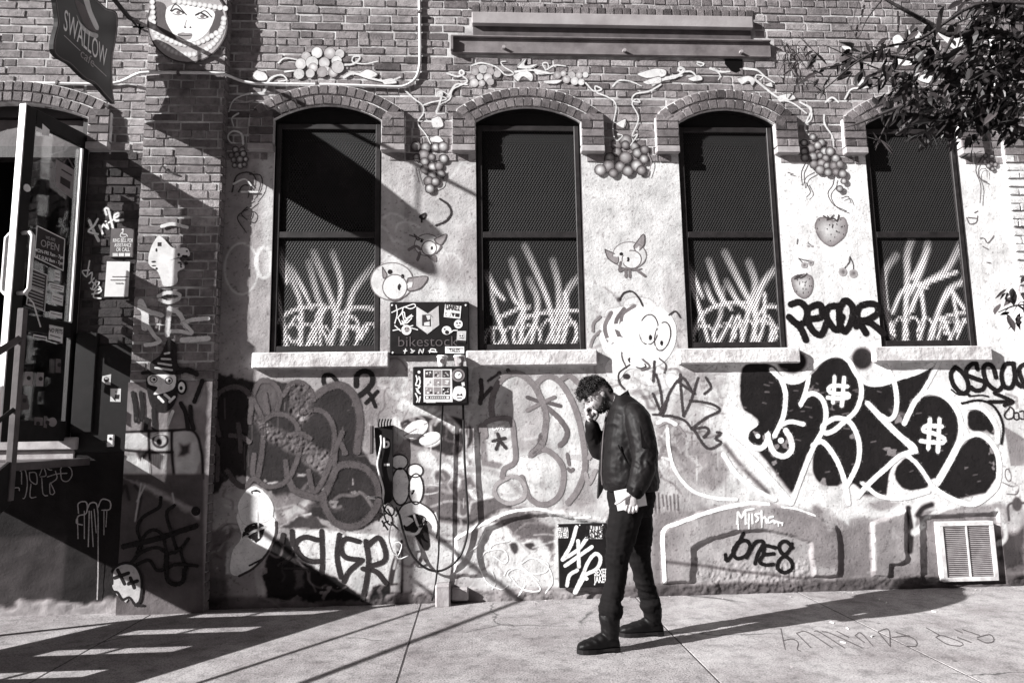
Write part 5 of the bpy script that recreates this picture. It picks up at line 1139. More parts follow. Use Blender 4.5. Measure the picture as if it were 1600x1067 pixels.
for k in range(16): blob(mb, oval(240+k*7.0, 48+26*math.sin(math.pi*k/15)*.85, 4.2, 4.2), .55, YP, 1, .5, vc=.95)
for k in range(11): blob(mb, oval(272+k*8, 2+k*1.2, 4.2, 4.2), .6, YP, 1, .5, vc=.95)
for k in range(6): blob(mb, oval(238+k*.5, 4+k*8, 4, 4), .6, YP, 1, .5, vc=.95)
decal(mb, 'paste_up_portrait', PIL, 'round white paste-up of a face framed by beads', 'spray_solid')

# ---------------------------------------------------------------- things hung on the wall
def on_w(px, py, y): return on_wall(px, py, y)
def prints(mb, P, v, y, a=1.): blob(mb, P, v, y, a, .25, curve=False)
def rect(x0, y0, x1, y1): return [(x0, y0), (x1, y0), (x1, y1), (x0, y1)]
SX = (-.7, -.026); SZ = (2.03, 2.483)
BS = thing('bike_shop_sign', 'dark square metal sign with a chevron badge and stickers, screwed to the plaster', 'sign', (-.36, 0, 2.03))
MB().box(SX[0], SX[1], -.045, .012, SZ[0], SZ[1], .008).build('sign_board', M['black_metal'], BS)
for x, y in ((613, 477), (728, 477), (614, 551)):
    q = on_wall(x, y, -.045); MB().ball((q[0], -.047, q[2]), .009, (1, .5, 1), 8, 5).build('screw', M['conduit'], BS)
ys = -.0475
mb = MB(); P = rp('W', '270,100 365,160 455,95 460,255 362,330 270,260'); prints(mb, P, .62, ys); decal(mb, 'chevron_badge', BS, mat='spray_solid')
mb = MB(); prints(mb, rp('W', '365,160 455,95 460,255 400,300 400,180'), .50, ys-.0006); prints(mb, rp('W', '318,170 390,168 390,268 318,262'), .05, ys-.0009); prints(mb, rp('W', '350,175 388,172 385,205 365,215'), .7, ys-.0012); prints(mb, rp('W', '335,235 380,225 380,262 335,258'), .7, ys-.0012); decal(mb, 'badge_sticker', BS, mat='spray_solid')
q = on_wall(668, 541, ys); text('lettering', 'bikestock', (q[0], ys-.001, q[2]), (1, 0, 0), (0, 0, 1), .125, plain('faded_lettering', .10, .5, bmp=0), BS, bold=-.008, width=.50)
mb = MB()
for P in ('100,90 110,160 90,240', '65,150 130,120 200,95 250,80 262,100 220,120 165,105 150,150 110,200 165,145 180,200 230,170', '150,220 180,270 240,260', '200,210 150,250 120,200', '75,300 130,290', '90,260 140,305', '230,280 280,295', '150,150 180,240 230,200', '140,250 200,200 240,180'): ribbon(mb, rp('W', P), 1.5, .85, ys-.001, .4)
decal(mb, 'marker_tag', BS, mat='spray_solid')
mb = MB()
for P in ('165,470 190,470', '180,455 172,490', '225,455 245,480 225,485', '230,470 255,470', '290,490 300,455 320,490 330,455', '380,485 390,455 430,460 420,480 370,470 440,480'): ribbon(mb, rp('W', P), 1.5, .8, ys-.001, .4)
decal(mb, 'marker_tag', BS, mat='spray_solid')
def sticker(name, P, v, parent, y, marks=(), reg='W', curve=False):
    mb = MB(); blob(mb, rp(reg, P) if isinstance(P, str) else P, v, y, 1, .3, curve=curve); o = decal(mb, name, parent, mat='spray_solid')
    if marks:
        mb = MB()
        for m_ in marks:
            p = m_.split('|'); w = float(p[1]) if len(p) > 1 else 1.2; vv = float(p[2]) if len(p) > 2 else .03; q = rp(reg, p[0])
            if len(q) == 1: blob(mb, oval(q[0][0], q[0][1], w, w), vv, y-.0012, 1, .3)
            elif w == 0: prints(mb, q, vv, y-.0012)
            else: ribbon(mb, q, w, vv, y-.0012, .3)
        decal(mb, 'print', o, mat='spray_solid')
    return o
INK = plain('printing_ink', .02, .6, bmp=0); WHT = plain('white_print', .85, .6, var=.05, bmp=0)
sk = sticker('sticker', '510,82 645,98 635,203 498,188', .85, BS, ys-.001, ['512,150 552,155 552,185 515,182|0', '560,152 590,156 575,188|0', '595,155 630,160 627,190 593,186|0', '535,168|3.4|.85'])
q = on_wall(707, 484.5, ys-.003); text('lettering', 'DARE2', (q[0], ys-.0032, q[2]), (1, 0, -.09), (0, 0, 1), .075, INK, BS, bold=.02, width=.118)
sticker('sticker', zoval('W', 620, 248, 36, 36), .86, BS, ys-.001, ['608,240|1.2', '632,238|1.2', '612,262 628,260|1'])
sticker('sticker', zoval('W', 522, 300, 40, 36), .86, BS, ys-.001, ['525,315|3', '505,290|1.2', '560,315 580,300 610,300|1.5|.8'])
sticker('sticker', zoval('W', 187, 296, 42, 42), .82, BS, ys-.001, ['190,290|4|.35', '180,285|1', '200,285|1', '180,310 200,308|1'])
sticker('sticker', '610,305 685,305 682,405 605,395', .6, BS, ys-.001, ['645,350|4|.9', '635,345|1.3', '655,345|1.3', '610,380 680,385 680,404 606,396|0', '632,362 660,362|1.2'])
sticker('sticker', '510,435 668,435 668,492 510,490', .86, BS, ys-.001, ['520,450 660,450|1', ])
q = on_wall(710, 550, ys-.003); text('lettering', 'TALES', (q[0], ys-.0032, q[2]), (1, 0, 0), (0, 0, 1), .04, INK, BS, bold=.01, width=.09)

EB = thing('electric_box', 'black electric meter box covered in stickers, two paper cups standing on it', 'electric box', (-.265, 0, 1.59))
MB().box(-.496, -.036, -.15, .012, 1.60, 1.918, .008).build('box_body', M['black_metal'], EB)
MB().box(-.480, -.050, -.153, -.149, 1.612, 1.906, .001).build('box_door', M['black_metal'], EB)
ye = -.1545
def ebp(P):
    """sheet W was drawn on the wall; move to the box front"""
    q = np.array(rp('W', P)); x0, y0 = to_px((-.48, ye, 1.906)); x1, y1 = to_px((-.05, ye, 1.612))
    u = (q[:, 0]-(600+252/5.337))/((703-252)/5.337); v = (q[:, 1]-(460+607/5.337))/((940-607)/5.337)
    return [(x0+a*(x1-x0), y0+b*(y1-y0)) for a, b in zip(u, v)]
mb = MB(); prints(mb, ebp('330,618 572,618 580,930 330,930'), .80, ye); PS = decal(mb, 'poster', EB, mat='spray_solid')
r = random.Random(4)
for j in range(3):
    for i in range(3):
        x, y = 342+i*74, 628+j*80; mb = MB(); prints(mb, ebp(f'{x},{y} {x+66},{y} {x+66},{y+70} {x},{y+70}'), r.choice((.03, .06, .3, .7)), ye-.0008); 
        for k in range(7):
            a, b = x+r.uniform(8, 50), y+r.uniform(10, 54); prints(mb, ebp(f'{a},{b} {a+r.uniform(4,16)},{b+r.uniform(-8,8)} {a+r.uniform(4,16)},{b+r.uniform(6,18)} {a-r.uniform(0,8)},{b+r.uniform(6,14)}'), r.choice((.02, .8, .4, .85)), ye-.0014-k*.00012)
        decal(mb, 'printed_panel', PS, mat='spray_solid')
mb = MB(); prints(mb, ebp('342,872 555,872 555,902 342,902'), .03, ye-.0008); prints(mb, ebp('350,878 372,878 372,897 350,897'), .8, ye-.0012); prints(mb, ebp('526,878 548,878 548,897 526,897'), .8, ye-.0012)
for k in range(8): prints(mb, ebp(f'{385+k*17},882 {397+k*17},882 {397+k*17},894 {385+k*17},894'), .7, ye-.0012)
decal(mb, 'printed_bar', PS, mat='spray_solid')
mb = MB()
for P, w in (('290,645|3', 0), ('265,680 275,720 262,760', 2), ('290,690 300,740 285,790', 2), ('262,770 300,780 270,820 300,850', 2), ('260,850 280,900 270,930', 2), ('300,880 290,930', 2), ('355,930 430,930', 2), ('270,720 300,700', 1.6), ('265,800 290,830', 1.6)):
    if w: ribbon(mb, ebp(P), w, .8, ye, .4)
    else: q = ebp(P.split('|')[0])[0]; blob(mb, oval(q[0], q[1], 2.2, 2.2), .85, ye, 1, .3)
decal(mb, 'marker_tag', EB, mat='spray_solid')
mb = MB(); q = ebp('628,675')[0]
for rr, v in ((10.2, .22), (7.4, .10), (5.4, .82)): blob(mb, oval(q[0], q[1], rr, rr), v, ye-.0004*(11-rr), 1, .3)
ribbon(mb, [(q[0], q[1]), (q[0]+2.5, q[1]-2.5)], .8, .05, ye-.004, .3); decal(mb, 'dial_sticker', EB, mat='spray_solid')
mb = MB(); blob(mb, ebp('585,830 600,790 645,780 685,800 692,860 670,910 600,915 580,870'), .86, ye, 1, .5)
for P in ('615,870 640,862 660,870', '620,890 655,890', '625,860|1', '655,858|1', '590,905 640,925 680,900'):
    p = P.split('|'); q = ebp(p[0])
    if len(q) == 1: blob(mb, oval(q[0][0], q[0][1], 1.3, 1.3), .03, ye-.001, 1, .3)
    else: ribbon(mb, q, 1.3, .05, ye-.001, .3)
decal(mb, 'face_sticker', EB, mat='spray_solid')
mb = MB(); prints(mb, ebp('655,745 680,740 685,775 660,780'), .7, ye); decal(mb, 'sticker', EB, mat='spray_solid')
def cup(px, w, label, v):
    x = on_wall(px, 575, -.09)[0]; m = MB(); t = thing('paper_cup', label, 'cup', (x, -.09, 1.918), 'coffee cups on the electric box')
    b = m.rings([[(x+rr*math.cos(a), -.09+rr*math.sin(a), z) for a in np.linspace(0, 2*math.pi, 16, endpoint=False)] for z, rr in ((1.918, w*.36), (1.922, w*.37), (2.0, w*.49), (2.004, w*.5))]).build('cup_body', plain('paper_cup_%d' % px, v, .7, bmp=.05, var=.2, scale=30), t, sm=False)
    MB().rings([[(x+rr*math.cos(a), -.09+rr*math.sin(a), z) for a in np.linspace(0, 2*math.pi, 16, endpoint=False)] for z, rr in ((2.0, w*.53), (2.008, w*.54), (2.010, w*.5), (2.016, w*.46), (2.017, w*.4))]).build('lid', M['white_metal'], t)
    mb = MB(); blob(mb, oval(*to_px((x, -.09-w*.45, 1.965)), 3.4, 3.6), .1 if v > .4 else .55, -.09-w*.47, 1, .4); decal(mb, 'printed_mark', t, mat='spray_solid')
cup(691, .088, 'pale paper coffee cup standing on the electric box', .62)
cup(717.5, .090, 'darker paper coffee cup with a round mark standing on the electric box', .26)

# black board with stickers at the foot of the wall
PB = thing('poster_board', 'black board with white tag and stickers low on the wall behind the man', 'board', (.88, 0, .1))
MB().box(.692, 1.10, -.062, -.02, .10, .607, .004).build('board', M['black_metal'], PB); yb = -.0635
for x, y in ((872, 821), (906, 820), (942, 820), (870, 912), (870, 850)): q = on_wall(x, y, -.062); MB().ball((q[0], -.063, q[2]), .006, (1, .5, 1), 6, 4).build('screw', M['conduit'], PB)
mb = MB()
for P in ('820,160 790,260 740,350', '740,350 830,290 880,225', '755,385 860,310 910,275', '830,240 835,390', '825,410 780,440 765,500', '880,460 870,440 940,400 960,340 930,315 890,360 860,430 810,540', '815,540 870,440|18'): 
    p = P.split('|'); ribbon(mb, rp('L', p[0]), 5.5, .84, yb, 1.1)
decal(mb, 'graffiti_tag', PB)
def brd(P, s, size, w, y=yb, inv=False, tilt=0.):
    x0, y0, x1, y1 = P; mb = MB()
    if inv: prints(mb, rp('L', f'{x0},{y0} {x1},{y0} {x1},{y1} {x0},{y1}'), .86, y); o = decal(mb, 'sticker', PB, mat='spray_solid')
    n = len(s)
    for k, line in enumerate(s):
        yy = y0+(y1-y0)*(k+.86)/n; q = on_wall(680+(x0+x1)/2/3.7175, 780+yy/3.7175, y)
        text('lettering', line, (q[0], y-.0022, q[2]), (1, 0, tilt), (0, 0, 1), size, INK if inv else WHT, PB, bold=.025, width=w)
brd((898, 152, 970, 228), ['BUTTER', 'AND', 'SALMON'], .047, None, inv=True)
brd((708, 165, 775, 228), ['PERU ANA', 'ANA PERU'], .060, .092)
brd((922, 405, 1000, 488), ['SEXEE', 'JAKEE'], .075, .108)

# bike repair stand: black post with letter, hooks and hoses
PM = thing('bike_pump_post', 'tall narrow black bike pump post with a white b, hoses dangling beside it', 'bike pump', (-.75, 0, .75))
MB().add([(p[0], -.055, p[2]) for p in on_wall(np.array([585, 613.5, 613, 605, 598, 587]), np.array([668, 664, 780, 790, 787, 702]), -.055)]+[(p[0], .005, p[2]) for p in on_wall(np.array([585, 613.5, 613, 605, 598, 587]), np.array([668, 664, 780, 790, 787, 702]), -.055)], [(0, 1, 2, 3, 4, 5), (11, 10, 9, 8, 7, 6)]+[(i, i+6, (i+1) % 6+6, (i+1) % 6) for i in range(6)]).build('post_body', M['black_metal'], PM)
q = on_wall(603.5, 699, -.056); text('lettering', 'b', (q[0], -.0562, q[2]), (1, 0, 0), (0, 0, 1), .115, WHT, PM, bold=.03)
mb = MB()
for k in range(4): prints(mb, rect(600+k*2.3, 724, 601.6+k*2.3, 727.5), .8, -.0562)
decal(mb, 'small_print', PM, mat='spray_solid')
m = MB(); a = on_wall(581, 684, -.07); m.box(a[0]-.02, a[0]+.01, -.085, -.02, a[2]-.13, a[2]+.10, .006); m.build('bracket', M['steel'], PM)
for k in range(5):
    a = on_wall(590+k*4.5, 666, -.12); MB().tube([(a[0], -.055, a[2]), (a[0]+.005, -.09, a[2]+.03), (a[0]+.015, -.10, a[2]+.06)], .007, 6).build('hook', M['cable'], PM)
def hose(name, L, r, y, mat='cable', parent=None):
    P = [tuple(on_wall(a, b, y)) for a, b in catmull(L, 5)]; return MB().tube(P, r, 6).build(name, M[mat], parent, sm=True)
hose('hose', [(595, 680), (596, 692), (593, 708), (590, 725), (594, 745), (599, 765), (598, 785), (600, 800)], .008, -.075, 'conduit', PM)
hose('pump_nozzle', [(574, 777), (586, 777)], .014, -.09, 'conduit', PM); hose('hose', [(586, 777), (596, 778), (600, 795), (612, 806), (616, 795), (606, 786), (600, 800), (604, 815), (610, 820)], .007, -.11, 'cable', PM)
m = MB()
for k in range(7):
    a = on_wall(600+random.uniform(-4, 14), 800+random.uniform(-4, 22), -.08); m.tube([(a[0], -.06, a[2]), (a[0]+random.uniform(-.04, .04), -.09, a[2]+random.uniform(-.03, .03)), (a[0]+random.uniform(-.05, .05), -.055, a[2]-random.uniform(.03, .08))], .008, 6)
m.build('fittings', M['steel'], PM)
def cable(label, L, r, y, name='wall_cable'):
    return tag(hose(name, L, r, y), label, 'cable')
cable('black cable looping from the electric box down to the pump post', [(723.5, 632), (725, 690), (727, 740), (731, 800), (730, 835), (718, 870), (695, 889), (675, 891), (655, 880), (640, 860), (630, 830), (624, 805), (618, 792)], .0095, -.045)
cable('thin black cable hanging straight from the electric box to the pavement', [(692, 632), (690, 670), (687.5, 740), (686, 800), (685.5, 860), (683, 890), (680, 915), (675, 938)], .0075, -.05)
wr = hose('wall_cable', [(612, 815), (608, 840), (614, 862), (622, 868), (628, 850), (618, 848), (622, 872), (638, 868)], .005, -.06, 'conduit'); tag(wr, 'pale tangled wire under the pump post', 'cable')
BLK_ = thing('concrete_footing', 'small square concrete footing at the foot of the wall under the cable', 'block', (-.24, 0, 0))
MB().box(-.315, -.195, -.14, .02, -.01, .165, .012).build('block', M['concrete'], BLK_)
MB().box(-.19, -.05, -.06, .02, .02, .12, .012).build('broken_stub', M['concrete'], BLK_)
# ---------------------------------------------------------------- entrance: doorway, door, stoop
XD = -3.283
dw = MB()
for (x0, x1, y0, y1, z0, z1) in ((DX0-.02, DX0+.07, .02, .16, 1.25, 4.2), (DX1-.07, DX1+.02, .02, .16, 1.25, 4.2), (DX0+.07, DX1-.07, .03, .15, 3.78, 3.88), (DX0+.07, DX1-.07, .03, .12, 4.14, 4.24)): dw.box(x0, x1, y0, y1, z0, z1)
DF = dw.build('door_frame', M['wood_dark'], BLD)
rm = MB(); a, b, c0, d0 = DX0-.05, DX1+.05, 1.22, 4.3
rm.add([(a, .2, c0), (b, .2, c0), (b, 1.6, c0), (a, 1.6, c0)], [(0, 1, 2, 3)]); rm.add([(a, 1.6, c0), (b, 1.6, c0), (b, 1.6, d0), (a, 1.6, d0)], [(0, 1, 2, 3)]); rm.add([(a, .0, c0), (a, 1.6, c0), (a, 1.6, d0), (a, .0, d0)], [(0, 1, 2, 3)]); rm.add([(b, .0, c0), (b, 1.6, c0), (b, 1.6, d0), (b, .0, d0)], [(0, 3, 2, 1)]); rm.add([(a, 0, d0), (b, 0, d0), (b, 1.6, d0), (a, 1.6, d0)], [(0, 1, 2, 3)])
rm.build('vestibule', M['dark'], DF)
MB().box(DX0+.07, DX1-.07, .06, .08, 3.89, 4.13).build('transom_panel', M['steel'], DF)
MB().box(DX0-.15, -3.205, -.06, .2, 1.285, 1.385, .008).build('threshold', M['stone'], DF)
MB().box(DX0-.15, -3.23, -.03, .2, 1.20, 1.284, .008).build('threshold', M['concrete'], DF)
# near-black skin beside and below the doorway, paler towards the ground
nw, nh = 110, 90
ex, ez = np.meshgrid(np.linspace(-5.6, PX0+.02, nw+1), np.linspace(-.03, 1.26, nh+1))
ev = .009+.014*fbm(ex*4, ez*4, 5)
low = np.clip((.62-ez+(fbm(ex*3, ez*3, 8)-.5)*.06)/.05, 0, 1); ev = ev*(1-low)+(.025+.03*fbm(ex*6, ez*6, 3))*low
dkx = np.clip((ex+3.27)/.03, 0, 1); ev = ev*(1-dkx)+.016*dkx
cr = np.clip((.12-ez+(fbm(ex*7, ez*7, 18)-.5)*.22)/.04, 0, 1); ev = ev*(1-cr)+.34*cr
ey = -.020-(fbm(ex*9, ez*9, 4)-.5)*.014-cr*.02*fbm(ex*22, ez*22, 6)
er = MB().add(np.stack([ex, ey, ez], -1).reshape(-1, 3), [(j*(nw+1)+i, j*(nw+1)+i+1, (j+1)*(nw+1)+i+1, (j+1)*(nw+1)+i) for j in range(nh) for i in range(nw)], [(*G(float(q)), 1) for q in ev.ravel()])
ER = er.build('stoop_wall_render', M['plaster'], LFW, col=True, sm=True)
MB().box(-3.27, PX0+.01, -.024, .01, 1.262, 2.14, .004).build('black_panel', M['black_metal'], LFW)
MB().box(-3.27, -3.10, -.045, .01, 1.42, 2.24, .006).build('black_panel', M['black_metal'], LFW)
YL = -.0125
def lp(name, label, reg, strokes, v, w, y=YL, **k): return piece(name, label, reg, strokes, v, w, LFW, y=y, **k)
lp('graffiti_tag', 'white marker tag on the brick beside the open door', 'X', ['620,110 645,170 685,250', '680,100 650,150 615,185 680,205|14', '690,145 712,200|14', '700,165 720,140 745,160|14', '742,135 752,165|12', '735,115|12', '740,70 728,30 750,28 762,70 790,185|15', '755,125 800,95|12', '795,95 830,70 820,58 795,75 800,110 855,105|14'], .88, 20, soft=.5)
lp('graffiti_tag', 'thin white tag running down beside the open door', 'X', ['622,390 612,450 602,500 580,480 572,460 620,455', '600,500 640,470 635,520 650,545', '620,545 665,505 662,560', '630,580 650,590 690,540 660,540 645,590 700,585 690,570', '640,620 690,610 705,590 670,590 650,640 700,650'], .86, 9, soft=.5)
YK = -.052
sg = thing('access_sign', 'small dark access sign with wheelchair symbol above the white notice', 'sign', (-2.95, 0, 2.9))
q0, q1 = on_wall(174, 357, -.02), on_wall(207, 402, -.02); MB().box(q0[0], min(q1[0], PX0-.0), -.022, .01, q1[2], q0[2], .002).build('plate', plain('grey_plate', .10, .6, bmp=.05), sg)
mb = MB()
for P in ('853,172|9', '855,180 853,205 875,205 885,220', '845,195 835,215 850,228 872,222'): 
    p = P.split('|'); q = rp('X', p[0])
    if len(q) == 1: blob(mb, oval(q[0][0], q[0][1], 1.7, 1.7), .85, -.0235, 1, .3)
    else: ribbon(mb, q, 1.5, .85, -.0235, .3)
decal(mb, 'wheelchair_symbol', sg, mat='spray_solid')
for s, y, w in (('RING BELL FOR', 260, .165), ('ASSISTANCE', 292, .14), ('OR CALL', 324, .11), ('### ### ####', 357, .165)):
    q = on_wall(192, 320+y/4.446, -.0235); 
    if '#' in s: mb = MB(); [prints(mb, rp('X', f'{782+k*43},336 {818+k*43},336 {818+k*43},358 {782+k*43},358'), .8, -.0235) for k in range(3)]; decal(mb, 'number_strip', sg, mat='spray_solid')
    else: text('lettering', s, (q[0], -.0245, q[2]), (1, 0, 0), (0, 0, 1), .045, WHT, sg, bold=.01, width=w)
pn = thing('paper_notice', 'white sheet of paper taped to the dark brick beside the pilaster', 'notice', (-2.95, 0, 2.5))
P = on_wall(np.array([167, 203, 200, 163]), np.array([408.5, 409, 463.5, 463.5]), -.016); m = MB(); m.prism([tuple(p) for p in P], (0, .003, 0)); m.build('sheet', M['paper'], pn)
mb = MB()
for k, (x0, x1) in enumerate(((782, 890), (770, 880), (805, 862))):
    x = x0
    while x < x1-8: l = random.uniform(8, 22); ribbon(mb, rp('X', f'{x},{500+k*23} {min(x+l,x1)},{500+k*23}'), 1.3, .12, -.0175, .3); x += l+6
decal(mb, 'print', pn, mat='spray_solid')
def small(P, label, marks, v=.7, y=-.05): 
    t = thing('sticker', label, 'sticker', (-3.0, 0, 1.7)); s_ = sticker('sheet', P, v, t, y, marks, 'Y'); return t
small('712,212 772,198 768,272 740,270 708,245', 'pale sticker with a small round face on the black panel', ['738,235|4|.05', '733,228|1|.8', '743,228|1|.8'], y=-.026)
small('768,298 840,298 838,390 765,388', 'square sticker with a sketched cat beside the pilaster', ['800,340 830,340 825,370 795,370|0', '785,360 800,380|1.4', '805,320|1'], y=-.026)
bl = thing('door_bell', 'small white door bell with black button on the black panel', 'bell', (-2.97, 0, 1.37))
q0, q1 = on_wall(168.5, 679, -.04), on_wall(176.5, 697.5, -.04); MB().box(q0[0], q1[0], -.045, -.02, q1[2], q0[2], .003).build('plate', M['white_metal'], bl); q = on_wall(172.3, 685, -.046); MB().ball((q[0], -.046, q[2]), .011, (1, .5, 1), 8, 6).build('button', M['black_metal'], bl)
lp('graffiti_outline', 'faint chalky outlined letters under the stoop', 'Y', ['80,860 120,835 200,840 225,830', '140,870 175,865 190,960 175,1050 160,1060', '150,880 150,960', '205,880 250,885 255,960 210,935 205,880', '215,960 210,1050 250,1050', '275,900 300,845 320,900 280,910', '290,920 300,1030 330,1040', '305,825 340,860 360,862', '330,910 395,890 465,885', '350,950 380,1020 350,1030 345,960', '385,870 395,920 345,960', '420,860 440,830 490,850 500,900 470,940 430,930 420,860', '30,910 95,890', '0,940 60,930 70,1010', '20,1000 60,960', '85,990 130,985 135,1005'], .34, 6, y=-.034, soft=.5, a=.9)
lp('graffiti_drips', 'pale dripping tag on the black corner beside the pilaster', 'D', ['400,200 400,150 440,145 440,200 400,215 390,250 420,260|6', '445,180 460,150 490,150 500,200|6', '500,170 520,130 560,140 560,180 520,185|6', '430,190 430,330|4', '455,190 450,370|5', '465,190 475,370|4', '480,180 490,300|4', '500,200 500,480 495,640|5', '395,220 398,330|3', '530,190 530,310|3', '545,190 540,270|3'], .42, 5, y=-.036, soft=.5, a=.9)
# door leaf, standing open at a right angle to the wall
DY0, DY1, DZ0, DZT = -.624, -.006, 1.355, 3.96
dm = MB(); T0, T1 = XD-.045, XD
dm.box(T0, T1, DY0+.004, DY0+.10, DZ0, DZT, .003); dm.box(T0, T1, DY1-.055, DY1, DZ0, DZT, .003); dm.box(T0, T1, DY0+.10, DY1-.055, DZT-.12, DZT, .003); dm.box(T0, T1, DY0+.10, DY1-.055, 2.20, 2.32, .003); dm.box(T0, T1, DY0+.10, DY1-.055, DZ0, DZ0+.16, .003)
DOOR = dm.build('door', M['black_metal'], BLD); DOOR['label'] = 'open black glazed door covered in stickers and notices'
MB().box(T0-.006, T1+.006, DY0-.006, DY0+.0035, DZ0, DZT).build('edge_strip', M['white_metal'], DOOR)
MB().box(XD-.010, XD+.003, DY1-.075, DY1-.058, 2.33, DZT-.14).build('lit_reveal_strip', M['white_metal'], DOOR)  # white strip stands in for the sunlit reveal of the hinge stile
m, t, b, o = mat_new('door_glass'); t.nodes.remove(b)
tr = N(t, 'ShaderNodeBsdfTransparent'); tr.inputs[0].default_value = (.92, .92, .92, 1); gb = N(t, 'ShaderNodeBsdfGlossy'); gb.inputs['Roughness'].default_value = .03; lw = N(t, 'ShaderNodeFresnel'); lw.inputs[0].default_value = 1.32
mx = N(t, 'ShaderNodeMixShader'); t.links.new(lw.outputs[0], mx.inputs[0]); t.links.new(tr.outputs[0], mx.inputs[1]); t.links.new(gb.outputs[0], mx.inputs[2]); t.links.new(mx.outputs[0], o.inputs['Surface']); M['door_glass'] = m
MB().box(XD-.028, XD-.02, DY0+.10, DY1-.055, 2.32, DZT-.12).build('glass', M['door_glass'], DOOR)
MB().box(XD-.028, XD-.02, DY0+.10, DY1-.055, DZ0+.16, 2.20).build('glass', M['door_glass'], DOOR)
for s in (-1, 1):
    xb = XD if s > 0 else XD-.045; y = DY0+.055; e = .10*s
    MB().tube([(xb, y, 2.47), (xb+e*.7, y, 2.47), (xb+e, y, 2.50), (xb+e, y, 2.56), (xb+e, y, 2.85), (xb+e, y, 2.91), (xb+e*.7, y, 2.94), (xb, y, 2.94)], .016, 8, ref=(0, 1, 0)).build('handle', M['conduit'], DOOR, sm=True)
lk = MB(); 
lk.tube([(XD, DY0+.06, 3.30), (XD+.008, DY0+.06, 3.30)], .03, 14); lk.build('lock', M['conduit'], DOOR)
DANG = -math.radians(15.8)                              # the leaf is built square to the wall, then swung on its hinge
DH = np.array([XD, 0., 0.]); DN = np.array([math.cos(DANG), math.sin(DANG), 0.]); DR = np.array(Matrix.Rotation(DANG, 3, 'Z'))
def on_door(px, py, off):
    d = ray(px, py); t = ((DH+DN*off-CAM)@DN)/(d@DN); W = CAM+d*t[..., None]; return (W-DH)@DR+DH
def dsurf(off):
    return lambda px, py: on_door(px, py, off)
def dstick(name, reg, P, v, marks=(), off=.003, border=None):
    mb = MB(); blob(mb, rp(reg, P), v, 0, 1, .3, surf=dsurf(off), curve=False, nd=(1, 0, 0)); o = decal(mb, name, DOOR, mat='spray_solid')
    mb = MB()
    if border is not None:
        q = rp(reg, P); q = q+[q[0]]
        for i in range(len(q)-1): ribbon(mb, [q[i], q[i+1]], 1.4, border, 0, .3, surf=dsurf(off+.0008), nd=(1, 0, 0))
    for m_ in marks:
        p = m_.split('|'); w = float(p[1]) if len(p) > 1 else 1.; vv = float(p[2]) if len(p) > 2 else .05; q = rp(reg, p[0])
        if len(q) == 1: blob(mb, oval(q[0][0], q[0][1], w, w), vv, 0, 1, .3, surf=dsurf(off+.0012), nd=(1, 0, 0))
        elif w == 0: blob(mb, q, vv, 0, 1, .3, surf=dsurf(off+.0010), curve=False, nd=(1, 0, 0))
        else: ribbon(mb, q, w, vv, 0, .3, surf=dsurf(off+.0012), nd=(1, 0, 0))
    if mb.v: decal(mb, 'print', o, mat='spray_solid')
    return o
def dtext(s, reg, x, y, size, width, mat, off=.006):
    q = rp(reg, f'{x},{y}')[0]; p = on_door(np.array(q[0]), np.array(q[1]), off); text('lettering', s, tuple(p), (0, 1, 0), (0, 0, 1), size, mat, DOOR, width=width, bold=.012)
dstick('open_sign', 'X', '258,147 450,240 438,456 240,362', .05, border=.8)
GRYI = plain('grey_print', .35, .6, bmp=0)
dtext('WE ARE', 'X', 350, 246, .036, .09, GRYI); dtext('OPEN', 'X', 347, 306, .082, .17, GRYI); dtext('MON-FRI 7am - 7pm', 'X', 345, 352, .040, .27, WHT); dtext('SAT-SUN 8am - 7pm', 'X', 342, 394, .040, .27, WHT)
ln = []
for k in range(11):
    y0 = 470+k*22; ln.append(f'{215-k*1.5},{y0} {310-k*1.5},{y0+34}|1.1|.6')
dstick('menu_sheet', 'X', '216,440 329,490 309,740 184,690', .07, ln+['215,565 300,600 298,620 213,585|0|.55'], border=.7)
for P, mk in (('380,450 420,462 418,532 376,522', ['386,475 412,485', '386,500 412,508']), ('342,540 445,565 442,612 340,585', ['350,555 436,578', '355,572 430,592']), ('362,606 440,632 436,704 356,680', ['370,635 428,655', '368,655 428,675']), ('348,735 432,752 430,792 346,775', ['356,752 424,768'])): dstick('sticker', 'X', P, .84, mk)
dstick('notice_sign', 'X', '340,828 443,850 437,968 332,935', .85, ['350,905 418,925|1.2', '355,938 420,955|1', '335,940 436,968|1.4'], border=.05); dtext('NO PETS', 'X', 386, 890, .050, .13, INK)
dstick('sticker', 'X', '232,898 326,915 322,942 230,925', .75, ['240,915 316,930|2'])
REG['Z'] = (0, 100, 4.446)
dstick('hanging_poster', 'Z', '388,660 518,738 500,938 386,852', .30, ['430,735 498,775|2', '420,780 490,820 486,872 418,828|0|.05', '440,690 470,655 505,712|2.2|.12'])
dstick('glass_sticker', 'Z', '295,415 345,460 340,500 292,495', .86)
for P, v in (('175,180 228,182 224,278 160,272', .42), ('258,185 304,188 300,282 250,280', .36), ('388,88 424,95 422,190 386,186', .14), ('145,335 190,345 205,440 145,450', .10), ('240,495 298,500 296,555 238,550', .16), ('305,488 328,490 325,572 302,568', .16)):
    dstick('sticker', 'Y', P, v, [f'{float(P.split()[0].split(",")[0])+25},{float(P.split()[0].split(",")[1])+45}|3.2|.04'])
mb = MB(); q = rp('Y', '365,530')[0]; blob(mb, oval(q[0], q[1], 6.6, 7.2), .30, 0, 1, .3, surf=dsurf(.004), nd=(1, 0, 0)); decal(mb, 'round_sticker', DOOR, mat='spray_solid')
MB().tube([(XD+.05, DY0+.05, 2.48), (XD+.10, DY0+.10, 2.40), (XD+.12, DY0+.16, 2.22)], .005, 6).build('door_tie', M['conduit'], DOOR)

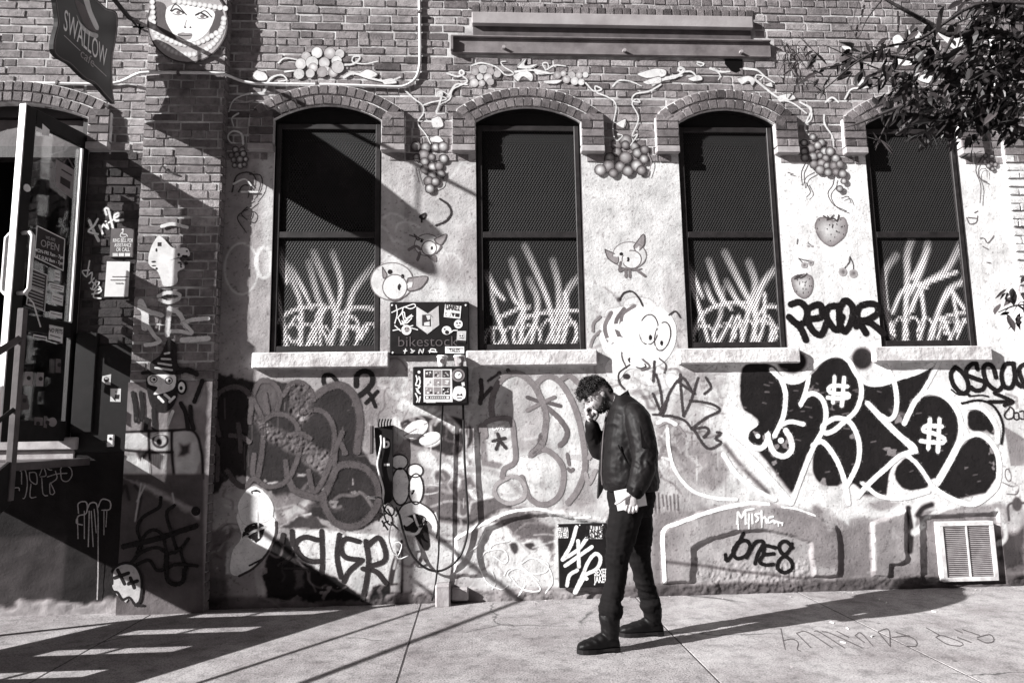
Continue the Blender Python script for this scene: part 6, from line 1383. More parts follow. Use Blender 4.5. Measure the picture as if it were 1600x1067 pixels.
def swing(o):
    n = len(o.data.vertices); co = np.empty(n*3, np.float32); o.data.vertices.foreach_get('co', co); co = (co.reshape(-1, 3)-DH)@DR.T+DH
    o.data.vertices.foreach_set('co', co.astype(np.float32).ravel()); o.data.update()
    for ch in o.children: swing(ch)
swing(DOOR)
# stoop: steel landing, open treads running down towards the street, rails
ST_ = thing('steel_stoop', 'steel stoop with open treads and railing below the open door', 'stairs', (-3.78, -1.0, 0))
SXL, SXR, YL0, ZL = -4.43, -3.10, -1.0, 1.215
MB().box(SXL, SXR, YL0, -.03, ZL-.055, ZL, .004).build('landing', M['steel'], ST_)
for k in range(6):
    z = ZL-(k+1)*.1735; y = YL0-k*.305; MB().box(SXL+.02, SXR-.02, y-.305, y-.004, z-.035, z, .004).build('tread', M['steel'], ST_)
for x in (SXL, SXR-.02):
    s = .1735/.305; ye_ = YL0-6.6*.305; zb = ZL-6.6*.1735
    MB().prism([(x, YL0+.02, ZL+.03), (x, ye_, max(.0, zb)+.10), (x, ye_, 0), (x, ye_+.35, 0), (x, YL0+.02, ZL-.27)], (.02, 0, 0)).build('stringer', M['black_metal'], ST_)
    MB().box(x-.012, x+.032, YL0-.02, YL0+.03, 0 if x < -4 else ZL-.25, 2.27, .004).build('post', M['steel'], ST_)
    xm = x+.01
    MB().tube([(xm, YL0, 2.06), (xm, ye_, 2.06-6.6*.1735)], .026, 4).build('handrail', M['steel'], ST_)
    MB().tube([(xm, YL0, 1.58), (xm, ye_, 1.58-6.6*.1735)], .016, 6).build('rail', M['black_metal'], ST_)
    MB().box(xm-.02, xm+.02, ye_-.02, ye_+.02, 0, 2.06-6.6*.1735+.03, .004).build('post', M['steel'], ST_)
for x in (SXL+.04,): MB().box(x, x+.05, -.10, -.05, 0, ZL-.055).build('leg', M['black_metal'], ST_)
# ---------------------------------------------------------------- hanging sign
XS = -3.0
SG = thing('hanging_sign', 'dark wavy-edged hanging cafe sign with white lettering and a bird', 'sign', (XS, -.6, 4.3))
OUT = rp('A', '352,-30 348,20 362,140 345,215 333,280 340,335 380,372 435,402 490,455 540,500 600,530 655,592 716,652 708,590 704,480 706,360 728,240 738,120 722,72 665,52 620,10 570,-25 470,-50')
op = on_x(np.array([p[0] for p in catmull(OUT, 6, True)[:-1]]), np.array([p[1] for p in catmull(OUT, 6, True)[:-1]]), XS)
MB().prism([tuple(p) for p in op], (-.03, 0, 0)).build('sign_board', plain('sign_paint', .012, .45, bmp=.06), SG)
ssf = lambda px, py: on_x(px, py, XS+.0012)
mb = MB(); cc = np.array(OUT).mean(0); inn = [tuple(cc+(np.array(p)-cc)*.955) for p in OUT]; ribbon(mb, inn, 1.1, .22, 0, .4, closed=True, surf=ssf, nd=(1, 0, 0)); decal(mb, 'border_line', SG, mat='spray_solid')
p0 = on_x(np.array(98.), np.array(45.), XS+.002); p1 = on_x(np.array(166.), np.array(106.), XS+.002)
d = (p1-p0); d[0] = 0; L = np.linalg.norm(d); d /= L; mid = (p0+p1)/2
text('lettering', 'SWALLOW', tuple(mid), tuple(d), (0, -d[2]*.0, 1), .235, WHT, SG, width=L*.98, bold=.004)
p0 = on_x(np.array(127.), np.array(91.), XS+.002); p1 = on_x(np.array(144.), np.array(103.), XS+.002); text('lettering', 'cafe', tuple((p0+p1)/2), tuple(d), (0, 0, 1), .115, GRYI, SG, shear=.25, width=.19)
mb = MB()
for P in ('402,224 500,318', '582,400 664,478'): ribbon(mb, rp('A', P), 1., .55, 0, .3, surf=ssf, nd=(1, 0, 0))
decal(mb, 'underline', SG, mat='spray_solid')
mb = MB(); blob(mb, rp('A', '468,5 500,15 545,60 590,150 620,165 612,195 580,200 540,175 505,110'), .16, 0, 1, .4, surf=ssf, nd=(1, 0, 0)); blob(mb, rp('A', '520,-10 552,-10 575,70 618,172 600,188 560,110'), .72, 0, 1, .4, surf=ssf, nd=(1, 0, 0)); blob(mb, rp('A', '478,95 510,150 560,195 612,215 606,240 560,225 510,180'), .6, 0, 1, .4, surf=ssf, nd=(1, 0, 0)); decal(mb, 'bird_emblem', SG, mat='spray_solid')
w0 = on_x(np.array(225.), np.array(56.), -2.93); w1 = on_x(np.array(181.), np.array(0.), -2.97); w2 = w0+(w1-w0)*1.6
MB().tube([tuple(w0), tuple(w2)], .010, 8).build('strut', M['black_metal'], SG)
MB().tube([(XS-.015, .0, w2[2]), (XS-.015, min(w2[1], -1.1)-.1, w2[2])], .02, 8).build('bracket_arm', M['black_metal'], SG)
MB().box(w0[0]-.05, w0[0]+.05, w0[1]-.02, -.0, w0[2]-.05, w0[2]+.05, .004).build('wall_plate', M['black_metal'], SG)
for P in ((167, 8), (95, -20)):
    q = on_x(np.array(float(P[0])), np.array(float(P[1])), XS-.015); MB().tube([(q[0], q[1], q[2]-.06), (q[0], q[1], w2[2])], .007, 6).build('hanger', M['conduit'], SG)
# ---------------------------------------------------------------- the man
YM = -1.25
def W3(px, py, y): return Vector(on_wall(np.array(float(px)), np.array(float(py)), y))
PER = thing('person', 'bearded man in black bomber jacket and jeans walking with head bowed, fist at his mouth', 'person', (.98, YM, 0))
def remesh(mb, voxel, name, smooth_it=2):
    me = mb.mesh(name); o = bpy.data.objects.new(name, me); COLL.objects.link(o)
    m = o.modifiers.new('r', 'REMESH'); m.mode = 'VOXEL'; m.voxel_size = voxel; m.use_smooth_shade = True
    if smooth_it: s = o.modifiers.new('s', 'SMOOTH'); s.iterations = smooth_it; s.factor = .5
    dg = bpy.context.evaluated_depsgraph_get(); dg.update()
    r = bpy.data.meshes.new_from_object(o.evaluated_get(dg)); bpy.data.objects.remove(o); r.name = name; return r
def finish(me, name, mat, parent, col=None):
    n = len(me.vertices); co = np.empty(n*3); me.vertices.foreach_get('co', co); co = co.reshape(-1, 3)
    if col is not None:
        for a_ in list(me.color_attributes): me.color_attributes.remove(a_)
        a = me.color_attributes.new('Col', 'FLOAT_COLOR', 'POINT'); v = col(co); a.data.foreach_set('color', np.stack([v, v*.965, v*.97, np.ones(n)], 1).astype(np.float32).ravel())
    org = Vector((0, 0, 0)); p = parent
    while p is not None: org += p.location; p = p.parent
    me.vertices.foreach_set('co', (co-np.array(org)).ravel()); me.materials.clear(); smooth(me); me.update()
    return new_obj(name, me, parent, mat)
def wrinkle(me, fn):
    n = len(me.vertices); co = np.empty(n*3); me.vertices.foreach_get('co', co); co = co.reshape(-1, 3); nr = np.empty(n*3); me.vertices.foreach_get('normal', nr); nr = nr.reshape(-1, 3)
    co = co+nr*fn(co, nr)[:, None]; me.vertices.foreach_set('co', co.ravel()); me.update()
def interp(P, R, n=5):
    out, rad = [], []
    P = [Vector(p) for p in P]; Q = [2*P[0]-P[1]]+P+[2*P[-1]-P[-2]]; RR = [R[0]]+list(R)+[R[-1]]
    for i in range(1, len(Q)-2):
        for k in range(n):
            t = k/n; a, b, c_, d = Q[i-1:i+3]; out.append(.5*(2*b+(c_-a)*t+(2*a-5*b+4*c_-d)*t*t+(3*b-a-3*c_+d)*t**3)); s = t*t*(3-2*t); rad.append(RR[i]*(1-s)+RR[i+1]*s)
    out.append(P[-1]); rad.append(R[-1]); return out, rad
def limb(mb, P, R, n=14, sq=1., ref=(0, 1, 0)):
    p, r = interp(P, R); mb.tube(p, r, n, ref=ref, squash=sq); 
    mb.ball(p[0], r[0]*.98); mb.ball(p[-1], r[-1]*.98)
def torso(mb, L, y0):
    rings = []
    for py, fx, bx, ry, dy in L:
        a, b = W3(fx, py, y0), W3(bx, py, y0); c_ = (a+b)/2; rx = (b.x-a.x)/2
        ring = []
        for k in range(28):
            t = 2*math.pi*k/28; ct, s_ = math.cos(t), math.sin(t); e = .82
            ring.append(c_+Vector((math.copysign(abs(ct)**e, ct)*rx, math.copysign(abs(s_)**e, s_)*ry+dy, 0)))
        rings.append(ring)
    mb.rings(rings)
PITCH_H = math.radians(36)
HC = W3(934.5, 617, YM); fv = Vector((-math.cos(PITCH_H), -.10, -math.sin(PITCH_H))).normalized(); lv = Vector((0, -1, 0)); uv = fv.cross(lv).normalized(); 
if uv.z < 0: uv = -uv
lv = uv.cross(fv).normalized()
HM = Matrix((fv, lv, uv)).transposed(); HMi = HM.inverted()
def hl(x, y, z): return HC+HM@Vector((x, y, z))
# body: head, neck, arms, hands, trunk and legs as one skin
b = MB(); vs = []; fs = []; U, Vn = 56, 44
def face(a, y, c_):
    g = lambda u, s: math.exp(-(u/s)**2)
    x_ = .098*a; y_ = .077*y; z_ = .118*c_
    if c_ < -.05: k = min(1., (-c_-.05)); y_ *= 1-.34*k; x_ *= 1-.10*k if a < 0 else 1
    if a < 0 and c_ < -.3: x_ *= 1-.45*(-c_-.3)
    if a > .1:
        x_ += .030*g(y, .15)*g(c_+.20, .15)+.012*g(y, .13)*g(c_+.02, .13)          # nose and its bridge
        x_ += .009*g(abs(y)-.30, .24)*g(c_-.14, .08)                                # brow
        x_ -= .012*g(abs(y)-.36, .17)*g(c_-.0, .10)                                 # eye hollows
        x_ += .010*g(y, .30)*g(c_+.47, .07)+.008*g(y, .28)*g(c_+.60, .06)          # lips
        x_ += .014*g(y, .34)*g(c_+.86, .16)                                         # chin
        y_ += math.copysign(.006*g(abs(y)-.6, .2)*g(c_+.15, .2), y)                 # cheekbones
    return hl(x_, y_, z_)
for j in range(Vn+1):
    t = math.pi*j/Vn
    for i in range(U):
        q = 2*math.pi*i/U; vs.append(face(math.sin(t)*math.cos(q), math.sin(t)*math.sin(q), math.cos(t)))
b.add(vs, [(j*U+i, (j+1)*U+i, (j+1)*U+(i+1) % U, j*U+(i+1) % U) for j in range(Vn) for i in range(U)])
for s in (-1, 1):                                                                     # ears
    for (dx, dz, rr) in ((-.012, .012, .019), (-.014, -.004, .016), (-.010, -.020, .012), (-.002, .018, .012)): b.ball(hl(dx, s*.078, dz-.008), rr, (1, .42, 1.15), 10, 8, M=HM)
limb(b, [W3(973, 648, YM), W3(962, 632, YM), hl(-.035, 0, -.055)], [.066, .060, .062])
trunk = [(645, 962, 996, .12, 0), (670, 955, 1008, .15, 0), (720, 955, 1008, .14, 0), (765, 958, 1008, .14, 0), (800, 962, 1008, .14, 0)]
torso(b, trunk, YM)
LA = [W3(994, 655, YM-.19), W3(1009, 712, YM-.26), W3(999, 745, YM-.27), W3(990, 772, YM-.255)]
RA = [W3(972, 655, YM+.17), W3(941, 706, YM+.15), W3(930, 685, YM+.10), W3(923, 656, YM+.02)]
limb(b, LA, [.05, .042, .036, .029]); limb(b, RA, [.05, .042, .036, .029])
NL = [W3(984, 790, YM-.10), W3(966, 873, YM-.13), W3(954, 962, YM-.15), W3(952, 985, YM-.15)]
FL = [W3(992, 790, YM+.09), W3(999, 873, YM+.12), W3(1016, 948, YM+.15), W3(1022, 975, YM+.15)]
limb(b, NL, [.085, .056, .040, .04]); limb(b, FL, [.085, .056, .040, .04])
def finger(P, r0=.0098): 
    p, r = interp([Vector(q) for q in P], [r0, r0*.96, r0*.9, r0*.8][:len(P)], 4); b.tube(p, r, 8); b.ball(p[0], r[0]); b.ball(p[-1], r[-1], (1, 1, 1), 8, 6)
# left hand gripping the notebook: back of the hand to the street
yh = YM-.285
pk = [W3(988, 770, yh+.01), W3(985, 779, yh-.006), W3(987, 789, yh-.004)]
p_, r_ = interp(pk, [.030, .040, .040], 4); b.tube(p_, r_, 12, ref=(1, 0, 0), squash=.42); b.ball(p_[-1], .036, (1, .42, .8))
for k, (kx, ky) in enumerate(((979.5, 791), (984.5, 794), (990, 795), (995.5, 793.5))):
    ln = (1.0, 1.08, 1.02, .85)[k]
    finger([W3(kx, ky-3, yh-.012), W3(kx-1, ky+3.2*ln, yh-.014), W3(kx-1.5, ky+5.5*ln, yh+.012), W3(kx-1.5, ky+3.5, yh+.034)])
finger([W3(983, 775, yh-.012), W3(975, 779, yh-.026), W3(968, 784, yh-.026), W3(962.5, 786.5, yh-.022)], .0115)
# right hand: loose fist held to nose and mouth
fc = W3(924.5, 646, YM-.005)
p_, r_ = interp([W3(923.5, 657, YM+.015), W3(923.5, 650, YM+.0), W3(924, 643, YM-.005)], [.030, .041, .038], 4); b.tube(p_, r_, 12, ref=(0, 1, 0), squash=.85); b.ball(p_[-1], .036, (1, 1, .8))
for k in range(4):
    yk = YM-.045+k*.022; z = 641.5+k*.9
    finger([W3(917.5, z+5, yk), W3(915.5+k*.4, z-1.5, yk), W3(920, z-5.5, yk-.002), W3(926.5, z-3.5, yk)], .0105)
finger([W3(930, 655, YM-.040), W3(934, 648, YM-.050), W3(931, 643.5, YM-.050), W3(927.5, 641.5, YM-.045)], .0112)
body = remesh(b, .0042, 'body', 1)
def skin(co):
    v = np.full(len(co), .50); L = (co-np.array(HC))@np.array(HM)
    x_, y_, z_ = L[:, 0]/.098, L[:, 1]/.077, L[:, 2]/.118
    nr = (np.abs(x_) < 1.6) & (np.abs(y_) < 1.25) & (np.abs(z_) < 1.3)
    n = fbm(co[:, 0]*260+co[:, 1]*90, co[:, 2]*260, 3, 3)
    jaw = np.clip((-z_-.16-.30*np.clip(x_, 0, 1)+.55*np.clip(.15-x_, -.3, .35))/.14, 0, 1)*np.clip((x_+.45)/.15, 0, 1)
    must = np.exp(-((z_+.37)/.055)**2)*(x_ > .5)*(np.abs(y_) < .42); lips = np.exp(-((z_+.50)/.05)**2)*(x_ > .6)*(np.abs(y_) < .26)
    brow = np.exp(-((z_-.16)/.035)**2)*(x_ > .35)*(np.abs(y_) > .12)*(np.abs(y_) < .62)
    eye = np.exp(-((z_-.02)/.03)**2)*(x_ > .4)*(np.abs(np.abs(y_)-.36) < .14)
    m = np.clip(np.maximum(np.maximum(jaw*(1-lips), must), np.maximum(brow*.9, eye*.85))*(.55+.9*n), 0, 1)*nr
    scalp = np.clip((z_-.36+.5*np.clip(x_, -1, 1)*np.where(x_ > 0, .55, 1.05))/.14, 0, 1)*nr*((np.abs(x_) > .12) | (np.abs(y_) < .9) | (z_ > .3))
    v = v*(1-m)+.030*m; v = v*(1-scalp)+.012*scalp
    return v
M['skin'] = painted('skin', .5, .08, 140, .12, .001, .4)
finish(body, 'body', M['skin'], PER, skin)
# hair: short curls, fuller over the forehead
hm = MB(); r = random.Random(5)
for k in range(1250):
    th, ph = r.uniform(0, 2*math.pi), math.acos(r.uniform(-.35, 1)); a_, y_, c_ = math.sin(ph)*math.cos(th), math.sin(ph)*math.sin(th), math.cos(ph)
    lim = .30 if a_ > .25 else (.02 if a_ > -.35 else -.34)
    if c_ < lim or (abs(y_) > .8 and c_ < .30): continue
    vol = .006+.030*max(0, min(1, (a_+.25)/1.0))*max(0, min(1, (c_+.1)/.5))+.012*max(0, c_)
    if a_ < -.3: vol = .004+.014*max(0, c_)
    n0 = Vector((a_/.098, y_/.077, c_/.118)).normalized(); base = Vector((.098*a_, .077*y_, .118*c_)); cen = base+n0*vol*r.uniform(.3, 1.05)
    ax = Vector((r.uniform(-1, 1), r.uniform(-1, 1), r.uniform(-1, 1))).normalized(); u1 = ax.orthogonal().normalized(); u2 = ax.cross(u1)
    cr = r.uniform(.007, .0125)*(1 if vol > .012 else .6); turns = r.uniform(.8, 1.5); st = r.uniform(0, 6.28); n = 9
    pts_ = [HC+HM@(cen+u1*math.cos(st+turns*6.283*i/n)*cr+u2*math.sin(st+turns*6.283*i/n)*cr+ax*(i/n-.5)*cr*1.2) for i in range(n+1)]
    hm.tube(pts_, [.0013+.0009*math.sin(math.pi*i/n) for i in range(n+1)], 4)
M['hair'] = plain('dark_hair', .010, .45, var=.3, bmp=0, spec=.3)
hr = hm.build('hair', M['hair'], PER, sm=True); hr['kind'] = 'stuff'
bd = MB()                                                                           # beard, short curls on the jaw
for k in range(300):
    th, c_ = r.uniform(-1.7, 1.7), r.uniform(-.98, -.22); s_ = math.sqrt(max(.02, 1-c_*c_)); a_, y_ = s_*math.cos(th), s_*math.sin(th)
    if c_ > -.36-.25*max(0, a_) and a_ > .15: continue
    if abs(y_) < .2 and a_ > .5 and -.56 < c_ < -.42: continue
    p0 = face(a_, y_, c_); d_ = (p0-HC).normalized(); p1 = p0+d_*r.uniform(.003, .009)+Vector((r.uniform(-.004, .004), r.uniform(-.004, .004), -.004)); bd.tube([p0-d_*.003, (p0+p1)/2+Vector((r.uniform(-.002, .002),)*3), p1], [.0022, .0018, .0008], 4)
o = bd.build('beard', M['hair'], PER); o['kind'] = 'stuff'
gl = MB()                                                                           # glasses
for s in (-1, 1):
    gl.tube([hl(.108+.002*math.cos(q), s*.033+.023*math.cos(q), .002+.017*math.sin(q)) for q in np.linspace(0, 2*math.pi, 15)], .0014, 5)
    gl.tube([hl(.104, s*.056, .008), hl(.075, s*.079, .012), hl(.0, s*.084, .014), hl(-.02, s*.082, .0)], .0016, 5)
gl.tube([hl(.113, -.010, .006), hl(.116, 0, .009), hl(.113, .010, .006)], .0015, 5)
gl.build('glasses', M['steel'], PER)
# jacket
j = MB()
torso(j, [(618, 958, 983, .082, 0), (626, 955, 993, .115, 0), (636, 951, 1004, .165, 0), (650, 947, 1013, .195, 0), (675, 943, 1019, .20, 0), (705, 941, 1023, .195, 0), (735, 940, 1026, .19, 0), (752, 941, 1028, .19, 0), (758, 944, 1028, .185, 0), (766, 947, 1026, .178, 0)], YM)
limb(j, [W3(990, 646, YM-.15), W3(999, 665, YM-.20), W3(1008, 712, YM-.255), W3(1004, 738, YM-.265), W3(993, 766, YM-.262)], [.078, .088, .082, .076, .058])
limb(j, [W3(975, 648, YM+.14), W3(958, 680, YM+.17), W3(939, 704, YM+.15), W3(929, 684, YM+.10), W3(924.5, 663, YM+.03)], [.085, .08, .068, .058, .048])
jm = remesh(j, .0075, 'jacket', 4)
LAx = np.array([list(q) for q in LA])
def jw(co, nr):
    x, y, z = co[:, 0], co[:, 1], co[:, 2]
    arm = np.clip((YM-.155-y)/.03, 0, 1)
    w = fbm(x*13+y*11+z*2.5, z*4.5-x*3, 7, 3); d = (1-np.abs(2*w-1)-.74)*.015
    w = fbm((x*.8+z*.6)*24+y*9, (z-x)*8, 77, 2); d = d+(1-np.abs(2*w-1)-.74)*.009
    elb = np.exp(-((z-1.17)/.10)**2)+.8*np.exp(-((z-.99)/.05)**2)+.25
    w2 = fbm((z*1.0-x*1.1)*15+y*4, (x+z*.6)*9, 12, 3); w4 = fbm((z*.9+x*1.2)*22+y*5, (x-z*.5)*11, 44, 2)
    d = d*(1-arm)+arm*elb*((1-np.abs(2*w2-1)-.72)*.012+(1-np.abs(2*w4-1)-.72)*.010)
    w3_ = fbm((z*1.3+x*.4)*30, (x-y)*9, 19, 2); near = np.exp(-((z-1.0)/.05)**2)
    d = d+near*(1-np.abs(2*w3_-1)-.7)*.007
    hem = np.clip((.985-z)/.02, 0, 1)*(1-arm); d = d*(1-hem)+hem*.003*np.sin(np.arctan2(y-YM, x-.99)*90)
    return d*np.clip((1.56-z)/.06, .25, 1)
wrinkle(jm, jw)
def cloth(name, v, rough, spec=.5, sheen=0., bs=420):
    m, t, b_, o_ = mat_new(name); tc = N(t, 'ShaderNodeTexCoord'); n1 = noise(t, 9, 5, .6, tc.outputs['Object']); rr = ramp(t, n1.outputs[0], [(.3, G(v*.7)), (.7, G(v*1.3))]); t.links.new(rr.outputs[0], b_.inputs['Base Color'])
    b_.inputs['Roughness'].default_value = rough; b_.inputs['Specular IOR Level'].default_value = spec
    n2 = noise(t, bs, 2, .5, tc.outputs['Object']); n3 = noise(t, 26, 4, .6, tc.outputs['Object']); ad = N(t, 'ShaderNodeMath', operation='ADD'); t.links.new(n2.outputs[0], ad.inputs[0]); t.links.new(n3.outputs[0], ad.inputs[1]); bump(t, b_, ad.outputs[0], .2, .003)
    if sheen: b_.inputs['Sheen Weight'].default_value = sheen
    return m
M['nylon'] = cloth('black_nylon', .007, .55, .17); M['denim'] = cloth('black_denim', .0055, .85, .12); M['leather'] = cloth('black_leather', .004, .5, .18)
JK = finish(jm, 'jacket', M['nylon'], PER)
# collar, front flap, pocket and cuff of the jacket
cl = MB(); ring = []
for (py, fx, bx, ry) in ((628, 951, 990, .088), (617, 950, 984, .078), (610, 954, 981, .072), (611, 957, 979, .064), (622, 957, 980, .066)):
    a_, c2 = W3(fx, py, YM), W3(bx, py, YM); m_ = (a_+c2)/2; rx = (c2.x-a_.x)/2
    ring.append([m_+Vector((math.cos(t)*rx, math.sin(t)*ry, -.050*(1-math.cos(t))*.5*-1*(-1) if False else (.5*math.cos(t)-.5)*.085)) for t in np.linspace(0, 2*math.pi, 26, endpoint=False)])
cl.rings(ring, False).build('collar', M['denim'], JK, sm=True)
fl = MB(); F0 = [(944, 668), (940, 700), (937, 735), (934.5, 779), (941, 768), (946, 755), (948, 720), (948, 690)]
fl.prism([tuple(W3(a_, b2, YM+.10)) for a_, b2 in F0], (0, .05, 0)).build('front_flap', M['nylon'], JK)
zp = MB(); zp.tube([tuple(W3(a_, b2, YM-.03)) for a_, b2 in ((951, 640), (946, 655), (942.5, 680), (940.5, 710), (939.5, 740), (941, 757))], .0045, 6); zp.build('zip', M['steel'], JK)
pkt = MB(); pkt.tube([tuple(W3(a_, b2, YM-.190)) for a_, b2 in ((966, 695), (974, 712), (983, 728))], .005, 6); pkt.build('pocket_seam', M['denim'], JK)
ap = MB(); Pq = [W3(1000, 666, YM-.292), W3(1014, 668, YM-.283), W3(1017, 700, YM-.325), W3(1003, 699, YM-.337)]; ap.prism([tuple(q) for q in Pq], (0, .05, 0)); ap.build('arm_pocket', M['nylon'], JK)
cf = MB(); p_, r_ = interp([W3(993.5, 763, YM-.262), W3(992, 769, YM-.262), W3(990.5, 775, YM-.26)], [.060, .056, .046], 4); cf.tube(p_, r_, 20); cf.build('cuff', M['denim'], JK, sm=True)
# trousers
t_ = MB()
torso(t_, [(755, 952, 1020, .150, 0), (775, 950, 1022, .155, 0), (792, 952, 1020, .155, 0), (805, 956, 1016, .15, 0)], YM)
limb(t_, [W3(981, 790, YM-.085), W3(973, 825, YM-.11), W3(964, 872, YM-.13), W3(962.5, 905, YM-.135), W3(956, 938, YM-.15), W3(954, 952, YM-.15)], [.112, .104, .076, .068, .066, .082])
limb(t_, [W3(991, 790, YM+.075), W3(996, 825, YM+.09), W3(999, 872, YM+.12), W3(1006, 905, YM+.13), W3(1014, 934, YM+.15), W3(1017, 943, YM+.15)], [.112, .102, .074, .065, .063, .078])
tm = remesh(t_, .0075, 'trousers', 3)
def tw(co, nr):
    x, y, z = co[:, 0], co[:, 1], co[:, 2]; w = fbm(x*6+y*5, z*11+x*5, 17, 3); d = (1-np.abs(2*w-1)-.72)*.016+(1-np.abs(2*fbm(x*16+z*9+y*7, z*22-x*8, 57, 2)-1)-.72)*.006
    w2 = fbm(z*34+x*8, (x+y)*6, 27, 2); k = np.exp(-((z-.30)/.07)**2)*1.0+.6*np.exp(-((z-.60)/.05)**2)+.4*np.exp(-((z-.85)/.05)**2)
    return d+k*(1-np.abs(2*w2-1)-.72)*.022
wrinkle(tm, tw)
TR = finish(tm, 'trousers', M['denim'], PER)
# boots
def boot(heel, toe, top, lift=0.):
    H, T = Vector(heel), Vector(toe); H.z = T.z = 0; ax = (T-H); L = ax.length; ax.normalize(); sd = Vector((-ax.y, ax.x, 0)); up = Vector((0, 0, 1)); m = MB(); rings = []
    prof = [(0, .020, .050), (.03, .034, .085), (.12, .040, .125), (.28, .042, .125), (.42, .047, .115), (.58, .052, .094), (.75, .053, .080), (.88, .047, .070), (.96, .034, .058), (1.0, .014, .042)]
    for t, w, h in prof:
        c_ = H+ax*L*t; z0 = .022
        ring = []
        for k in range(16):
            a_ = 2*math.pi*k/16; cz = math.sin(a_); ring.append(c_+sd*(math.cos(a_)*w)+up*(z0+(h-z0)*(.5+.5*cz) if cz > -.2 else z0+(h-z0)*.4*(1+cz)*.6))
        rings.append(ring)
    m.rings(rings); p0 = H+ax*L*.20+up*.08; tp = Vector(top); pp_, rr = interp([p0, p0.lerp(tp, .4), tp], [.052, .060, .068], 5); m.tube(pp_, rr, 14)
    me = remesh(m, .006, 'boot', 2)
    wrinkle(me, lambda co, nr: (1-np.abs(2*fbm(co[:, 2]*26+co[:, 0]*14, co[:, 0]*16+co[:, 1]*9, 33, 2)-1)-.72)*.008*np.clip((co[:, 2]-.05)/.03, 0, 1))
    B = finish(me, 'boot', M['leather'], PER)
    so = MB(); out = []
    for t, w in ((0, .020), (.04, .036), (.15, .041), (.3, .038), (.42, .038), (.6, .050), (.78, .051), (.9, .043), (.97, .028), (1.01, .008)): out.append((t, w))
    poly = [H+ax*L*t+sd*w for t, w in out]+[H+ax*L*t-sd*w for t, w in reversed(out)]
    so.prism([(p.x, p.y, .012) for p in poly], (0, 0, .016)); hp = [q for q in poly if (q-H).dot(ax) < L*.3]; n = len(hp)
    so.prism([(p.x, p.y, -.001) for p in hp], (0, 0, .013)); fp = [q for q in poly if (q-H).dot(ax) > L*.38]; so.prism([(p.x, p.y, .0) for p in fp], (0, 0, .0125))
    so.build('sole', M['black_metal'], B); return B
g1, g2 = on_ground(np.array(966.), np.array(1013.)), on_ground(np.array(899.), np.array(1014.))
boot((g1[0], YM-.155, 0), (g2[0], YM-.175, 0), W3(952, 958, YM-.15))
g1, g2 = on_ground(np.array(1037.), np.array(992.)), on_ground(np.array(966.), np.array(990.))
boot((g1[0], YM+.15, 0), (g1[0]-.30, YM+.16, 0), W3(1018, 948, YM+.15))
# notebook in his hand
NB = thing('notebook', 'white notebook gripped in the hand of the man', 'notebook', tuple(W3(985, 778, yh+.03)))
Q = [W3(959.5, 767, yh+.022), W3(1006, 758, yh+.022), W3(1011, 789, yh+.022), W3(965.5, 798, yh+.022)]
MB().prism([tuple(q) for q in Q], (0, .004, 0)).build('cover', M['paper'], NB)
Q2 = [q.lerp((Q[0]+Q[2])/2, .03)+Vector((0, .0035, 0)) for q in Q]; MB().prism([tuple(q) for q in Q2], (0, .014, 0)).build('pages', M['paper'], NB)
MB().prism([tuple(q+Vector((0, .017, 0))) for q in Q], (0, .004, 0)).build('cover', M['black_metal'], NB)
# ---------------------------------------------------------------- street tree leaning in from the right
TREE = thing('street_tree', 'street tree whose dark leafy boughs hang in front of the brick wall', 'tree', (6.3, -2.3, 0))
M['bark'] = plain('bark', .03, .9, var=.4, bmp=.8, bscale=30, bdist=.01)
def leaf_mat():
    m, t, b, o = mat_new('leaf'); oi = N(t, 'ShaderNodeObjectInfo'); at = N(t, 'ShaderNodeAttribute', attribute_name='rnd')
    ad = N(t, 'ShaderNodeMath', operation='ADD'); t.links.new(oi.outputs['Random'], ad.inputs[0]); t.links.new(at.outputs['Fac'], ad.inputs[1]); fr = N(t, 'ShaderNodeMath', operation='FRACT'); t.links.new(ad.outputs[0], fr.inputs[0])
    r = ramp(t, fr.outputs[0], [(0, G(.008)), (.8, G(.02)), (1, G(.06))]); t.links.new(r.outputs[0], b.inputs['Base Color']); b.inputs['Roughness'].default_value = .45; b.inputs['Specular IOR Level'].default_value = .28
    return m
M['leaf'] = leaf_mat()
tk = MB(); p_, r_ = interp([(6.3, -2.3, -.1), (6.28, -2.3, .4), (6.2, -2.28, 1.6), (6.05, -2.25, 2.9), (5.9, -2.2, 3.9), (5.7, -2.1, 5.2), (5.6, -2.0, 6.6)], [.17, .13, .115, .105, .09, .06, .03]); tk.tube(p_, r_, 12); tk.build('trunk', M['bark'], TREE, sm=True)
BR_ = []
def bough(px_list, ys, r0, r1, start=None):
    P = [Vector(on_wall(np.array(float(a)), np.array(float(b)), y)) for (a, b), y in zip(px_list, ys)]
    if start is not None: P = [Vector(start)]+P
    p, r = interp(P, list(np.linspace(r0, r1, len(P)))); MB().tube(p, r, 6).build('bough', M['bark'], TREE, sm=True); BR_.append(p); return p
bough([(1660, 70), (1600, 62), (1530, 47), (1490, 56), (1450, 36), (1415, 17), (1378, -4), (1340, -30)], [-2.1, -2.0, -2.0, -2.0, -2.0, -2.05, -2.05, -2.1], .030, .005, (5.95, -2.2, 3.5))
bough([(1660, 110), (1590, 105), (1500, 120), (1430, 95), (1370, 88), (1320, 100), (1278, 108)], [-2.0, -1.95, -1.9, -1.9, -1.9, -1.9, -1.9], .022, .003, (5.98, -2.22, 3.2))
bough([(1660, 150), (1570, 140), (1480, 150), (1400, 170), (1350, 190), (1320, 200)], [-2.2, -2.15, -2.1, -2.1, -2.05, -2.0], .022, .003, (6.02, -2.24, 3.0))
